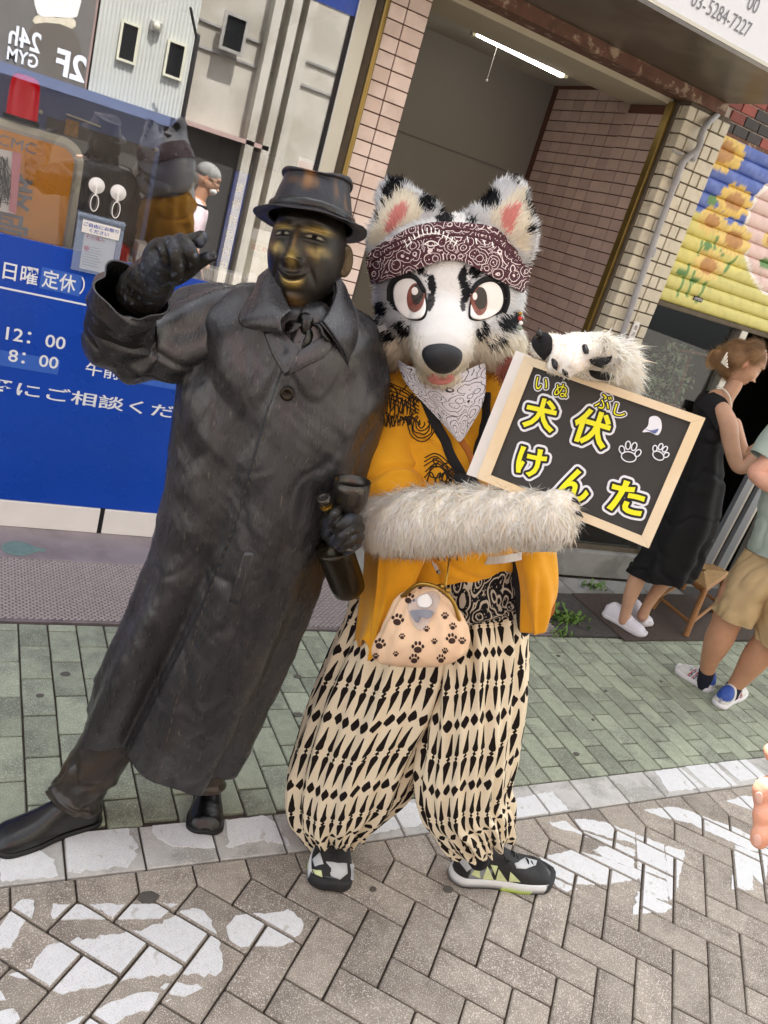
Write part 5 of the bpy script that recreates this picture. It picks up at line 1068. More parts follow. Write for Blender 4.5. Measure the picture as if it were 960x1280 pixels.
pm('hanten', G('e4a324'), .85, var=.07, vs=9, bump=.35, bs=260, spec=.2, sheen=.2, col2=G('dc991c'), ms=4); pm('ink_line', G('2a1c10'), .8)
pm('strap_black', G('17171a'), .8, bump=.3, bs=400); pm('bag_cloth', G('edcba8'), .75, var=.05, bump=.25, bs=300); pm('print_brown', G('3a2018'), .8); pm('brown_lining', G('a8601c'), .85)
pm('claw', G('1c1a1c'), .3, var=.1); pm('board_wood', G('ead7b6'), .6, var=.1, vs=6, stretch=(1, 1, 1), bump=.15, bs=80, col2=G('e0caa4'), ms=6); pm('board_black', G('3a3836'), .75, var=.08, vs=8)
pm('yellow_paint', G('f2ee14'), .5, var=.03, vs=6); pm('outline_black', G('15150f'), .6); pm('sticker_white', G('e9ebf2'), .45, var=.02); pm('sticker_blue', G('5a6b9e'), .5); pm('belly_white', G('dcd9d4'), .8)
def ramp_fn(t, src, pts):
    r = t.nodes.new('ShaderNodeValToRGB'); cr = r.color_ramp; cr.interpolation = 'EASE' if False else 'LINEAR'
    while len(cr.elements) > 1: cr.elements.remove(cr.elements[-1])
    cr.elements[0].position = pts[0][0]; cr.elements[0].color = (*[pts[0][1]] * 3, 1)
    for p, v in pts[1:]: e = cr.elements.new(p); e.color = (v, v, v, 1)
    t.links.new(src, r.inputs[0]); return r.outputs[0]
def nodeprint(name, base, ink, build, rough=.85, bump=.3, sheen=0):
    m = bpy.data.materials.new(name); m.use_nodes = True; t = m.node_tree; N = t.nodes; L = t.links; b = N['Principled BSDF']; b.inputs['Roughness'].default_value = rough; b.inputs['Specular IOR Level'].default_value = .2
    def math_(op, a_, b_=None, c_=None):
        n = N.new('ShaderNodeMath'); n.operation = op
        for i, v in enumerate((a_, b_, c_)):
            if v is None: continue
            if isinstance(v, (int, float)): n.inputs[i].default_value = v
            else: L.new(v, n.inputs[i])
        return n.outputs[0]
    uv = N.new('ShaderNodeUVMap'); uv.uv_map = 'UVMap'; nz = N.new('ShaderNodeTexNoise'); nz.inputs['Scale'].default_value = 3
    L.new(uv.outputs[0], nz.inputs['Vector']); sp = N.new('ShaderNodeSeparateXYZ'); L.new(uv.outputs[0], sp.inputs[0]); sn = N.new('ShaderNodeSeparateXYZ'); L.new(nz.outputs['Color'], sn.inputs[0])
    f = build(t, math_, sp.outputs[0], sp.outputs[1], sn.outputs[0], sn.outputs[1], uv.outputs[0]); mx = N.new('ShaderNodeMix'); mx.data_type = 'RGBA'; L.new(f, mx.inputs[0]); mx.inputs[6].default_value = (*base, 1); mx.inputs[7].default_value = (*ink, 1); L.new(mx.outputs[2], b.inputs['Base Color'])
    w_ = N.new('ShaderNodeTexNoise'); w_.inputs['Scale'].default_value = 90; tc = N.new('ShaderNodeTexCoord'); L.new(tc.outputs['Object'], w_.inputs['Vector']); bp_ = N.new('ShaderNodeBump'); bp_.inputs['Strength'].default_value = bump; bp_.inputs['Distance'].default_value = .003; L.new(w_.outputs['Fac'], bp_.inputs['Height']); L.new(bp_.outputs[0], b.inputs['Normal'])
    MATS[name] = m
def ikat(t, m, u, v, n1, n2, uv):
    u2 = m('ADD', u, m('MULTIPLY', m('SUBTRACT', n1, .5), .22)); v2 = m('ADD', v, m('MULTIPLY', m('SUBTRACT', n2, .5), .04)); rowj = m('MULTIPLY', m('SINE', m('MULTIPLY', u, .9)), .05); v2 = m('ADD', v2, rowj)
    fv = m('FRACT', v2); fu = m('ABSOLUTE', m('SUBTRACT', m('FRACT', u2), .5)); fo = m('ABSOLUTE', m('SUBTRACT', m('FRACT', m('ADD', u2, .5)), .5))
    A_ = ramp_fn(t, fv, [(0, 0), (.02, .06), (.12, .13), (.22, .23), (.29, .32), (.325, .27), (.345, .05), (.36, .13), (.375, .20), (.39, .14), (.405, .05), (.425, .27), (.46, .32), (.56, .22), (.68, .11), (.77, 0), (1, 0)])
    B_ = ramp_fn(t, fv, [(0, .20), (.045, 0), (.70, 0), (.80, .02), (.87, .36), (.93, .30), (.985, .0), (1, .2)]); B2 = ramp_fn(t, fv, [(0, .0), (.775, 0), (.80, .14), (.84, .34), (.87, .42), (.90, .36), (.94, .15), (.965, 0), (1, 0)])
    return m('MAXIMUM', m('GREATER_THAN', A_, m('ADD', fu, .002)), m('GREATER_THAN', B2, m('ADD', fo, .002)))
nodeprint('ikat_cloth', G('e9dcc0'), G('1d1512'), ikat)
def paisley(sc_, th_=.5, ring=24):
    def f(t, m, u, v, n1, n2, uv):
        N = t.nodes; L = t.links; vo = N.new('ShaderNodeTexVoronoi'); vo.inputs['Scale'].default_value = sc_; mp_ = N.new('ShaderNodeVectorMath'); mp_.operation = 'ADD'; L.new(uv, mp_.inputs[0]); ns = N.new('ShaderNodeTexNoise'); ns.inputs['Scale'].default_value = sc_ * .8; L.new(uv, ns.inputs['Vector'])
        sb_ = N.new('ShaderNodeVectorMath'); sb_.operation = 'SCALE'; sb_.inputs['Scale'].default_value = .5 / sc_; L.new(ns.outputs['Color'], sb_.inputs[0]); L.new(sb_.outputs[0], mp_.inputs[1]); L.new(mp_.outputs[0], vo.inputs['Vector'])
        r1 = m('SINE', m('MULTIPLY', vo.outputs['Distance'], ring)); v2 = N.new('ShaderNodeTexVoronoi'); v2.inputs['Scale'].default_value = sc_ * 5; L.new(mp_.outputs[0], v2.inputs['Vector']); d = m('LESS_THAN', v2.outputs['Distance'], .22)
        return m('MAXIMUM', m('GREATER_THAN', r1, th_), m('MULTIPLY', d, m('GREATER_THAN', m('MULTIPLY', r1, -1), .2)))
    return f
nodeprint('bandana_cloth', G('4a2a30'), G('d8c8c4'), paisley(7.5, .80, 26)); nodeprint('sash_cloth', G('17161a'), G('b5ad9e'), paisley(3.6, .45, 24)); nodeprint('scarf_white', G('dedbe0'), G('3a3538'), paisley(4.0, .86, 26))
FC = Frame((1.27, 1.33, 0)); rtC = FC.r if FC.r @ (FC.at(500, 300) - FC.at(300, 300)) > 0 else -FC.r
dog = thing('person', FC.o, 'person in a spotted white dog costume with orange jacket and patterned balloon trousers', 'person')
# body under the clothes: one continuous mesh
mb = MB()
for pts in ([(560, 760, 0, 60), (560, 640, 0, 66), (556, 540, 0, 62), (556, 470, 0, 36)], [(520, 760, 0, 48), (455, 930, 0, 32), (412, 1030, .0, 18)], [(600, 760, 0, 44), (592, 930, 0, 32), (598, 1030, 0, 18)],
            [(510, 500, 0, 34), (488, 570, .05, 32), (500, 640, .12, 28), (600, 650, .2, 22)], [(610, 500, 0, 30), (650, 540, .0, 26), (700, 520, .05, 24), (745, 480, .12, 22)]):
    V, F = ptube(FC, pts, nu=18); mb.add(V, F)
V, F = remesh(mb, .016, 3); obj('body', V, F, M['belly_white'], dog, smooth=True)
# balloon trousers ---------------------------------------------------
def pant(rows, seed, cols=48, vr=5.3):
    def disp(TH, T, G_):
        en = 1 - np.abs(2 * T - 1) ** 6; d = .010 * np.sin(TH * 11 + 2 * np.sin(T * 5 + seed)) * (.35 + .65 * np.abs(2 * T - 1) ** 1.5); d += .006 * np.sin(TH * 19 + seed + T * 5)
        d += vnoise(G_.reshape(-1, 3) * V3(1, 1, .4), 5, seed, 3).reshape(TH.shape) * .010; d += .0035 * np.sin(TH * 23 + seed) * np.clip((T - .86) / .14, 0, 1); return d
    V, F, (TH, T) = loft(FC, rows, 240, 200, disp, caps=False); u = TH / (2 * math.pi) * cols; u = u + .5 * np.sin(T * 4 + TH); uv = np.stack([u.ravel(), (T * vr).ravel()], 1)
    me_o = obj('trouser_leg', V, F, M['ikat_cloth'], trs, smooth=True, uv=uv); 
    ul = me_o.data.uv_layers[0]; nl = len(me_o.data.loops); a_ = np.zeros(nl * 2, np.float32); ul.data.foreach_get('uv', a_); a_ = a_.reshape(-1, 4, 2); mn = a_[:, :, 0].max(1, keepdims=True) - a_[:, :, 0]; a_[:, :, 0] += np.where(mn > cols / 2, cols, 0); ul.data.foreach_set('uv', a_.ravel()); return V, F
trs = tag(bpy.data.objects.new('trousers', None), None); COL.objects.link(trs); trs.parent = dog
LV, LF = pant([(446, 742, 600, 742, 0, .12), (434, 772, 600, 770, 0, .145), (414, 815, 596, 812, 0, .16), (396, 860, 582, 858, 0, .165), (379, 910, 556, 905, 0, .165), (366, 960, 532, 952, 0, .16), (364, 1000, 514, 992, 0, .145), (374, 1026, 486, 1020, .01, .11), (390, 1046, 458, 1044, .012, .07), (396, 1053, 450, 1052, .012, .058)], 3)
RV, RF = pant([(520, 745, 652, 742, -.01, .12), (530, 775, 655, 772, -.01, .14), (536, 815, 657, 812, -.01, .15), (534, 860, 655, 858, -.01, .155), (528, 910, 652, 905, -.01, .155), (524, 955, 643, 950, -.01, .15), (530, 1000, 634, 992, -.01, .135), (545, 1024, 640, 1014, -.01, .11), (560, 1046, 641, 1040, -.01, .085), (574, 1055, 636, 1052, -.01, .062)], 8, 42)
# torso, sash, jacket --------------------------------------------------
def cloth(amp, s, seed): return lambda TH, T, G_: vnoise(G_.reshape(-1, 3), s, seed, 3).reshape(TH.shape) * amp
V, F, (TH, T) = loft(FC, [(500, 688, 652, 688, .0, .125), (496, 712, 652, 708, .005, .130), (486, 745, 656, 742, .005, .135), (482, 762, 657, 758, .005, .137)], 160, 40, lambda TH, T, G_: .004 * np.sin(T * 24 + np.sin(TH * 3)) + .003 * np.sin(TH * 9 + T * 8), caps=False)
obj('sash', V, F, M['sash_cloth'], dog, smooth=True, uv=np.stack([TH.ravel() * 1.6, T.ravel() * 1.1], 1))
jr = [(500, 452, 618, 452, 0, .085), (476, 470, 636, 464, 0, .11), (464, 500, 648, 492, 0, .13), (462, 550, 648, 545, 0, .142), (466, 600, 648, 598, 0, .145), (474, 650, 650, 650, 0, .143), (482, 690, 654, 690, 0, .14), (486, 712, 654, 704, 0, .139)]
V, F, (TH, T) = loft(FC, jr, 160, 120, (lambda TH, T, G_: cloth(.016, 4.5, 81)(TH, T, G_) + crease(G_.reshape(-1, 3), 4, 6, .006).reshape(TH.shape) + .005 * np.sin(TH * 9 + T * 4 + 3 * vnoise(G_.reshape(-1, 3), 3, 7).reshape(TH.shape))), caps=False); JV, JF = V, F; jk = obj('jacket', V, F, M['hanten'], dog, smooth=True); bvj = bvh_of(V, F)
# jacket sleeve (near arm)
sp = [(500, 488, .00, 40), (492, 520, .03, 46), (490, 560, .06, 50), (494, 600, .09, 49), (500, 632, .11, 46)]
P = np.array([FC.at(*p[:3]) for p in sp]); R = np.array([p[3] * FC.mpp(*p[:3]) for p in sp])
V, F = tube_open(P, R, 90, 90, disp=lambda TH, T, G_: vnoise(G_.reshape(-1, 3), 4.5, 83, 3).reshape(TH.shape) * .012 + crease(G_.reshape(-1, 3), 4, 5, .007).reshape(TH.shape) + .001 * np.sin(T * 26 + TH * 2.5 + 2 * vnoise(G_.reshape(-1, 3), 5, 9).reshape(TH.shape)) * (.3 + T), inner=.06, ref=(1, 0, 0)); slj = obj('sleeve', V, F, M['hanten'], dog, smooth=True); bvs = bvh_of(V[:90 * 90], F[:89 * 90])
V, F = ptube(FC, [(500, 470, .0, 20), (482, 490, .01, 26), (478, 520, .03, 28)], nu=24); obj('shoulder_cloth', V, F, M['hanten'], dog, smooth=True)
sp = [(612, 490, .02, 36), (640, 510, .03, 36), (668, 530, .04, 34), (690, 545, .03, 32)]; P = np.array([FC.at(*p[:3]) for p in sp]); R = np.array([p[3] * FC.mpp(*p[:3]) for p in sp]); V, F = tube_open(P, R, 50, 40, disp=lambda TH, T, G_: vnoise(G_.reshape(-1, 3), 5, 85, 3).reshape(TH.shape) * .008); obj('sleeve', V, F, M['hanten'], dog, smooth=True)
# hanging jacket fronts
wv = lambda s, a: (lambda u, v: a * (np.sin(u * 9 + v * 3 + s) * .6 + np.sin(u * 17 - v * 4 + s) * .3) * (.3 + v))
sheet('jacket_front', FC, [[(455, 650, .07), (490, 655, .15), (520, 660, .165), (545, 668, .16)], [(457, 700, .09), (490, 700, .17), (515, 700, .185), (530, 704, .175)], [(449, 750, .11), (472, 755, .18), (492, 758, .19), (508, 752, .18)], [(440, 812, .12), (456, 800, .19), (464, 812, .19), (482, 786, .175)]], M['hanten'], dog, nu=60, nv=60, disp=wv(1, .008))
sheet('jacket_front', FC, [[(474, 690, .185), (490, 694, .19), (504, 698, .195), (530, 700, .19)], [(470, 740, .20), (482, 744, .205), (492, 748, .205), (508, 744, .195)], [(464, 782, .20), (470, 790, .205), (476, 788, .205), (488, 782, .195)], [(461, 826, .20), (464, 824, .205), (468, 815, .205), (474, 806, .195)]], M['hanten'], dog, nu=30, nv=40, disp=wv(3, .005))
sheet('jacket_front', FC, [[(640, 690, .10), (662, 690, .12), (680, 690, .10), (694, 690, .06)], [(648, 720, .10), (668, 722, .125), (684, 722, .10), (695, 722, .06)], [(654, 750, .09), (668, 755, .12), (682, 756, .10), (694, 750, .06)], [(656, 788, .08), (666, 794, .11), (674, 790, .10), (686, 776, .06)]], M['hanten'], dog, nu=50, nv=50, disp=wv(5, .010))
sheet('jacket_lining', FC, [[(660, 700, .04), (680, 700, .04), (693, 710, .03)], [(662, 750, .04), (684, 752, .04), (694, 748, .03)], [(662, 786, .03), (676, 786, .03), (692, 766, .02)]], M['brown_lining'], dog, nu=24, nv=24)
sheet('side_apron', FC, [[(638, 700, .06), (650, 700, .08), (664, 704, .04)], [(644, 750, .06), (654, 752, .08), (664, 752, .04)], [(648, 785, .05), (656, 795, .07), (662, 790, .03)]], M['strap_black'], dog, nu=20, nv=20)
sheet('undershirt', FC, [[(610, 696, .125), (630, 694, .14), (652, 690, .12)], [(606, 706, .128), (630, 704, .143), (652, 700, .125)]], M['belly_white'], dog, nu=20, nv=10)
# brushed line art on the jacket
ia = [[(463, 478 + k * 5), (475, 474 + k * 6), (492, 480 + k * 5), (510, 488 + k * 5), (524, 500 + k * 4)] for k in range(5)]
for k in range(11): x = 462 + k * 5.2; ia.append([(x, 514 + k * .4), (x + 3, 495 + 4 * math.sin(k)), (x + 5, 512 + k * .4)]); ia.append([(x, 540 - k * 1.2), (x + 2, 520), (x + 5, 538 - k * 1.2)])
for k in range(5): r_ = 5 + k * 4.0; ia.append([(527 + r_ * math.cos(t) * .8, 530 + r_ * math.sin(t)) for t in np.linspace(-.5, 4.2, 9)])
for k in range(5): ia.append([(531, 572 + k * 6), (545, 570 + k * 4 - 3), (560, 578 + k * 4), (573, 592 + k * 4)])
for k in range(5): ia.append([(534 + k * 9, 603), (540 + k * 9, 590), (546 + k * 9, 604)])
for k in range(16): x = 463 + k * 3.6; y = 486 + rnd.random() * 46; ia.append([(x, y), (x + 4 + rnd.random() * 6, y - 7), (x + 10 + rnd.random() * 6, y + 3), (x + 15, y - 4)])
for k in range(9): x = 531 + rnd.random() * 34; y = 576 + rnd.random() * 26; r_ = 3 + rnd.random() * 4; ia.append([(x + r_ * math.cos(t), y + r_ * math.sin(t)) for t in np.linspace(0, 5, 7)])
for k in range(4): ia.append([(540 + k * 8, 698), (544 + k * 8, 688), (548 + k * 8, 700)])
cV, cF, cn = [], [], 0
for o in [q for q in bpy.data.objects if q.parent is dog and q.name.split('.')[0] in ('jacket', 'sleeve', 'shoulder_cloth', 'jacket_front')]:
    lo = rootloc(o); cV += [tuple(np.array(v.co) + lo) for v in o.data.vertices]; cF += [tuple(i + cn for i in p.vertices) for p in o.data.polygons]; cn = len(cV)
bvall = BVHTree.FromPolygons(cV, cF)
for q in ia:
    q = [(x + rnd.gauss(0, .8), y + rnd.gauss(0, .8)) for x, y in q]; cx_ = np.mean([p[0] for p in q]); ok_s = hit(bvs, *q[0])[0]
    line_on('ink_line', bvall, q, M['ink_line'], jk, r=.0014, off=.0014)
# neck scarf
NS = [(497, 454), (520, 470), (560, 476), (606, 458), (608, 470), (600, 505), (585, 535), (574, 552), (566, 545), (548, 525), (520, 490)]
sheet('neck_scarf', FC, [[(496, 448, .10), (525, 462, .17), (565, 468, .185), (608, 452, .12)], [(508, 476, .14), (534, 490, .175), (570, 492, .185), (607, 480, .14)], [(535, 508, .16), (552, 514, .175), (578, 514, .180), (601, 508, .155)], [(568, 545, .165), (572, 550, .17), (575, 552, .17), (580, 546, .165)]], M['scarf_white'], dog, nu=50, nv=50, thick=.004, uvs=1.3, disp=lambda u, v: .006 * np.sin(u * 11 + v * 4) * (1 - v))
# straps
for q in ([(518, 470), (540, 520), (556, 552), (574, 590), (584, 606)], [(606, 490), (604, 530), (598, 565), (590, 600)]):
    P = []
    for p in crom(np.array(q, float), np.linspace(0, 1, 20)):
        h, nn = hit(bvj, *p)
        if h is not None: P.append(h + nn * .004)
    V, F = tube(P, .012, nu=12, nv=40, ratio=.28, ref=tuple(FC.n)); obj('shoulder_strap', V, F, M['strap_black'], dog, smooth=True)
V, F = ptube(FC, [(578, 598, .165, 12), (590, 604, .17, 12)], ratio=.5); obj('strap_buckle', V, F, M['strap_black'], dog, smooth=True)
V, F = ptube(FC, [(575, 548, .155, 4), (588, 570, .155, 4), (592, 590, .155, 4)]); obj('leather_tag', V, F, M['brown_lining'], dog, smooth=True)
# head ------------------------------------------------------------------
hm = MB()
def el(px, py, d, rx_, ry_, rz_, tilt=0):
    c = FC.at(px, py, d); m = FC.mpp(px, py, d); V, F = ball(c, (rx_ * m, rz_, ry_ * m), 40, 26, ax=np.array([rtC, FC.n, V3(0, 0, 1)])); hm.add(V, F)
el(561, 368, .02, 88, 92, .155); el(562, 400, .03, 84, 62, .155); el(556, 350, .02, 84, 70, .15)
el(505, 420, .03, 38, 34, .11); el(612, 424, .03, 40, 34, .11)
V, F = ptube(FC, [(556, 385, .12, 34), (554, 412, .175, 40), (553, 434, .225, 37)], nu=32, ratio=.9); hm.add(V, F); el(552, 438, .215, 33, 27, .055); el(552, 464, .16, 30, 16, .06)
el(548, 446, .21, 30, 22, .05)
HV, HF = remesh(hm, .0045, 8)
Z_ = lambda x, y: (440 + x / 3.692, 200 + y / 3.692)
SP = [(372, 575, 20, 50, -8), (362, 655, 19, 45, 10), (512, 540, 20, 50, 5), (528, 600, 24, 50, -5), (512, 660, 14, 40, 8), (325, 515, 22, 22, 0), (562, 522, 24, 30, -25), (145, 680, 38, 32, 10), (130, 750, 17, 28, 0), (225, 753, 19, 22, 20), (250, 782, 24, 24, 0), (180, 806, 42, 20, 15), (705, 740, 40, 42, -30), (745, 712, 18, 38, 0), (612, 770, 14, 26, 0), (590, 800, 20, 22, 0), (640, 832, 24, 9, -15), (680, 815, 22, 15, 0),
      (205, 130, 62, 28, -33), (170, 165, 22, 28, 0), (335, 218, 36, 42, -20), (430, 268, 46, 24, 15), (430, 285, 40, 24, 0), (632, 205, 44, 50, 10), (770, 112, 52, 13, 12), (812, 210, 14, 90, -3), (548, 300, 26, 14, 0), (810, 335, 26, 18, 0), (125, 275, 9, 22, 0), (145, 215, 8, 14, 0)]
def spots(z):
    b = np.zeros(len(z))
    for (x, y, a_, b_, r) in SP:
        r = math.radians(r); dx, dy = z[:, 0] - x, z[:, 1] - y; X_ = dx * math.cos(r) + dy * math.sin(r); Y_ = -dx * math.sin(r) + dy * math.cos(r); b = np.maximum(b, ((X_ / a_) ** 2 + (Y_ / b_) ** 2 < 1))
    return b > 0
WH, GY, CR, BK, PKc = [np.array(G(h)) for h in ('f6f4f0', 'eaebed', 'faf2e0', '17171b', 'f0a9a0')]
def headcol(P, N=None):
    z = (projpx(P) - [440, 200]) * 3.692; z = z + np.stack([vnoise(P, 9, 91, 2), vnoise(P, 9, 92, 2)], 1) * 7; front = ((P - FC.o) @ FC.n > -.02); x, y = z[:, 0], z[:, 1]
    c = np.tile(GY, (len(P), 1)); k = np.clip(.5 + vnoise(P, 12, 93, 2), 0, 1)[:, None] * .5; c = c * (1 - k) + WH * k
    w_ = np.exp(-(np.abs(x - 445) / 95) ** 4)[:, None]; c = c * (1 - w_) + WH * w_; low = np.clip((y - 760) / 60, 0, 1)[:, None]; c = c * (1 - low) + CR * low
    mz = np.exp(-((x - 420) / 150) ** 4 - ((y - 800) / 120) ** 4)[:, None]; c = c * (1 - mz) + WH * .90 * mz
    s_ = spots(z) & front; c[s_] = BK; return c
hd_c = headcol(HV); head = obj('head', HV, HF, M['plush'], dog, smooth=True, color=hd_c * .82); bvh_h = bvh_of(HV, HF)
eyeL = [Z_(*p) for p in ((192, 600), (205, 560), (245, 538), (290, 545), (330, 590), (350, 660), (345, 715), (318, 742), (270, 738), (222, 700), (198, 650))]
eyeR = [Z_(*p) for p in ((548, 640), (560, 598), (600, 562), (645, 556), (680, 585), (694, 640), (680, 690), (640, 730), (590, 742), (545, 735), (535, 700))]
P_in = lambda z, poly: inpoly(z, poly)
noseL = [Z_(*p) for p in ((328, 890), (345, 860), (390, 848), (440, 850), (485, 868), (503, 895), (492, 935), (460, 965), (425, 975), (385, 968), (348, 935))]
bandP = [Z_(*p) for p in ((92, 462), (130, 418), (190, 385), (250, 350), (310, 326), (400, 312), (500, 314), (600, 324), (680, 352), (750, 415), (800, 475), (800, 520), (785, 570), (762, 612), (735, 585), (700, 545), (620, 500), (500, 474), (400, 470), (300, 490), (210, 528), (125, 572), (108, 530))]
def keep_head(P, N):
    z = projpx(P); d = (P - FC.o) @ FC.n; facing = ((CAM - P) * N).sum(1) > 0; bad = (inpoly(z, eyeL) | inpoly(z, eyeR) | inpoly(z, noseL)) & facing
    bad |= inpoly(z, bandP) & facing; bad |= (z[:, 1] < 300) & (z[:, 1] > 200) & ~facing & (rng.random(len(P)) < .5); return ~bad
ctr = FC.at(556, 385, .10)
def head_len(P):
    z = (projpx(P) - [440, 200]) * 3.692; r = np.hypot((z[:, 0] - 435) / 300, (z[:, 1] - 640) / 300); mz = np.exp(-((z[:, 0] - 420) / 165) ** 4 - ((z[:, 1] - 820) / 165) ** 4); mid = np.exp(-((z[:, 0] - 440) / 110) ** 4)
    return (.010 + .015 * np.clip(r - .35, 0, 1) + .010 * np.clip((z[:, 1] - 760) / 150, 0, 1)) * (1 - .66 * mz) * (1 - .45 * mid)
def head_comb(P, N): d = P - ctr; d = d - (d @ FC.n)[:, None] * FC.n * .6; return d / (np.linalg.norm(d, axis=1, keepdims=True) + 1e-9) + V3(0, 0, -.35)
fur('head_fur', HV, HF, M['fur'], head, 105000, head_len, head_comb, headcol, width=.0017, lift=.28, seed=4, keep=keep_head, droop=.15)
# ears
def ear(nm, base, mid, tip, wpx, seed, inner, pink):
    b0, m0, t0_ = FC.at(*base), FC.at(*mid), FC.at(*tip); m = FC.mpp(*mid); e_ = MB(); V, F = tube([b0, m0, t0_], [wpx[0] * m, wpx[1] * m, wpx[2] * m], nu=40, nv=30, ratio=.42, ref=tuple(FC.n)); e_.add(V, F); V, F = remesh(e_, .004, 3)
    def col(P, N):
        zp = projpx(P); z = (zp - [440, 200]) * 3.692; z = z + np.stack([vnoise(P, 10, 91, 2), vnoise(P, 10, 92, 2)], 1) * 6; c = np.tile(GY, (len(P), 1)); k = np.clip(.5 + vnoise(P, 12, 93, 2), 0, 1)[:, None] * .6; c = c * (1 - k) + WH * k
        fr_ = ((P - m0) @ FC.n) > -.008; i_ = inpoly(z, inner) & fr_; c[i_] = CR; pk2 = inpoly(z, pink) & fr_; c[pk2] = PKc; c[spots(z)] = BK; return c
    eo = obj('ear', V, F, M['plush'], dog, smooth=True, color=col(V, None)); cc = FC.at(base[0], base[1] + 10, base[2] - .02)
    fur('ear_fur', V, F, M['fur'], eo, 26000, .018, lambda P, N: (P - cc), col, width=.0016, lift=.3, seed=seed, droop=.05)
ear('ear', (510, 296, .035), (503, 276, .045), (494, 252, .04), (48, 43, 23), 5, [(150, 200), (190, 165), (240, 150), (285, 190), (320, 260), (300, 320), (240, 350), (150, 400), (95, 400), (105, 340), (130, 270)], [(200, 240), (235, 222), (255, 250), (235, 310), (200, 355), (160, 355), (180, 300)])
ear('ear', (620, 300, .02), (627, 278, .03), (634, 252, .02), (48, 43, 24), 6, [(640, 270), (690, 215), (750, 165), (795, 150), (805, 250), (800, 340), (790, 430), (750, 420), (690, 350), (640, 310)], [(690, 250), (740, 222), (762, 230), (745, 280), (725, 350), (700, 355), (680, 310)])
# face parts
patch('eye_surround', bvh_h, [Z_(*p) for p in ((175, 660), (178, 565), (215, 530), (270, 518), (300, 545), (330, 580), (345, 650), (300, 560), (240, 560), (212, 600), (208, 660), (215, 690), (190, 690))], M['felt_black'], head, off=.001, thick=.0035, curve=True, res=12) if False else None
bs_ = [Z_(*p) for p in ((174, 640), (174, 575), (200, 538), (245, 514), (285, 522), (308, 550), (336, 598), (349, 668), (343, 718), (317, 741), (268, 737), (222, 703), (190, 684))]
patch('eye_surround', bvh_h, bs_, M['felt_black'], head, off=.000, thick=.004)
bs_ = [Z_(*p) for p in ((546, 640), (560, 596), (598, 564), (640, 545), (692, 543), (718, 590), (715, 650), (702, 695), (650, 722), (592, 742), (544, 735), (537, 700))]
patch('eye_surround', bvh_h, bs_, M['felt_black'], head, off=.000, thick=.004)
for ey, ir, pu, hi in ((((202, 600), (218, 566), (255, 548), (298, 556), (328, 600), (344, 665), (340, 712), (316, 737), (268, 733), (224, 698), (204, 650)), (302, 640, 40, 70), (312, 626, 27, 52), (299, 606, 14, 18)),
                       (((550, 640), (564, 600), (602, 570), (645, 566), (676, 592), (688, 640), (676, 686), (640, 722), (592, 738), (548, 732), (540, 700)), (580, 654, 37, 68), (588, 640, 27, 52), (561, 628, 10, 17))):
    ell = lambda q, n=22: [Z_(q[0] + q[2] * math.cos(t), q[1] + q[3] * math.sin(t)) for t in np.linspace(0, 2 * math.pi, n, endpoint=False)]
    e_ = patch('eye', bvh_h, [Z_(*p) for p in ey], M['eye_white'], head, off=.0045, thick=.002)
    clipx = (lambda P: [(max(x, Z_(541, 0)[0]), y) for x, y in P]); patch('iris', bvh_h, clipx(ell(ir)) if ir[0] > 400 else ell(ir), M['iris'], e_, off=.0068, thick=.0010, curve=False); patch('pupil', bvh_h, ell(pu), M['pupil'], e_, off=.0080, thick=.0008, curve=False); patch('eye_shine', bvh_h, ell(hi), M['eye_white'], e_, off=.0092, thick=.0006, curve=False)
line_on('eyelid', bvh_h, [Z_(*p) for p in ((180, 640), (184, 582), (215, 546), (262, 534), (304, 552), (336, 604))], M['felt_black'], head, r=.0052, off=.006)
line_on('eyelid', bvh_h, [Z_(*p) for p in ((550, 606), (576, 570), (620, 550), (670, 554), (704, 592), (709, 650), (696, 694))], M['felt_black'], head, r=.0052, off=.006)
patch('nose', bvh_h, noseL, M['nose_black'], head, off=.000, thick=.002, dome=.020, res=16)
patch('tongue', bvh_h, [Z_(*p) for p in ((352, 990), (375, 984), (412, 994), (452, 986), (470, 992), (460, 1016), (430, 1028), (388, 1028), (358, 1014))], M['tongue'], head, off=.001, thick=.002, dome=.006)
_in = inpoly(projpx(HV), bandP); _f = [f for f in HF if all(_in[list(f)])]; _N = np.zeros_like(HV); _e = np.cross(HV[[f[1] for f in HF]] - HV[[f[0] for f in HF]], HV[[f[2] for f in HF]] - HV[[f[1] for f in HF]])
for k_ in range(4): np.add.at(_N, [f[k_ % len(f)] for f in HF], _e)
_N /= np.linalg.norm(_N, axis=1, keepdims=True) + 1e-9
obj('bandana_back', HV + _N * .007, _f, M['bandana_cloth'], dog, smooth=True, uv=projpx(HV) / 100)
bd = patch('bandana', bvh_h, bandP, M['bandana_cloth'], dog, off=.010, thick=.004, res=26)
for q in (((112, 490), (200, 430), (320, 385), (450, 368), (600, 385), (700, 440), (785, 520)), ((140, 440), (260, 380), (420, 345), (560, 352), (680, 392), (770, 470))):
    line_on('fold', bvh_h, [Z_(*p) for p in q], M['bandana_cloth'], bd, r=.0035, off=.0125)
for k in range(13):
    t = k / 12; x0 = 270 + t * 200; y0 = 404 - 52 * math.sin(math.pi * t) + 12; x1 = x0 + (t - .5) * 26; y1 = y0 - 24; line_on('print_stroke', bvh_h, [Z_(x0, y0), Z_(x1, y1)], M['eye_white'], bd, r=.0014, off=.0145)
for k in range(4): line_on('print_stroke', bvh_h, [Z_(525 + k * 35, 375 + k * 8), Z_(530 + k * 35, 398 + k * 8)], M['eye_white'], bd, r=.0013, off=.0145)
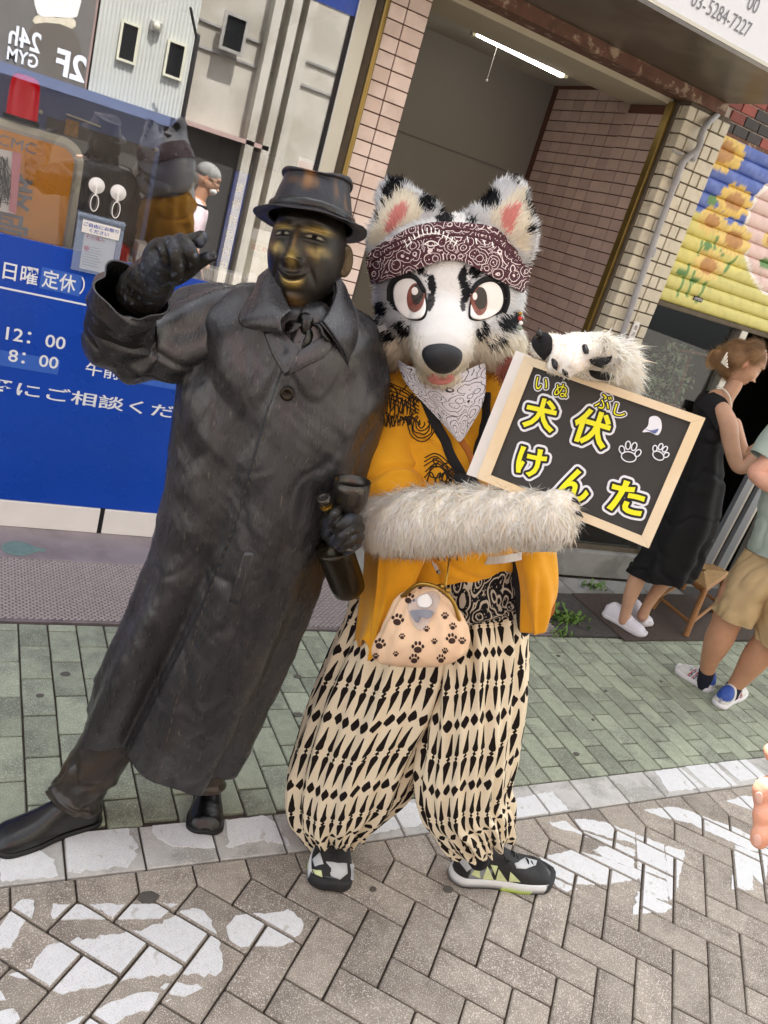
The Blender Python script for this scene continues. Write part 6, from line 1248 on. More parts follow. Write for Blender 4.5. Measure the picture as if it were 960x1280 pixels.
line_on('print_stroke', bvh_h, [Z_(340, 408), Z_(370, 394), Z_(400, 408), Z_(370, 416), Z_(345, 408)], M['eye_white'], bd, r=.0012, off=.0145)
line_on('print_stroke', bvh_h, [Z_(265, 418), Z_(310, 380), Z_(370, 364), Z_(430, 372), Z_(480, 404)], M['eye_white'], bd, r=.0012, off=.0145)
# beads and brown tassel by the cheek
tas = thing('tassel', FC.at(632, 440, .12), 'brown hair tassel with red and yellow beads hanging by the dog head cheek', 'tassel') if False else None
for k, (x, y, m_) in enumerate(((650, 392, 'gold'), (650, 398, 'paper_red'), (651, 404, 'eye_white'), (650, 410, 'leaf'), (638, 434, 'paper_red'), (640, 440, 'gold'), (636, 444, 'paper_red'))): V, F = ball(FC.at(x, y, .09), .0048, 12, 8); obj('bead', V, F, M[m_], dog, smooth=True)
mb = MB()
for k in range(60): x = 625 + rnd.random() * 16; V, F = ptube(FC, [(638, 444, .10, .9), (x + rnd.gauss(0, 3), 458 + rnd.random() * 8, .12, .8), (x + rnd.gauss(0, 6), 470 + rnd.random() * 14, .11, .3)], nu=4, nv=6, caps=False); mb.add(V, F)
mb.build('tassel_hair', M['iris'], dog, kind='stuff')
# furry forearm across the belly ----------------------------------------
am = MB(); V, F = ptube(FC, [(484, 652, .17, 36), (530, 650, .205, 38), (590, 646, .23, 37), (650, 644, .25, 35), (690, 646, .265, 31)], nu=40, nv=50); am.add(V, F); V, F = remesh(am, .006, 4)
whitec = lambda P, N: np.tile(np.array(G('faf7f0')), (len(P), 1)) * (1.05 + .03 * vnoise(P, 18, 7, 2)[:, None]) * np.where((np.random.default_rng(3).random(len(P)) < .15)[:, None], np.array([[.97, .9, .78]]), 1)
fa_ = obj('forearm', V, F, M['plush'], dog, smooth=True, color=whitec(V, None)); adir = FC.at(690, 646, .26) - FC.at(484, 652, .17); adir /= np.linalg.norm(adir)
fur('forearm_fur', V, F, M['fur'], fa_, 27000, .033, lambda P, N: np.tile(adir * .35 + V3(0, 0, -1.0), (len(P), 1)) + vnoise(P, 22, 3)[:, None] * adir * 1.3, whitec, width=.0019, lift=.22, seed=11, droop=.12, jit=.25)
# lower paw on the board's edge
pw = MB()
for pts in ([(676, 640, .26, 22), (694, 634, .275, 19), (706, 632, .27, 13)], [(690, 622, .27, 11), (706, 624, .275, 11), (714, 627, .27, 9)], [(694, 634, .27, 11), (710, 637, .275, 11), (717, 640, .27, 8)], [(690, 648, .27, 12), (706, 652, .275, 11), (713, 654, .27, 8)]): V, F = ptube(FC, pts, nu=24); pw.add(V, F)
V, F = remesh(pw, .004, 3); po = obj('paw', V, F, M['plush'], dog, smooth=True, color=whitec(V, None)); fur('paw_fur', V, F, M['fur'], po, 6000, .010, lambda P, N: np.tile(adir + V3(0, 0, -.3), (len(P), 1)), whitec, width=.0016, lift=.3, seed=12)
for x, y in ((716, 624), (720, 640), (716, 655)): V, F = ptube(FC, [(x - 2, y, .28, 3.2), (x + 4, y + 2, .285, 2.4), (x + 9, y + 7, .28, .5)], nu=12); obj('claw', V, F, M['claw'], po, smooth=True)
# upper paw hanging over the top edge
pw = MB(); DP = .30
for pts in ([(762, 455, .16, 27), (740, 446, .22, 30), (718, 440, .26, 25)], [(772, 470, .14, 22), (764, 450, .18, 26)], [(706, 436, .27, 16), (688, 434, .29, 17), (676, 436, .295, 13)], [(718, 438, .28, 17), (703, 446, .31, 16), (693, 458, .315, 10)], [(728, 440, .28, 18), (718, 452, .32, 16), (708, 464, .325, 9)], [(748, 436, .27, 17), (736, 442, .31, 17), (728, 450, .32, 12)], [(756, 442, .24, 15), (764, 448, .27, 13), (762, 452, .28, 10)]): V, F = ptube(FC, pts, nu=28); pw.add(V, F)
V, F = remesh(pw, .0042, 2); up_ = obj('paw', V, F, M['plush'], dog, smooth=True, color=whitec(V, None)); bvp = bvh_of(V, F); pc = FC.at(722, 445, .2)
def upl(P): z = projpx(P); return .008 + .030 * np.clip((z[:, 0] - 735) / 40, 0, 1)
fur('paw_fur', V, F, M['fur'], up_, 15000, upl, lambda P, N: (P - pc) + V3(0, 0, -.02), whitec, width=.0017, lift=.30, seed=13, droop=.2)
patch('paw_pad', bvp, [(669, 425), (680, 419), (689, 424), (690, 438), (683, 447), (674, 442), (668, 433)], M['felt_black'], up_, off=.004, thick=.003, dome=.004)
patch('paw_pad', bvp, [(738, 448), (750, 446), (763, 446), (762, 451), (750, 454), (738, 452)], M['felt_black'], up_, off=.006, thick=.003, dome=.004); patch('paw_pad', bvp, [(736, 462), (748, 463), (758, 464), (765, 467), (758, 471), (742, 468)], M['felt_black'], up_, off=.006, thick=.003, dome=.004)
for (x, y, x2, y2) in ((694, 452, 696, 463), (706, 460, 710, 472), (732, 436, 736, 444), (674, 422, 675, 411)): V, F = ptube(FC, [(x - 1, y - 2, .325, 4.2), ((x + x2) / 2 - 1, (y + y2) / 2, .335, 3.6), (x2, y2, .330, .6)], nu=14); obj('claw', V, F, M['claw'], up_, smooth=True)
# sneakers ---------------------------------------------------------------
BKs, GRs, WHs, LMs = [np.array(G(h)) for h in ('1a1b1d', '8d9298', 'e6e8e8', 'b9d826')]
pm('sneaker_mesh', (1, 1, 1), .6, attr=True, var=.06, vs=40, bump=.5, bs=500)
pm('mesh_silver', G('c3c6c8'), .5, var=.1, vs=60, bump=.4, bs=700); pm('lime', G('d3dca4'), .6, var=.1, vs=60, bump=.3, bs=500)
pm('lace_black', G('141416'), .8)
def sneak(s, r, z):
    c = np.tile(BKs, (len(s), 1)); m_ = (s < .12) & (z > .62); c[m_] = LMs; st_ = (np.sin(s * 42 + np.sign(r) * z * 4) > .25) & (s > .18) & (s < .62) & (z < .8) & (z > .3); c[st_] = c[st_]
    t2 = (s > .1) & (s < .3) & (z > .3) & (z < .6) & (np.abs(r) > .5); c[t2] = GRs; return c
def snsole(s, r, z):
    c = np.tile(WHs, (len(s), 1)); c[z < .22] = BKs; c[((s > .45) & (s < .72)) & (z < .5)] = LMs; c[(s > .86)] = BKs * 1.5; return c
for (hp, tp_, w_) in (((410, 1078), (412, 1117), .118), ((562, 1096), (686, 1100), .108)):
    h_, t_ = gnd(*hp), gnd(*tp_)
    if hp[0] < 500: d_ = t_ - h_; d_ /= np.linalg.norm(d_); h_ = t_ - d_ * .235
    s_ = shoe(dog, h_, t_, w_, .125, M['sneaker_mesh'], M['sneaker_mesh'], .034, name='sneaker', col=sneak, solecol=snsole, laces=M['lace_black'])
    d_ = (t_ - h_) / np.linalg.norm(t_ - h_); c = h_ + d_ * np.linalg.norm(t_ - h_) * .36 + V3(0, 0, .10); r_ = np.array([d_[1], -d_[0], 0])
    for sg in (-1, 1):
        q = [c, c + r_ * sg * .02 + V3(0, 0, .022), c + r_ * sg * .045 + d_ * .01 + V3(0, 0, .008), c + r_ * sg * .03 + d_ * .025, c]; V, F = tube(q, .0022, 8, 30); obj('lace', V, F, M['lace_black'], s_, smooth=True)
    bsh = bvh_objs([s_]); ZS = lambda x, y: (340 + x / 2.526, 700 + y / 2.526)
    def sp(nm, pts, mt, th_=.002): patch(nm, bsh, [ZS(*p) for p in pts], M[mt], s_, off=.0004, thick=th_, res=5, curve=False)
    if hp[0] < 500:
        sp('toe_mesh', [(170, 952), (236, 958), (238, 990), (214, 1010), (186, 998)], 'mesh_silver'); sp('side_panel', [(128, 946), (152, 924), (163, 960), (136, 968)], 'mesh_silver'); sp('side_panel', [(128, 976), (156, 980), (160, 1002), (136, 992)], 'lime'); sp('side_panel', [(246, 962), (258, 958), (256, 1010), (246, 1015)], 'mesh_silver')
    else:
        sp('toe_mesh', [(765, 958), (798, 940), (836, 950), (832, 964), (800, 976), (772, 974)], 'mesh_silver'); sp('side_panel', [(590, 950), (604, 932), (640, 966), (616, 984)], 'mesh_silver')
        for q in ([(628, 992), (652, 964), (658, 1004)], [(664, 1006), (680, 966), (700, 1010)], [(706, 1010), (716, 976), (742, 1014)], [(748, 1014), (752, 984), (784, 1016)], [(640, 958), (668, 958), (654, 984)], [(690, 962), (712, 966), (704, 994)]): sp('side_panel', q, 'lime')
        sp('heel_tab', [(584, 912), (596, 908), (600, 936), (588, 940)], 'lime')
# trouser cuffs gathered over black socks
for q in ([(416, 1040, -.02, 17), (415, 1072, -.02, 14)], [(600, 1035, -.05, 16), (598, 1074, -.05, 13)]): V, F = ptube(FC, q, nu=20); obj('sock', V, F, M['felt_black'], dog, smooth=True)
# ================================================================== NAME BOARD
c0 = np.array([738, 560.]); rb_ = ray(*c0); rb_ /= np.linalg.norm(rb_); Dp = FC.at(738, 560, .235)
class PlaneF:
    def at(s, x, y, l=0): d = ray(x, y); return CAM + ((Dp - CAM) @ rb_ - l) / (d @ rb_) * d
BP = PlaneF(); TL, TR, BR_, BL = (655.6, 443.7), (882, 522.5), (811, 685.5), (595.4, 597.8)
board = thing('name_board', BP.at(738, 560), 'wood-framed black board with yellow Japanese lettering held by the dog costume', 'board')
def bq(u, v, l=0):    # u along the top edge, v down
    p = (1 - v) * ((1 - u) * np.array(TL) + u * np.array(TR)) + v * ((1 - u) * np.array(BL) + u * np.array(BR_)); return BP.at(*p, l)
def bslab(nm, q, l0, l1, mat, n=8, parent=board):
    P = [bq(u, v, l1) for u, v in q] + [bq(u, v, l0) for u, v in q]; m = len(q); return obj(nm, P, [tuple(range(m)), tuple(range(m, 2 * m))[::-1]] + [(j, m + j, m + (j + 1) % m, (j + 1) % m) for j in range(m)], mat, parent)
iu0, iu1, iv0, iv1 = .066, .938, .062, .936
bslab('frame_rail', [(0, 0), (1, 0), (iu1, iv0), (iu0, iv0)], -.012, .008, M['board_wood']); bslab('frame_rail', [(0, 1), (iu0, iv1), (iu1, iv1), (1, 1)], -.012, .008, M['board_wood'])
bslab('frame_rail', [(0, .001), (iu0, iv0 + .001), (iu0, iv1 - .001), (0, .999)], -.012, .008, M['board_wood']); bslab('frame_rail', [(1, .001), (1, .999), (iu1, iv1 - .001), (iu1, iv0 + .001)], -.012, .008, M['board_wood'])
bslab('panel', [(iu0 - .01, iv0 - .01), (iu1 + .01, iv0 - .01), (iu1 + .01, iv1 + .01), (iu0 - .01, iv1 + .01)], -.011, .002, M['board_black'])
P = [BP.at(*p, -.016) for p in ((644, 437), (652, 441), (600, 602), (583, 592))] ; P2 = [BP.at(*p, -.030) for p in ((644, 437), (652, 441), (600, 602), (583, 592))]
P = [BP.at(*p, -.013) for p in ((645, 438), (665, 446), (604, 600), (583, 593))]; P2 = [BP.at(*p, -.022) for p in ((645, 438), (665, 446), (604, 600), (583, 593))]; obj('white_backing', P + P2, [(0, 1, 2, 3), (7, 6, 5, 4)] + [(j, 4 + j, 4 + (j + 1) % 4, (j + 1) % 4) for j in range(4)], M['paper'], board)
eu = bq(.6, .5) - bq(.4, .5); mu = np.linalg.norm(eu) / np.linalg.norm([.2 * 226, .2 * 79]); eu /= np.linalg.norm(eu); en = -rb_; ev = np.cross(en, eu)
if ev[2] < 0: ev = -ev
def glyph(ch, px, py, w_, h_, rot=0, bold=.03, thin=1.0):
    V, F = text_mesh(ch, 1, bold); mn, mxx = V[:, :2].min(0), V[:, :2].max(0); q = (V[:, :2] - (mn + mxx) / 2) / (mxx - mn) * np.array([w_, h_]) * mu; r = math.radians(rot); q = q @ np.array([[math.cos(r), math.sin(r)], [-math.sin(r), math.cos(r)]]); c = BP.at(px, py, .003)
    W = c + q[:, :1] * eu + q[:, 1:2] * ev; Wn = W + en * .0026
    obj('character', Wn, F, M['yellow_paint'], board)
    for nm, rad, mat, z0 in (('character_edge', 3.1 * thin, 'outline_black', .0012), ('character_halo', 6.2 * thin, 'sticker_white', .0002)):
        mb = MB(); K = 26
        for k in range(K): a_ = 2 * math.pi * k / K; mb.add(W + (eu * math.cos(a_) + ev * math.sin(a_)) * rad * mu + en * (z0 + k * .00004), F)
        mb.build(nm, M[mat], board, kind='stuff')
glyph('犬', 676, 518, 42, 42, 8); glyph('伏', 740, 535, 47, 46, 4); glyph('け', 664, 578, 38, 38, 10); glyph('ん', 718, 606, 42, 42, 4); glyph('た', 784, 622, 44, 42, 8)
for ch, x, y, s in (('い', 677, 480, 14), ('ぬ', 702, 488, 15), ('ぶ', 754, 502, 17), ('し', 775, 513, 13)): glyph(ch, x, y, s * 1.12, s * 1.12, 8, .0, .5)
def ring2(px, py, rx_, ry_, rot, w_=1.6):
    r = math.radians(rot); P = []
    for t in np.linspace(0, 2 * math.pi, 25): x, y = rx_ * math.cos(t), ry_ * math.sin(t); P.append(BP.at(px + x * math.cos(r) - y * math.sin(r), py + x * math.sin(r) + y * math.cos(r), .0045))
    V, F = tube(P, .0013 * w_ / 1.6, 8, 50, caps=False); obj('paw_outline', V, F, M['sticker_white'], board, smooth=True)
def pawprint(cx_, cy_, s, rot):
    r = math.radians(rot); R_ = lambda x, y: (cx_ + s * (x * math.cos(r) - y * math.sin(r)), cy_ + s * (x * math.sin(r) + y * math.cos(r)))
    for x, y, a_, b_, rr in ((0, .35, .62, .42, 0), (-.68, -.12, .22, .32, -25), (-.26, -.58, .21, .34, -8), (.26, -.58, .21, .34, 8), (.68, -.12, .22, .32, 25)): q = R_(x, y); ring2(q[0], q[1], a_ * s, b_ * s, rot + rr)
pawprint(787, 566, 15, 12); pawprint(825, 566, 12, 30)
st_ = [BP.at(*p, .0042) for p in smoothpoly([(803, 540), (810, 532), (812, 522), (820, 520), (826, 525), (827, 536), (822, 544), (812, 540)], 4)]; obj('sticker', st_, [tuple(range(len(st_)))], M['sticker_white'], board)
st_ = [BP.at(*p, .0050) for p in smoothpoly([(806, 536), (814, 538), (823, 536), (819, 542), (812, 539)], 4)]; obj('sticker_print', st_, [tuple(range(len(st_)))], M['sticker_blue'], board)
# ================================================================== PAW-PRINT POUCH
bag = thing('pouch', FC.at(527, 830, .22), 'peach clasp pouch printed with brown paw prints hanging at the orange jacket', 'pouch')
bm_ = MB(); 
for (x, y, rx_, ry_, dz) in ((524, 795, 54, 33, .05), (528, 806, 58, 24, .045), (530, 768, 42, 36, .036), (534, 785, 48, 34, .045)):
    c = FC.at(x, y, .215); m = FC.mpp(x, y, .215); V, F = ball(c, (rx_ * m, dz, ry_ * m), 36, 24, ax=np.array([rtC, FC.n, V3(0, 0, 1)])); bm_.add(V, F)
V, F, _ = loft(FC, [(516, 733, 546, 735, .235, .010), (500, 744, 568, 757, .235, .030), (487, 766, 580, 776, .24, .045), (474, 790, 586, 793, .24, .056), (467, 808, 585, 810, .24, .058), (469, 820, 576, 821, .238, .050), (482, 827, 562, 827, .235, .03)], 120, 70, lambda TH, T, G_: vnoise(G_.reshape(-1, 3), 8, 21, 3).reshape(TH.shape) * .004 + .003 * np.sin(TH * 13 + T * 2) * (1 - T) ** .5 * np.clip(T * 4, 0, 1), p=.9); bg_ = obj('cloth_bag', V, F, M['bag_cloth'], bag, smooth=True); bvb = bvh_of(V, F)
ell2 = lambda x, y, a_, b_, r, n=14: [(x + a_ * math.cos(t) * math.cos(r) - b_ * math.sin(t) * math.sin(r), y + a_ * math.cos(t) * math.sin(r) + b_ * math.sin(t) * math.cos(r)) for t in np.linspace(0, 2 * math.pi, n, endpoint=False)]
ZB = lambda x, y: (420 + x / 3.047, 440 + y / 3.047)
def bpaw(zx, zy, s, rot):
    cx_, cy_ = ZB(zx, zy); r = math.radians(rot)
    for x, y, a_, b_ in ((0, .3, .50, .40), (-.62, -.12, .18, .25), (-.24, -.52, .18, .27), (.24, -.52, .18, .27), (.62, -.12, .18, .25)):
        X_, Y_ = cx_ + s * (x * math.cos(r) - y * math.sin(r)), cy_ + s * (x * math.sin(r) + y * math.cos(r)); patch('paw_print', bvb, ell2(X_, Y_, a_ * s, b_ * s, r), M['print_brown'], bg_, off=.0004, thick=.0006, curve=False, res=3)
for q in ((312, 1125, 10, 0), (235, 1020, 10, 15), (168, 1112, 9, 20), (280, 940, 9, 30), (252, 1083, 5, 0), (228, 1150, 4.5, 0), (375, 1102, 5, 0), (415, 1138, 5, 10), (440, 1092, 9, -10), (415, 1005, 6, 0), (298, 1168, 8, 0), (400, 1168, 7, 0), (445, 1045, 6, 10), (345, 1055, 5, 0), (320, 893, 5, 0), (480, 1100, 6, 0), (152, 1158, 5, 0)): bpaw(*q)
V, F = ptube(FC, [(503, 745, .255, 2.6), (525, 730, .262, 2.6), (550, 736, .262, 2.6), (566, 752, .26, 2.6), (574, 774, .255, 2.6)], nu=12, nv=40); obj('clasp_frame', V, F, M['gold'], bag, smooth=True)
for p in ((553, 733), (560, 738)): V, F = ball(FC.at(*p, .27), .006, 14, 10); obj('clasp_knob', V, F, M['gold'], bag, smooth=True)
V, F = ptube(FC, [(557, 732, .27, 1.2), (560, 712, .25, 1.2), (562, 696, .20, 1.2)], nu=8); obj('chain', V, F, M['gold'], bag, smooth=True)
cs = patch('clear_charm', bvb, [ZB(275, 985), ZB(290, 950), ZB(330, 925), ZB(370, 915), ZB(395, 935), ZB(385, 980), ZB(360, 1020), ZB(330, 1060), ZB(300, 1040)], M['clear_plastic'], bag, off=.005, thick=.003)
patch('charm_print', bvb, [ZB(280, 990), ZB(320, 985), ZB(370, 990), ZB(350, 1015), ZB(325, 1010), ZB(315, 1030)], M['ink_grey'], cs, off=.009, thick=.0005); patch('charm_print', bvb, [ZB(320, 940), ZB(350, 925), ZB(370, 950), ZB(350, 975), ZB(322, 970)], M['paper'], cs, off=.009, thick=.0005)
# ================================================================== OTHER PEOPLE
pm('skin', (1, 1, 1), .45, attr=True, var=.10, vs=14, bump=.2, bs=300, spec=.35)
pm('dress_black', G('08090c'), .85, var=.25, vs=12, bump=.35, bs=160); pm('hair_brown', (1, 1, 1), .5, attr=True, var=.1, vs=60, bump=.3, bs=300)
pm('canvas_white', G('e4e2ea'), .75, var=.04, vs=30, bump=.3, bs=400); pm('rubber_white', G('dedde0'), .6, var=.04); pm('khaki', G('b9a077'), .85, var=.1, vs=10, bump=.35, bs=260); pm('tee_green', G('a9b8ae'), .85, var=.06, vs=10, bump=.3, bs=260)
pm('sock_navy', G('14182a'), .85, bump=.3, bs=400); pm('shirt_pink', G('e3cfd4'), .8, var=.05, bump=.2, bs=200); pm('pearl', G('e9e2d2'), .3)
SK, SK2, SKP = np.array(G('c99f83')), np.array(G('ba8c6e')), np.array(G('dba58c'))
def skc(V, base, s=3): return np.tile(base, (len(V), 1)) * (1 + .05 * vnoise(V, 8, s, 3))[:, None] * np.stack([np.ones(len(V)), 1 - .03 * vnoise(V, 20, s + 1)], 1)[:, [0, 1, 1]]
def rside(fr): return fr.r if fr.r @ (fr.at(500, 300) - fr.at(300, 300)) > 0 else -fr.r
def head_mesh(mb, cols, c, R, base, scale=1.0, ears=True, smile=1.0):
    X, Y, Z = head_local(smile=smile); L = np.stack([X, Y, Z], -1).reshape(-1, 3); V = place(L * scale, c, R); mb.add(V, [tuple(f)[::-1] for f in gridF(*X.shape)])
    k = np.tile(base, (len(L), 1)); x, y, z = L.T; yl = y - 2.6 * x ** 2; w_ = np.exp(-(x / .02) ** 4 - ((yl + .066) / .010) ** 2) * (z > 0); k = k * (1 - w_[:, None] * .4) + np.array(G('a85a50')) * w_[:, None] * .4
    e = 1.2 * gs(np.abs(x), y, .031, .017, .013, .004) * (z > 0); k *= (1 - .8 * np.clip(e, 0, 1))[:, None]; b_ = gs(np.abs(x), y, .030, .047, .020, .004) * (z > 0); k *= (1 - .55 * b_)[:, None]; cols.append(k)
    if ears:
        for s in (-1, 1): eV, eF = ear_local(s); mb.add(place(eV * scale, c, R), eF); cols.append(np.tile(base * V3(1.02, .86, .82), (len(eV), 1)))
# woman -------------------------------------------------------------
FW = Frame((3.36, 2.78, 0)); rW = rside(FW)
wm = thing('person', FW.o, 'woman in a long black sleeveless dress and white sneakers with her hair clipped up', 'person')
hc = FW.at(931, 455, .0); fd = rW * .93 - FW.n * .30 - V3(0, 0, .42); Rw = basis(fd, V3(0, 0, 1) + rW * .25)
mb = MB(); cols = []; head_mesh(mb, cols, hc, Rw, SK, .96)
def addt(pts, base, **k): V, F = ptube(FW, pts, **k); mb.add(V, F); cols.append(np.tile(base, (len(V), 1)))
addt([(898, 520, 0, 17), (905, 500, 0, 12), (916, 484, 0, 10.5), (924, 466, 0, 11)], SK, nu=24); addt([(896, 500, .0, 15), (880, 560, 0, 20), (868, 640, 0, 24)], SK, nu=24)
addt([(902, 512, .10, 11), (910, 530, .11, 12.5), (914, 555, .12, 11), (921, 580, .12, 9.5), (930, 584, .12, 9), (944, 572, .11, 8), (960, 558, .10, 6.5), (974, 549, .10, 5.5)], SK, nu=24, nv=50)
addt([(918, 530, -.08, 9), (930, 566, -.08, 8.5), (946, 560, -.06, 7), (960, 552, -.04, 5.5), (972, 547, -.03, 5)], SK, nu=20, nv=40)
for k in range(4): addt([(972, 548 + k * 1.2, .10 - k * .012, 2.2), (979, 546 + k * 1.5, .10 - k * .012, 2), (985, 548 + k * 1.5, .10 - k * .012, 1.7)], SK, nu=10)
addt([(970, 552, .11, 2.4), (975, 555, .12, 2.2), (980, 556, .12, 1.8)], SK, nu=10)
for pts in ([(800, 715, .06, 12), (789, 742, .07, 9.5), (783, 762, .07, 7), (780, 776, .07, 7.5)], [(838, 715, -.04, 11), (812, 752, -.04, 7), (803, 770, -.04, 7)]): addt(pts, SK, nu=20, nv=30)
mb.build('body', M['skin'], wm, smooth=True, color=np.vstack(cols))
V, F, (TH, T) = loft(FW, [(880, 488, 913, 505, 0, .085), (870, 502, 914, 520, 0, .11), (866, 528, 909, 545, 0, .12), (860, 555, 905, 568, 0, .12), (850, 585, 904, 598, 0, .125), (836, 615, 902, 628, 0, .14), (818, 655, 893, 665, 0, .16), (798, 692, 878, 702, 0, .17), (784, 710, 864, 728, 0, .17)], 160, 120, lambda TH, T, G_: .014 * np.sin(TH * 7 + T * 2) * T ** 1.5 + vnoise(G_.reshape(-1, 3), 4, 5).reshape(TH.shape) * .006 + crease(G_.reshape(-1, 3), 3, 6, .008).reshape(TH.shape), caps=False)
obj('dress', V, F, M['dress_black'], wm, smooth=True)
sheet('dress_strap', FW, [[(868, 506, .10), (880, 494, .10), (892, 490, .09)], [(884, 520, .125), (898, 506, .12), (908, 500, .09)], [(896, 540, .13), (906, 528, .12), (915, 520, .09)]], M['dress_black'], wm, nu=16, nv=16)
q = [FW.at(*p) for p in ((896, 483, .085), (905, 487, .10), (912, 496, .10), (914, 508, .08))]; V, F = tube(q, .0035, 8, 30); obj('necklace', V, F, M['pearl'], wm, smooth=True)
hrb = MB()
for (x, y, d, rx_, ry_, dz) in ((926, 446, .0, 24, 21, .085), (915, 452, .0, 17, 17, .07), (942, 442, -.0, 16, 15, .082), (948, 448, -.03, 9, 10, .05), (913, 466, .0, 10, 9, .05)): c = FW.at(x, y, d); m = FW.mpp(x, y, d); V, F = ball(c, (rx_ * m, dz, ry_ * m), 30, 20, ax=np.array([rW, FW.n, V3(0, 0, 1)])); hrb.add(V, F)
V, F = ptube(FW, [(908, 448, .02, 7), (898, 444, .02, 9), (892, 450, .02, 7)], nu=20); hrb.add(V, F)
V, F = remesh(hrb, .005, 4); HA, HB_ = np.array(G('b58d63')), np.array(G('86633f'))
hcol = lambda P, N: (lambda k: HA * k + HB_ * (1 - k))(np.clip(.5 + vnoise(P, 14, 4, 2), 0, 1)[:, None])
ho = obj('hair', V, F, M['hair_brown'], wm, smooth=True, color=hcol(V, None)); bunp = FW.at(903, 450, .0)
fur('hair_strands', V, F, M['hair_brown'], ho, 26000, .045, lambda P, N: bunp - P, hcol, width=.0013, lift=.05, seed=21, jit=.3, droop=.02)
mb = MB()
for k in range(60): a_ = rnd.uniform(0, 6.28); V, F = ptube(FW, [(901, 446, .03, 1.0), (894 + 6 * math.cos(a_), 446 + 9 * math.sin(a_), .03, .8), (889 + 7 * math.cos(a_), 455 + 8 * math.sin(a_), .03, .3)], nu=5, nv=8, caps=False); mb.add(V, F)
mb.build('loose_hair', M['straw'], ho, kind='stuff')
for k in range(5): V, F = ptube(FW, [(902, 453, .10, 1.1), (906 + k * .8, 446 + k * 3.2, .105, 1.3), (909, 441 + k * 4.4, .095, .9)], nu=8); obj('hair_clip', V, F, M['pearl'], ho, smooth=True)
for (a1, a2, dz) in (((753, 768), (806, 797), 0), ((779, 762), (812, 785), 0)): shoe(wm, gnd(*a1, .01), gnd(*a2, .01), .098, .098, M['canvas_white'], M['rubber_white'], .022, name='sneaker', laces=M['rubber_white'], lift=.012)
# man at the right edge ------------------------------------------------
FM = Frame((3.42, 2.12, 0)); rM = rside(FM)
mn_ = thing('person', FM.o, 'man cut off by the right edge in grey-green shirt, khaki shorts and striped white trainers', 'person')
mb = MB(); cols = []
def addm(pts, base, **k): V, F = ptube(FM, pts, **k); mb.add(V, F); cols.append(skc(V, base, int(pts[0][0])))
addm([(922, 745, .05, 25), (908, 778, .06, 19), (898, 800, .06, 18), (887, 826, .04, 11.5), (883, 845, .01, 8.5), (881, 852, .0, 8)], SK2, nu=30, nv=50)
addm([(985, 770, -.03, 26), (962, 800, -.02, 20), (945, 822, -.02, 18.5), (926, 848, -.02, 12), (914, 862, -.02, 9), (909, 872, -.02, 9)], SK2, nu=30, nv=50)
addm([(985, 640, 0, 36), (1000, 560, 0, 38), (1015, 500, 0, 20), (1020, 478, 0, 14)], SK2, nu=24); addm([(968, 572, .14, 15), (952, 585, .17, 12.5), (946, 592, .18, 12), (962, 606, .20, 11), (985, 612, .20, 9)], SKP, nu=24, nv=40)
hd_c2 = FM.at(1030, 440, 0); head_mesh(mb, cols, hd_c2, basis(-FM.n * .5 - rM * .9, V3(0, 0, 1)), SK2)
mb.build('body', M['skin'], mn_, smooth=True, color=np.vstack(cols))
def clothm(rows, nm, mat, disp, nu=120, nv=70, fr=FM): V, F, _ = loft(fr, rows, nu, nv, disp, caps=False); k = len(V); c = V.reshape(nv, nu, 3).mean(1, keepdims=True); I_ = (c + (V.reshape(nv, nu, 3) - c) * .95).reshape(-1, 3); b = (nv - 1) * nu; H_ = np.array([(b + j, k + b + j, k + b + (j + 1) % nu, b + (j + 1) % nu) for j in range(nu)]); return obj(nm, np.vstack([V, I_]), np.vstack([F, F[:, ::-1] + k, H_]), mat, mn_ if fr is FM else wm, smooth=True)
wr = lambda s, a: (lambda TH, T, G_: vnoise(G_.reshape(-1, 3), 5, s, 3).reshape(TH.shape) * a + crease(G_.reshape(-1, 3), 4, s, .006).reshape(TH.shape) + .004 * np.sin(TH * 5 + T * 6 + s))
clothm([(932, 684, 1030, 700, 0, .13), (918, 705, 1000, 722, .02, .13), (906, 728, 965, 748, .05, .12), (896, 746, 950, 775, .06, .115), (891, 758, 944, 784, .06, .11)], 'shorts_leg', M['khaki'], wr(31, .010))
clothm([(940, 684, 1040, 704, 0, .125), (946, 712, 1030, 735, 0, .13), (948, 745, 1015, 775, -.01, .12), (946, 775, 1006, 805, -.02, .115), (944, 792, 998, 822, -.02, .11)], 'shorts_leg', M['khaki'], wr(33, .010))
clothm([(990, 500, 1040, 505, 0, .10), (972, 530, 1050, 540, 0, .13), (958, 580, 1040, 600, 0, .15), (946, 640, 1035, 660, 0, .155), (936, 684, 1030, 704, 0, .15)], 'shirt', M['tee_green'], wr(35, .010))
V, F = tube_open(np.array([FM.at(*p) for p in ((990, 530, .08), (968, 552, .12), (952, 572, .15))]), np.array([24, 21, 18]) * FM.mpp(960, 560, .1), 50, 30, disp=lambda TH, T, G_: vnoise(G_.reshape(-1, 3), 6, 3).reshape(TH.shape) * .004, inner=.06); obj('shirt_sleeve', V, F, M['tee_green'], mn_, smooth=True)
for pts in ([(884, 838, .02, 10), (881, 850, .0, 9.5), (880, 860, -.01, 9)], [(918, 858, -.02, 10.5), (912, 868, -.02, 10.5), (906, 878, -.02, 10)]): V, F = ptube(FM, pts, nu=24); obj('sock', V, F, M['sock_navy'], mn_, smooth=True)
STR = [np.array(G(h)) for h in ('dcdad6', '2b4ea0', 'b83038')]
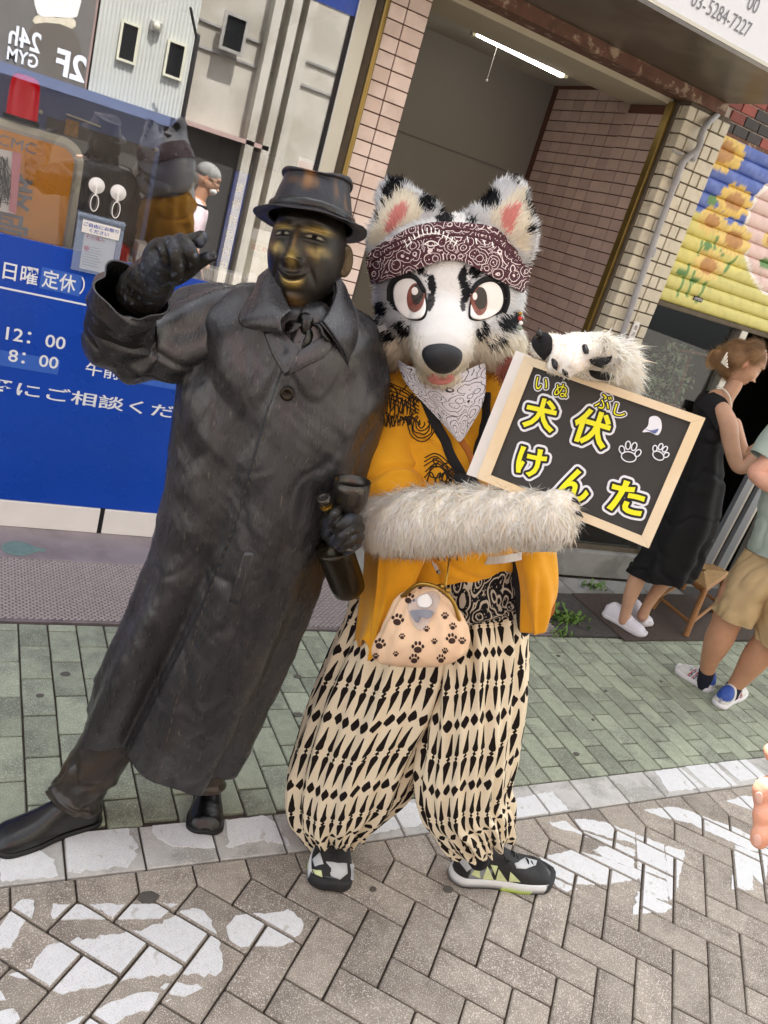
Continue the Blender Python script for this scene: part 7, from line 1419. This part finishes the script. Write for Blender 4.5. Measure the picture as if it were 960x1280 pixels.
def trc(s, r, z):
    c = np.tile(STR[0], (len(s), 1)); c[(s < .22) & (z > .45)] = STR[1]; k = s * 9 + z * 1.2; c[(np.abs(r) > .45) & (s > .35) & (s < .62) & (np.abs(k - np.floor(k) - .5) < .14)] = STR[2]; c[(np.abs(r) > .45) & (s > .35) & (s < .62) & (np.abs(k - np.floor(k) - .12) < .10)] = STR[1] * .5; return c
for a1, a2 in (((888, 866), (846, 836)), ((896, 884), (924, 862))): shoe(mn_, gnd(*a1), gnd(*a2), .105, .10, M['sneaker_mesh'], M['rubber_white'], .024, name='trainer', col=trc, laces=M['rubber_white'])
# passer-by mirrored in the shop window ----------------------------------
hq = at(262, 226, 6.75); hx_, hz = hq[0], hq[2]; Yp = 6.8 - 6.75
pb_ = thing('person', (hx_, Yp, 0), 'grey-haired passer-by in a pale pink shirt and face mask, mirrored in the shop window', 'person')
mb = MB(); cols = []; dirp = V3(.93, .30, -.28); Rp = basis(dirp, V3(.12, 0, 1)); head_mesh(mb, cols, V3(hx_, Yp, hz), Rp, SK, 1.0)
def addw(P, R, base, mbx=None): V, F = tube([V3(*p) for p in P], R, nu=20); mb.add(V, F); cols.append(np.tile(base, (len(V), 1)))
addw([(hx_ - .02, Yp, hz - .06), (hx_ - .05, Yp, hz - .16), (hx_ - .07, Yp, hz - .26)], [.05, .055, .07], SK2); addw([(hx_ - .08, Yp, hz - .25), (hx_ - .10, Yp, .95)], [.12, .13], SK2)
for s in (-1, 1): addw([(hx_ - .09, Yp + s * .17, hz - .26), (hx_ - .12, Yp + s * .20, hz - .50), (hx_ + .06, Yp + s * .2, hz - .62)], [.05, .042, .035], SK2); addw([(hx_ - .08, Yp + s * .09, .95), (hx_ + s * .12, Yp + s * .09, .5), (hx_ + s * .2, Yp + s * .09, .06)], [.09, .06, .045], SK2)
mb.build('body', M['skin'], pb_, smooth=True, color=np.vstack(cols))
V, F = ball((0, 0, 0), (.080, .075, .100), 40, 26); V = V[:, [0, 1, 2]]; hv = place(V * V3(1, 1, 1) + V3(0, .048, -.022), V3(hx_, Yp, hz), Rp); obj('hair', hv, F, M['concrete'], pb_, smooth=True)
V, F = ball((0, -.052, .050), (.050, .036, .048), 24, 16); obj('face_mask', place(V, V3(hx_, Yp, hz), Rp), F, M['paper'], pb_, smooth=True)
V, F = tube([place(V3(x, .018, z_), V3(hx_, Yp, hz), Rp) for x, z_ in ((-.078, 0), (-.066, .06), (-.03, .088), (.03, .088), (.066, .06), (.078, 0))], .003, 8, 30); obj('glasses', V, F, M['black'], pb_, smooth=True)
tb = [(hx_ - .06, Yp, hz - .155, .07), (hx_ - .075, Yp, hz - .22, .155), (hx_ - .09, Yp, hz - .36, .175), (hx_ - .10, Yp, hz - .60, .17), (hx_ - .10, Yp, .82, .17)]
V, F = tube_open(np.array([p[:3] for p in tb]), np.array([p[3] for p in tb]), 50, 50, flat=.75, ref=(1, 0, 0), disp=lambda TH, T, G_: vnoise(G_.reshape(-1, 3), 5, 3).reshape(TH.shape) * .008); obj('shirt', V, F, M['shirt_pink'], pb_, smooth=True)
for s in (-1, 1):
    V, F = tube_open(np.array([(hx_ - .085, Yp + s * .13, hz - .24), (hx_ - .10, Yp + s * .19, hz - .34), (hx_ - .11, Yp + s * .205, hz - .46)]), np.array([.075, .078, .075]), 30, 20); obj('shirt_sleeve', V, F, M['shirt_pink'], pb_, smooth=True)
    V, F = tube([(hx_ - .08, Yp + s * .08, .86), (hx_ + s * .10, Yp + s * .09, .5), (hx_ + s * .19, Yp + s * .09, .08)], [.115, .09, .07], nu=20); obj('trouser_leg', V, F, M['sock_navy'], pb_, smooth=True)
    shoe(pb_, (hx_ + s * .19 - .07, Yp + s * .09, 0), (hx_ + s * .19 + .19, Yp + s * .09, 0), .1, .1, M['leather_black'], M['black'])
V, F = tube([(hx_ - .0, Yp + .10, hz - .20), (hx_ - .15, Yp + .14, hz - .21), (hx_ - .26, Yp + .1, hz - .35)], .014, 8, 20); obj('bag_strap', V, F, M['black'], pb_, smooth=True)
# bystander's hand in the foreground --------------------------------------
Dh = .62; hp_ = lambda x, y, l=0: CAM + ray(x, y) * (Dh - l); hn = thing('hand', hp_(985, 1010), 'pinkish bystander fingers entering at the right edge in the foreground', 'hand'); mb = MB()
for pts in ([(1010, 985, 0, 20), (975, 985, .01, 17), (957, 988, .015, 15), (954, 1000, .012, 12)], [(1015, 1020, 0, 20), (975, 1012, .01, 17), (957, 1016, .015, 14.5), (954, 1028, .012, 12)], [(1015, 1045, 0, 19), (978, 1040, .01, 16), (956, 1040, .015, 14), (949, 1050, .012, 11)], [(1010, 955, .0, 16), (985, 945, .01, 12), (966, 944, .01, 10)], [(1040, 965, -.01, 22), (1010, 940, .0, 17), (980, 935, .0, 13), (962, 938, .005, 8)], [(1010, 1000, -.01, 34), (1050, 1020, -.02, 44), (1110, 1060, -.02, 36), (1200, 1120, -.02, 38)]):
    V, F = tube([hp_(*p[:3]) for p in pts], [p[3] * Dh / 1000 for p in pts], nu=24); mb.add(V, F)
V, F = remesh(mb, .0016, 3); q = projpx(V); c = skc(V, np.array(G('e8ab8e')), 5); w_ = np.clip(.5 + vnoise(V, 30, 9, 2), 0, 1)[:, None] * .25; c = c * (1 - w_) + np.array(G('dd8f78')) * w_; fo = obj('fingers', V, F, M['skin'], hn, smooth=True, color=c); bvf = bvh_of(V, F); pm('nail', G('f0c0ae'), .25, var=.03)
for q in ([(944, 993), (950, 990), (954, 996), (952, 1004), (946, 1004)], [(942, 1046), (948, 1043), (952, 1049), (950, 1057), (944, 1058)]): patch('nail', bvf, q, M['nail'], fo, off=.0001, thick=.0004, res=5)
line_on('crease', bvf, [(941, 1010), (950, 1014), (958, 1012)], M['nail'], fo, r=.0004, off=.0); line_on('crease', bvf, [(940, 1033), (950, 1036), (958, 1034)], M['nail'], fo, r=.0004, off=.0)
# ================================================================== STREET OBJECTS ON THE RIGHT
mp2 = [gnd(*p) for p in ((712, 743), (783, 806), (1010, 800), (1010, 730), (800, 735))]
mp2 = [(3.19, 3.10), (3.19, 2.62), (4.9, 2.68), (4.9, 3.22)]; V, F = prism(mp2, .004, .012, .002); obj('door_mat', V, F, M['mat_brown'], None, label='large dark brown doormat under the stool and the woman in black', cat='doormat')
sto = thing('stool', (3.9, 2.92, .012), 'low wooden stool with a woven straw seat beside the open door', 'stool')
FS2 = Frame((3.87, 2.87, 0)); ga = lambda x, y, z=.012: gnd(x, y, z)
L1, L2, L3 = ga(812, 757), ga(857, 795), ga(892, 766); L1 = L2 + (L1 - L2) * .92; L4 = L1 + L3 - L2; Hs = .27; cs_ = (L1 + L2 + L3 + L4) / 4; tops = [cs_ + (l - cs_) * .80 + V3(0, 0, Hs) for l in (L1, L2, L3, L4)]
for l, t in zip((L1, L2, L3, L4), tops): V, F = tube([l, (l + t) / 2, t], .0165, nu=8, nv=4, caps=False, sm=True); obj('leg', V, F, M['wood'], sto)
for a_, b_ in ((0, 1), (1, 2), (2, 3), (3, 0)):
    ls = (L1, L2, L3, L4); f = .28; V, F = tube([ls[a_] + (tops[a_] - ls[a_]) * f, ls[b_] + (tops[b_] - ls[b_]) * f], .010, 8, 2, sm=False); obj('stretcher', V, F, M['wood'], sto); V, F = tube([tops[a_], tops[b_]], .014, 8, 2, sm=False); obj('seat_rail', V, F, M['wood'], sto)
tc_ = sum(tops) / 4
def inter(a_, b_, n_):
    o = []
    for i in range(n_): o.append(a_ + (b_ - a_) * (i + .5) / n_)
    return o
mb = MB()
for k in range(4):
    A_, B_ = tops[k], tops[(k + 1) % 4]
    for i in range(9):
        f = 1 - i / 9 * .95; a2_, b2_ = tc_ + (A_ - tc_) * f, tc_ + (B_ - tc_) * f; V, F = tube([a2_ + V3(0, 0, .012), (a2_ + b2_) / 2 + V3(0, 0, .006), b2_ + V3(0, 0, .012)], .0085, 8, 8); mb.add(V, F)
mb.build('woven_seat', M['straw'], sto, smooth=True, kind='stuff')
# folding grey gate leaves leaning by the door
fg_ = thing('folding_gate', (3.9, 3.3, 0), 'grey metal folding gate leaves standing beside the open shop door', 'gate')
for (xa, ya, xb, yb_, w1, Yg) in ((968, 548, 884, 708, 11, 3.05), (982, 560, 899, 716, 11, 3.03)):
    T_, B_ = at(xa, ya, Yg), at(xb, yb_, Yg); r_ = V3(1, 0, 0); wd = .042
    for nm, o0, o1, mt in (('panel', -wd, wd * .5, 'panel_grey'), ('edge_strip', wd * .52, wd * .95, 'alu')):
        P = [B_ + r_ * o0, B_ + r_ * o1, T_ + r_ * o1, T_ + r_ * o0]; P += [p + V3(0, .03, 0) for p in P]; obj(nm, P, [(0, 1, 2, 3), (7, 6, 5, 4)] + [(4 + j, 4 + (j + 1) % 4, (j + 1) % 4, j) for j in range(4)], M[mt], fg_)
# weeds in the cracks
def weeds(c, n, s, label):
    g = np.random.default_rng(int(c[0] * 100)); V = []; F = []
    for k in range(n):
        p = V3(c[0] + g.normal(0, .05) * s, c[1] + g.normal(0, .025) * s, 0.002); an = g.uniform(0, 6.28); l = g.uniform(.02, .06) * s; d = V3(math.cos(an) * .6, math.sin(an) * .6, .8); d /= np.linalg.norm(d); t = V3(-math.sin(an), math.cos(an), 0) * l * .16; m_ = p + d * l * .55
        b = len(V); V += [p - t * .4, p + t * .4, m_ - t, m_ + t, p + d * l - V3(0, 0, l * .25)]; F += [(b, b + 1, b + 3, b + 2), (b + 2, b + 3, b + 4)]
    obj('weeds', V, F, M['leaf_green'], None, label=label, cat='weeds', kind='stuff', origin=(c[0], c[1], 0))
weeds(gnd(706, 775), 130, 1.3, 'small green weeds growing by the orange jacket hem on the pavement edge'); weeds(gnd(740, 735), 60, 1.0, 'small dry weeds in the crack beside the doormat'); weeds(gnd(697, 793), 40, .8, 'tiny weeds'); weeds(gnd(400, 716), 30, .6, 'tiny green weeds at the foot of the entry floor behind the bottle')
# joints of the stone strip at the foot of the shops, small stains and leaves on the ground
for k in range(9):
    x = 2.9 + k * .33; 
    if x < 4.2: obj('stone_slab', *boxg(x, x + .322, 3.105, 3.30, -.02, .008, .003), M['concrete'], None, kind='structure')
pm('gum', G('5a5650'), .8, var=.2)
for (x, y, r) in ((82, 843, .010), (50, 870, .008), (372, 846, .010), (372, 894, .011), (720, 943, .009), (185, 1122, .016), (466, 1112, .007), (596, 755, .006), (560, 1112, .01), (698, 820, .007), (826, 852, .006), (757, 864, .006), (741, 900, .005)):
    c = gnd(x, y); n = 12; P = [(c[0] + r * (1 + .3 * rnd.random()) * math.cos(t) * 1.4, c[1] + r * (1 + .3 * rnd.random()) * math.sin(t)) for t in np.linspace(0, 6.28, n, endpoint=False)]; V = [(*p, .0032) for p in P] + [(*p, -.001) for p in P]; obj('ground_stain', V, [tuple(range(n))] + [(n + j, n + (j + 1) % n, (j + 1) % n, j) for j in range(n)], M['gum'], None, kind='structure')
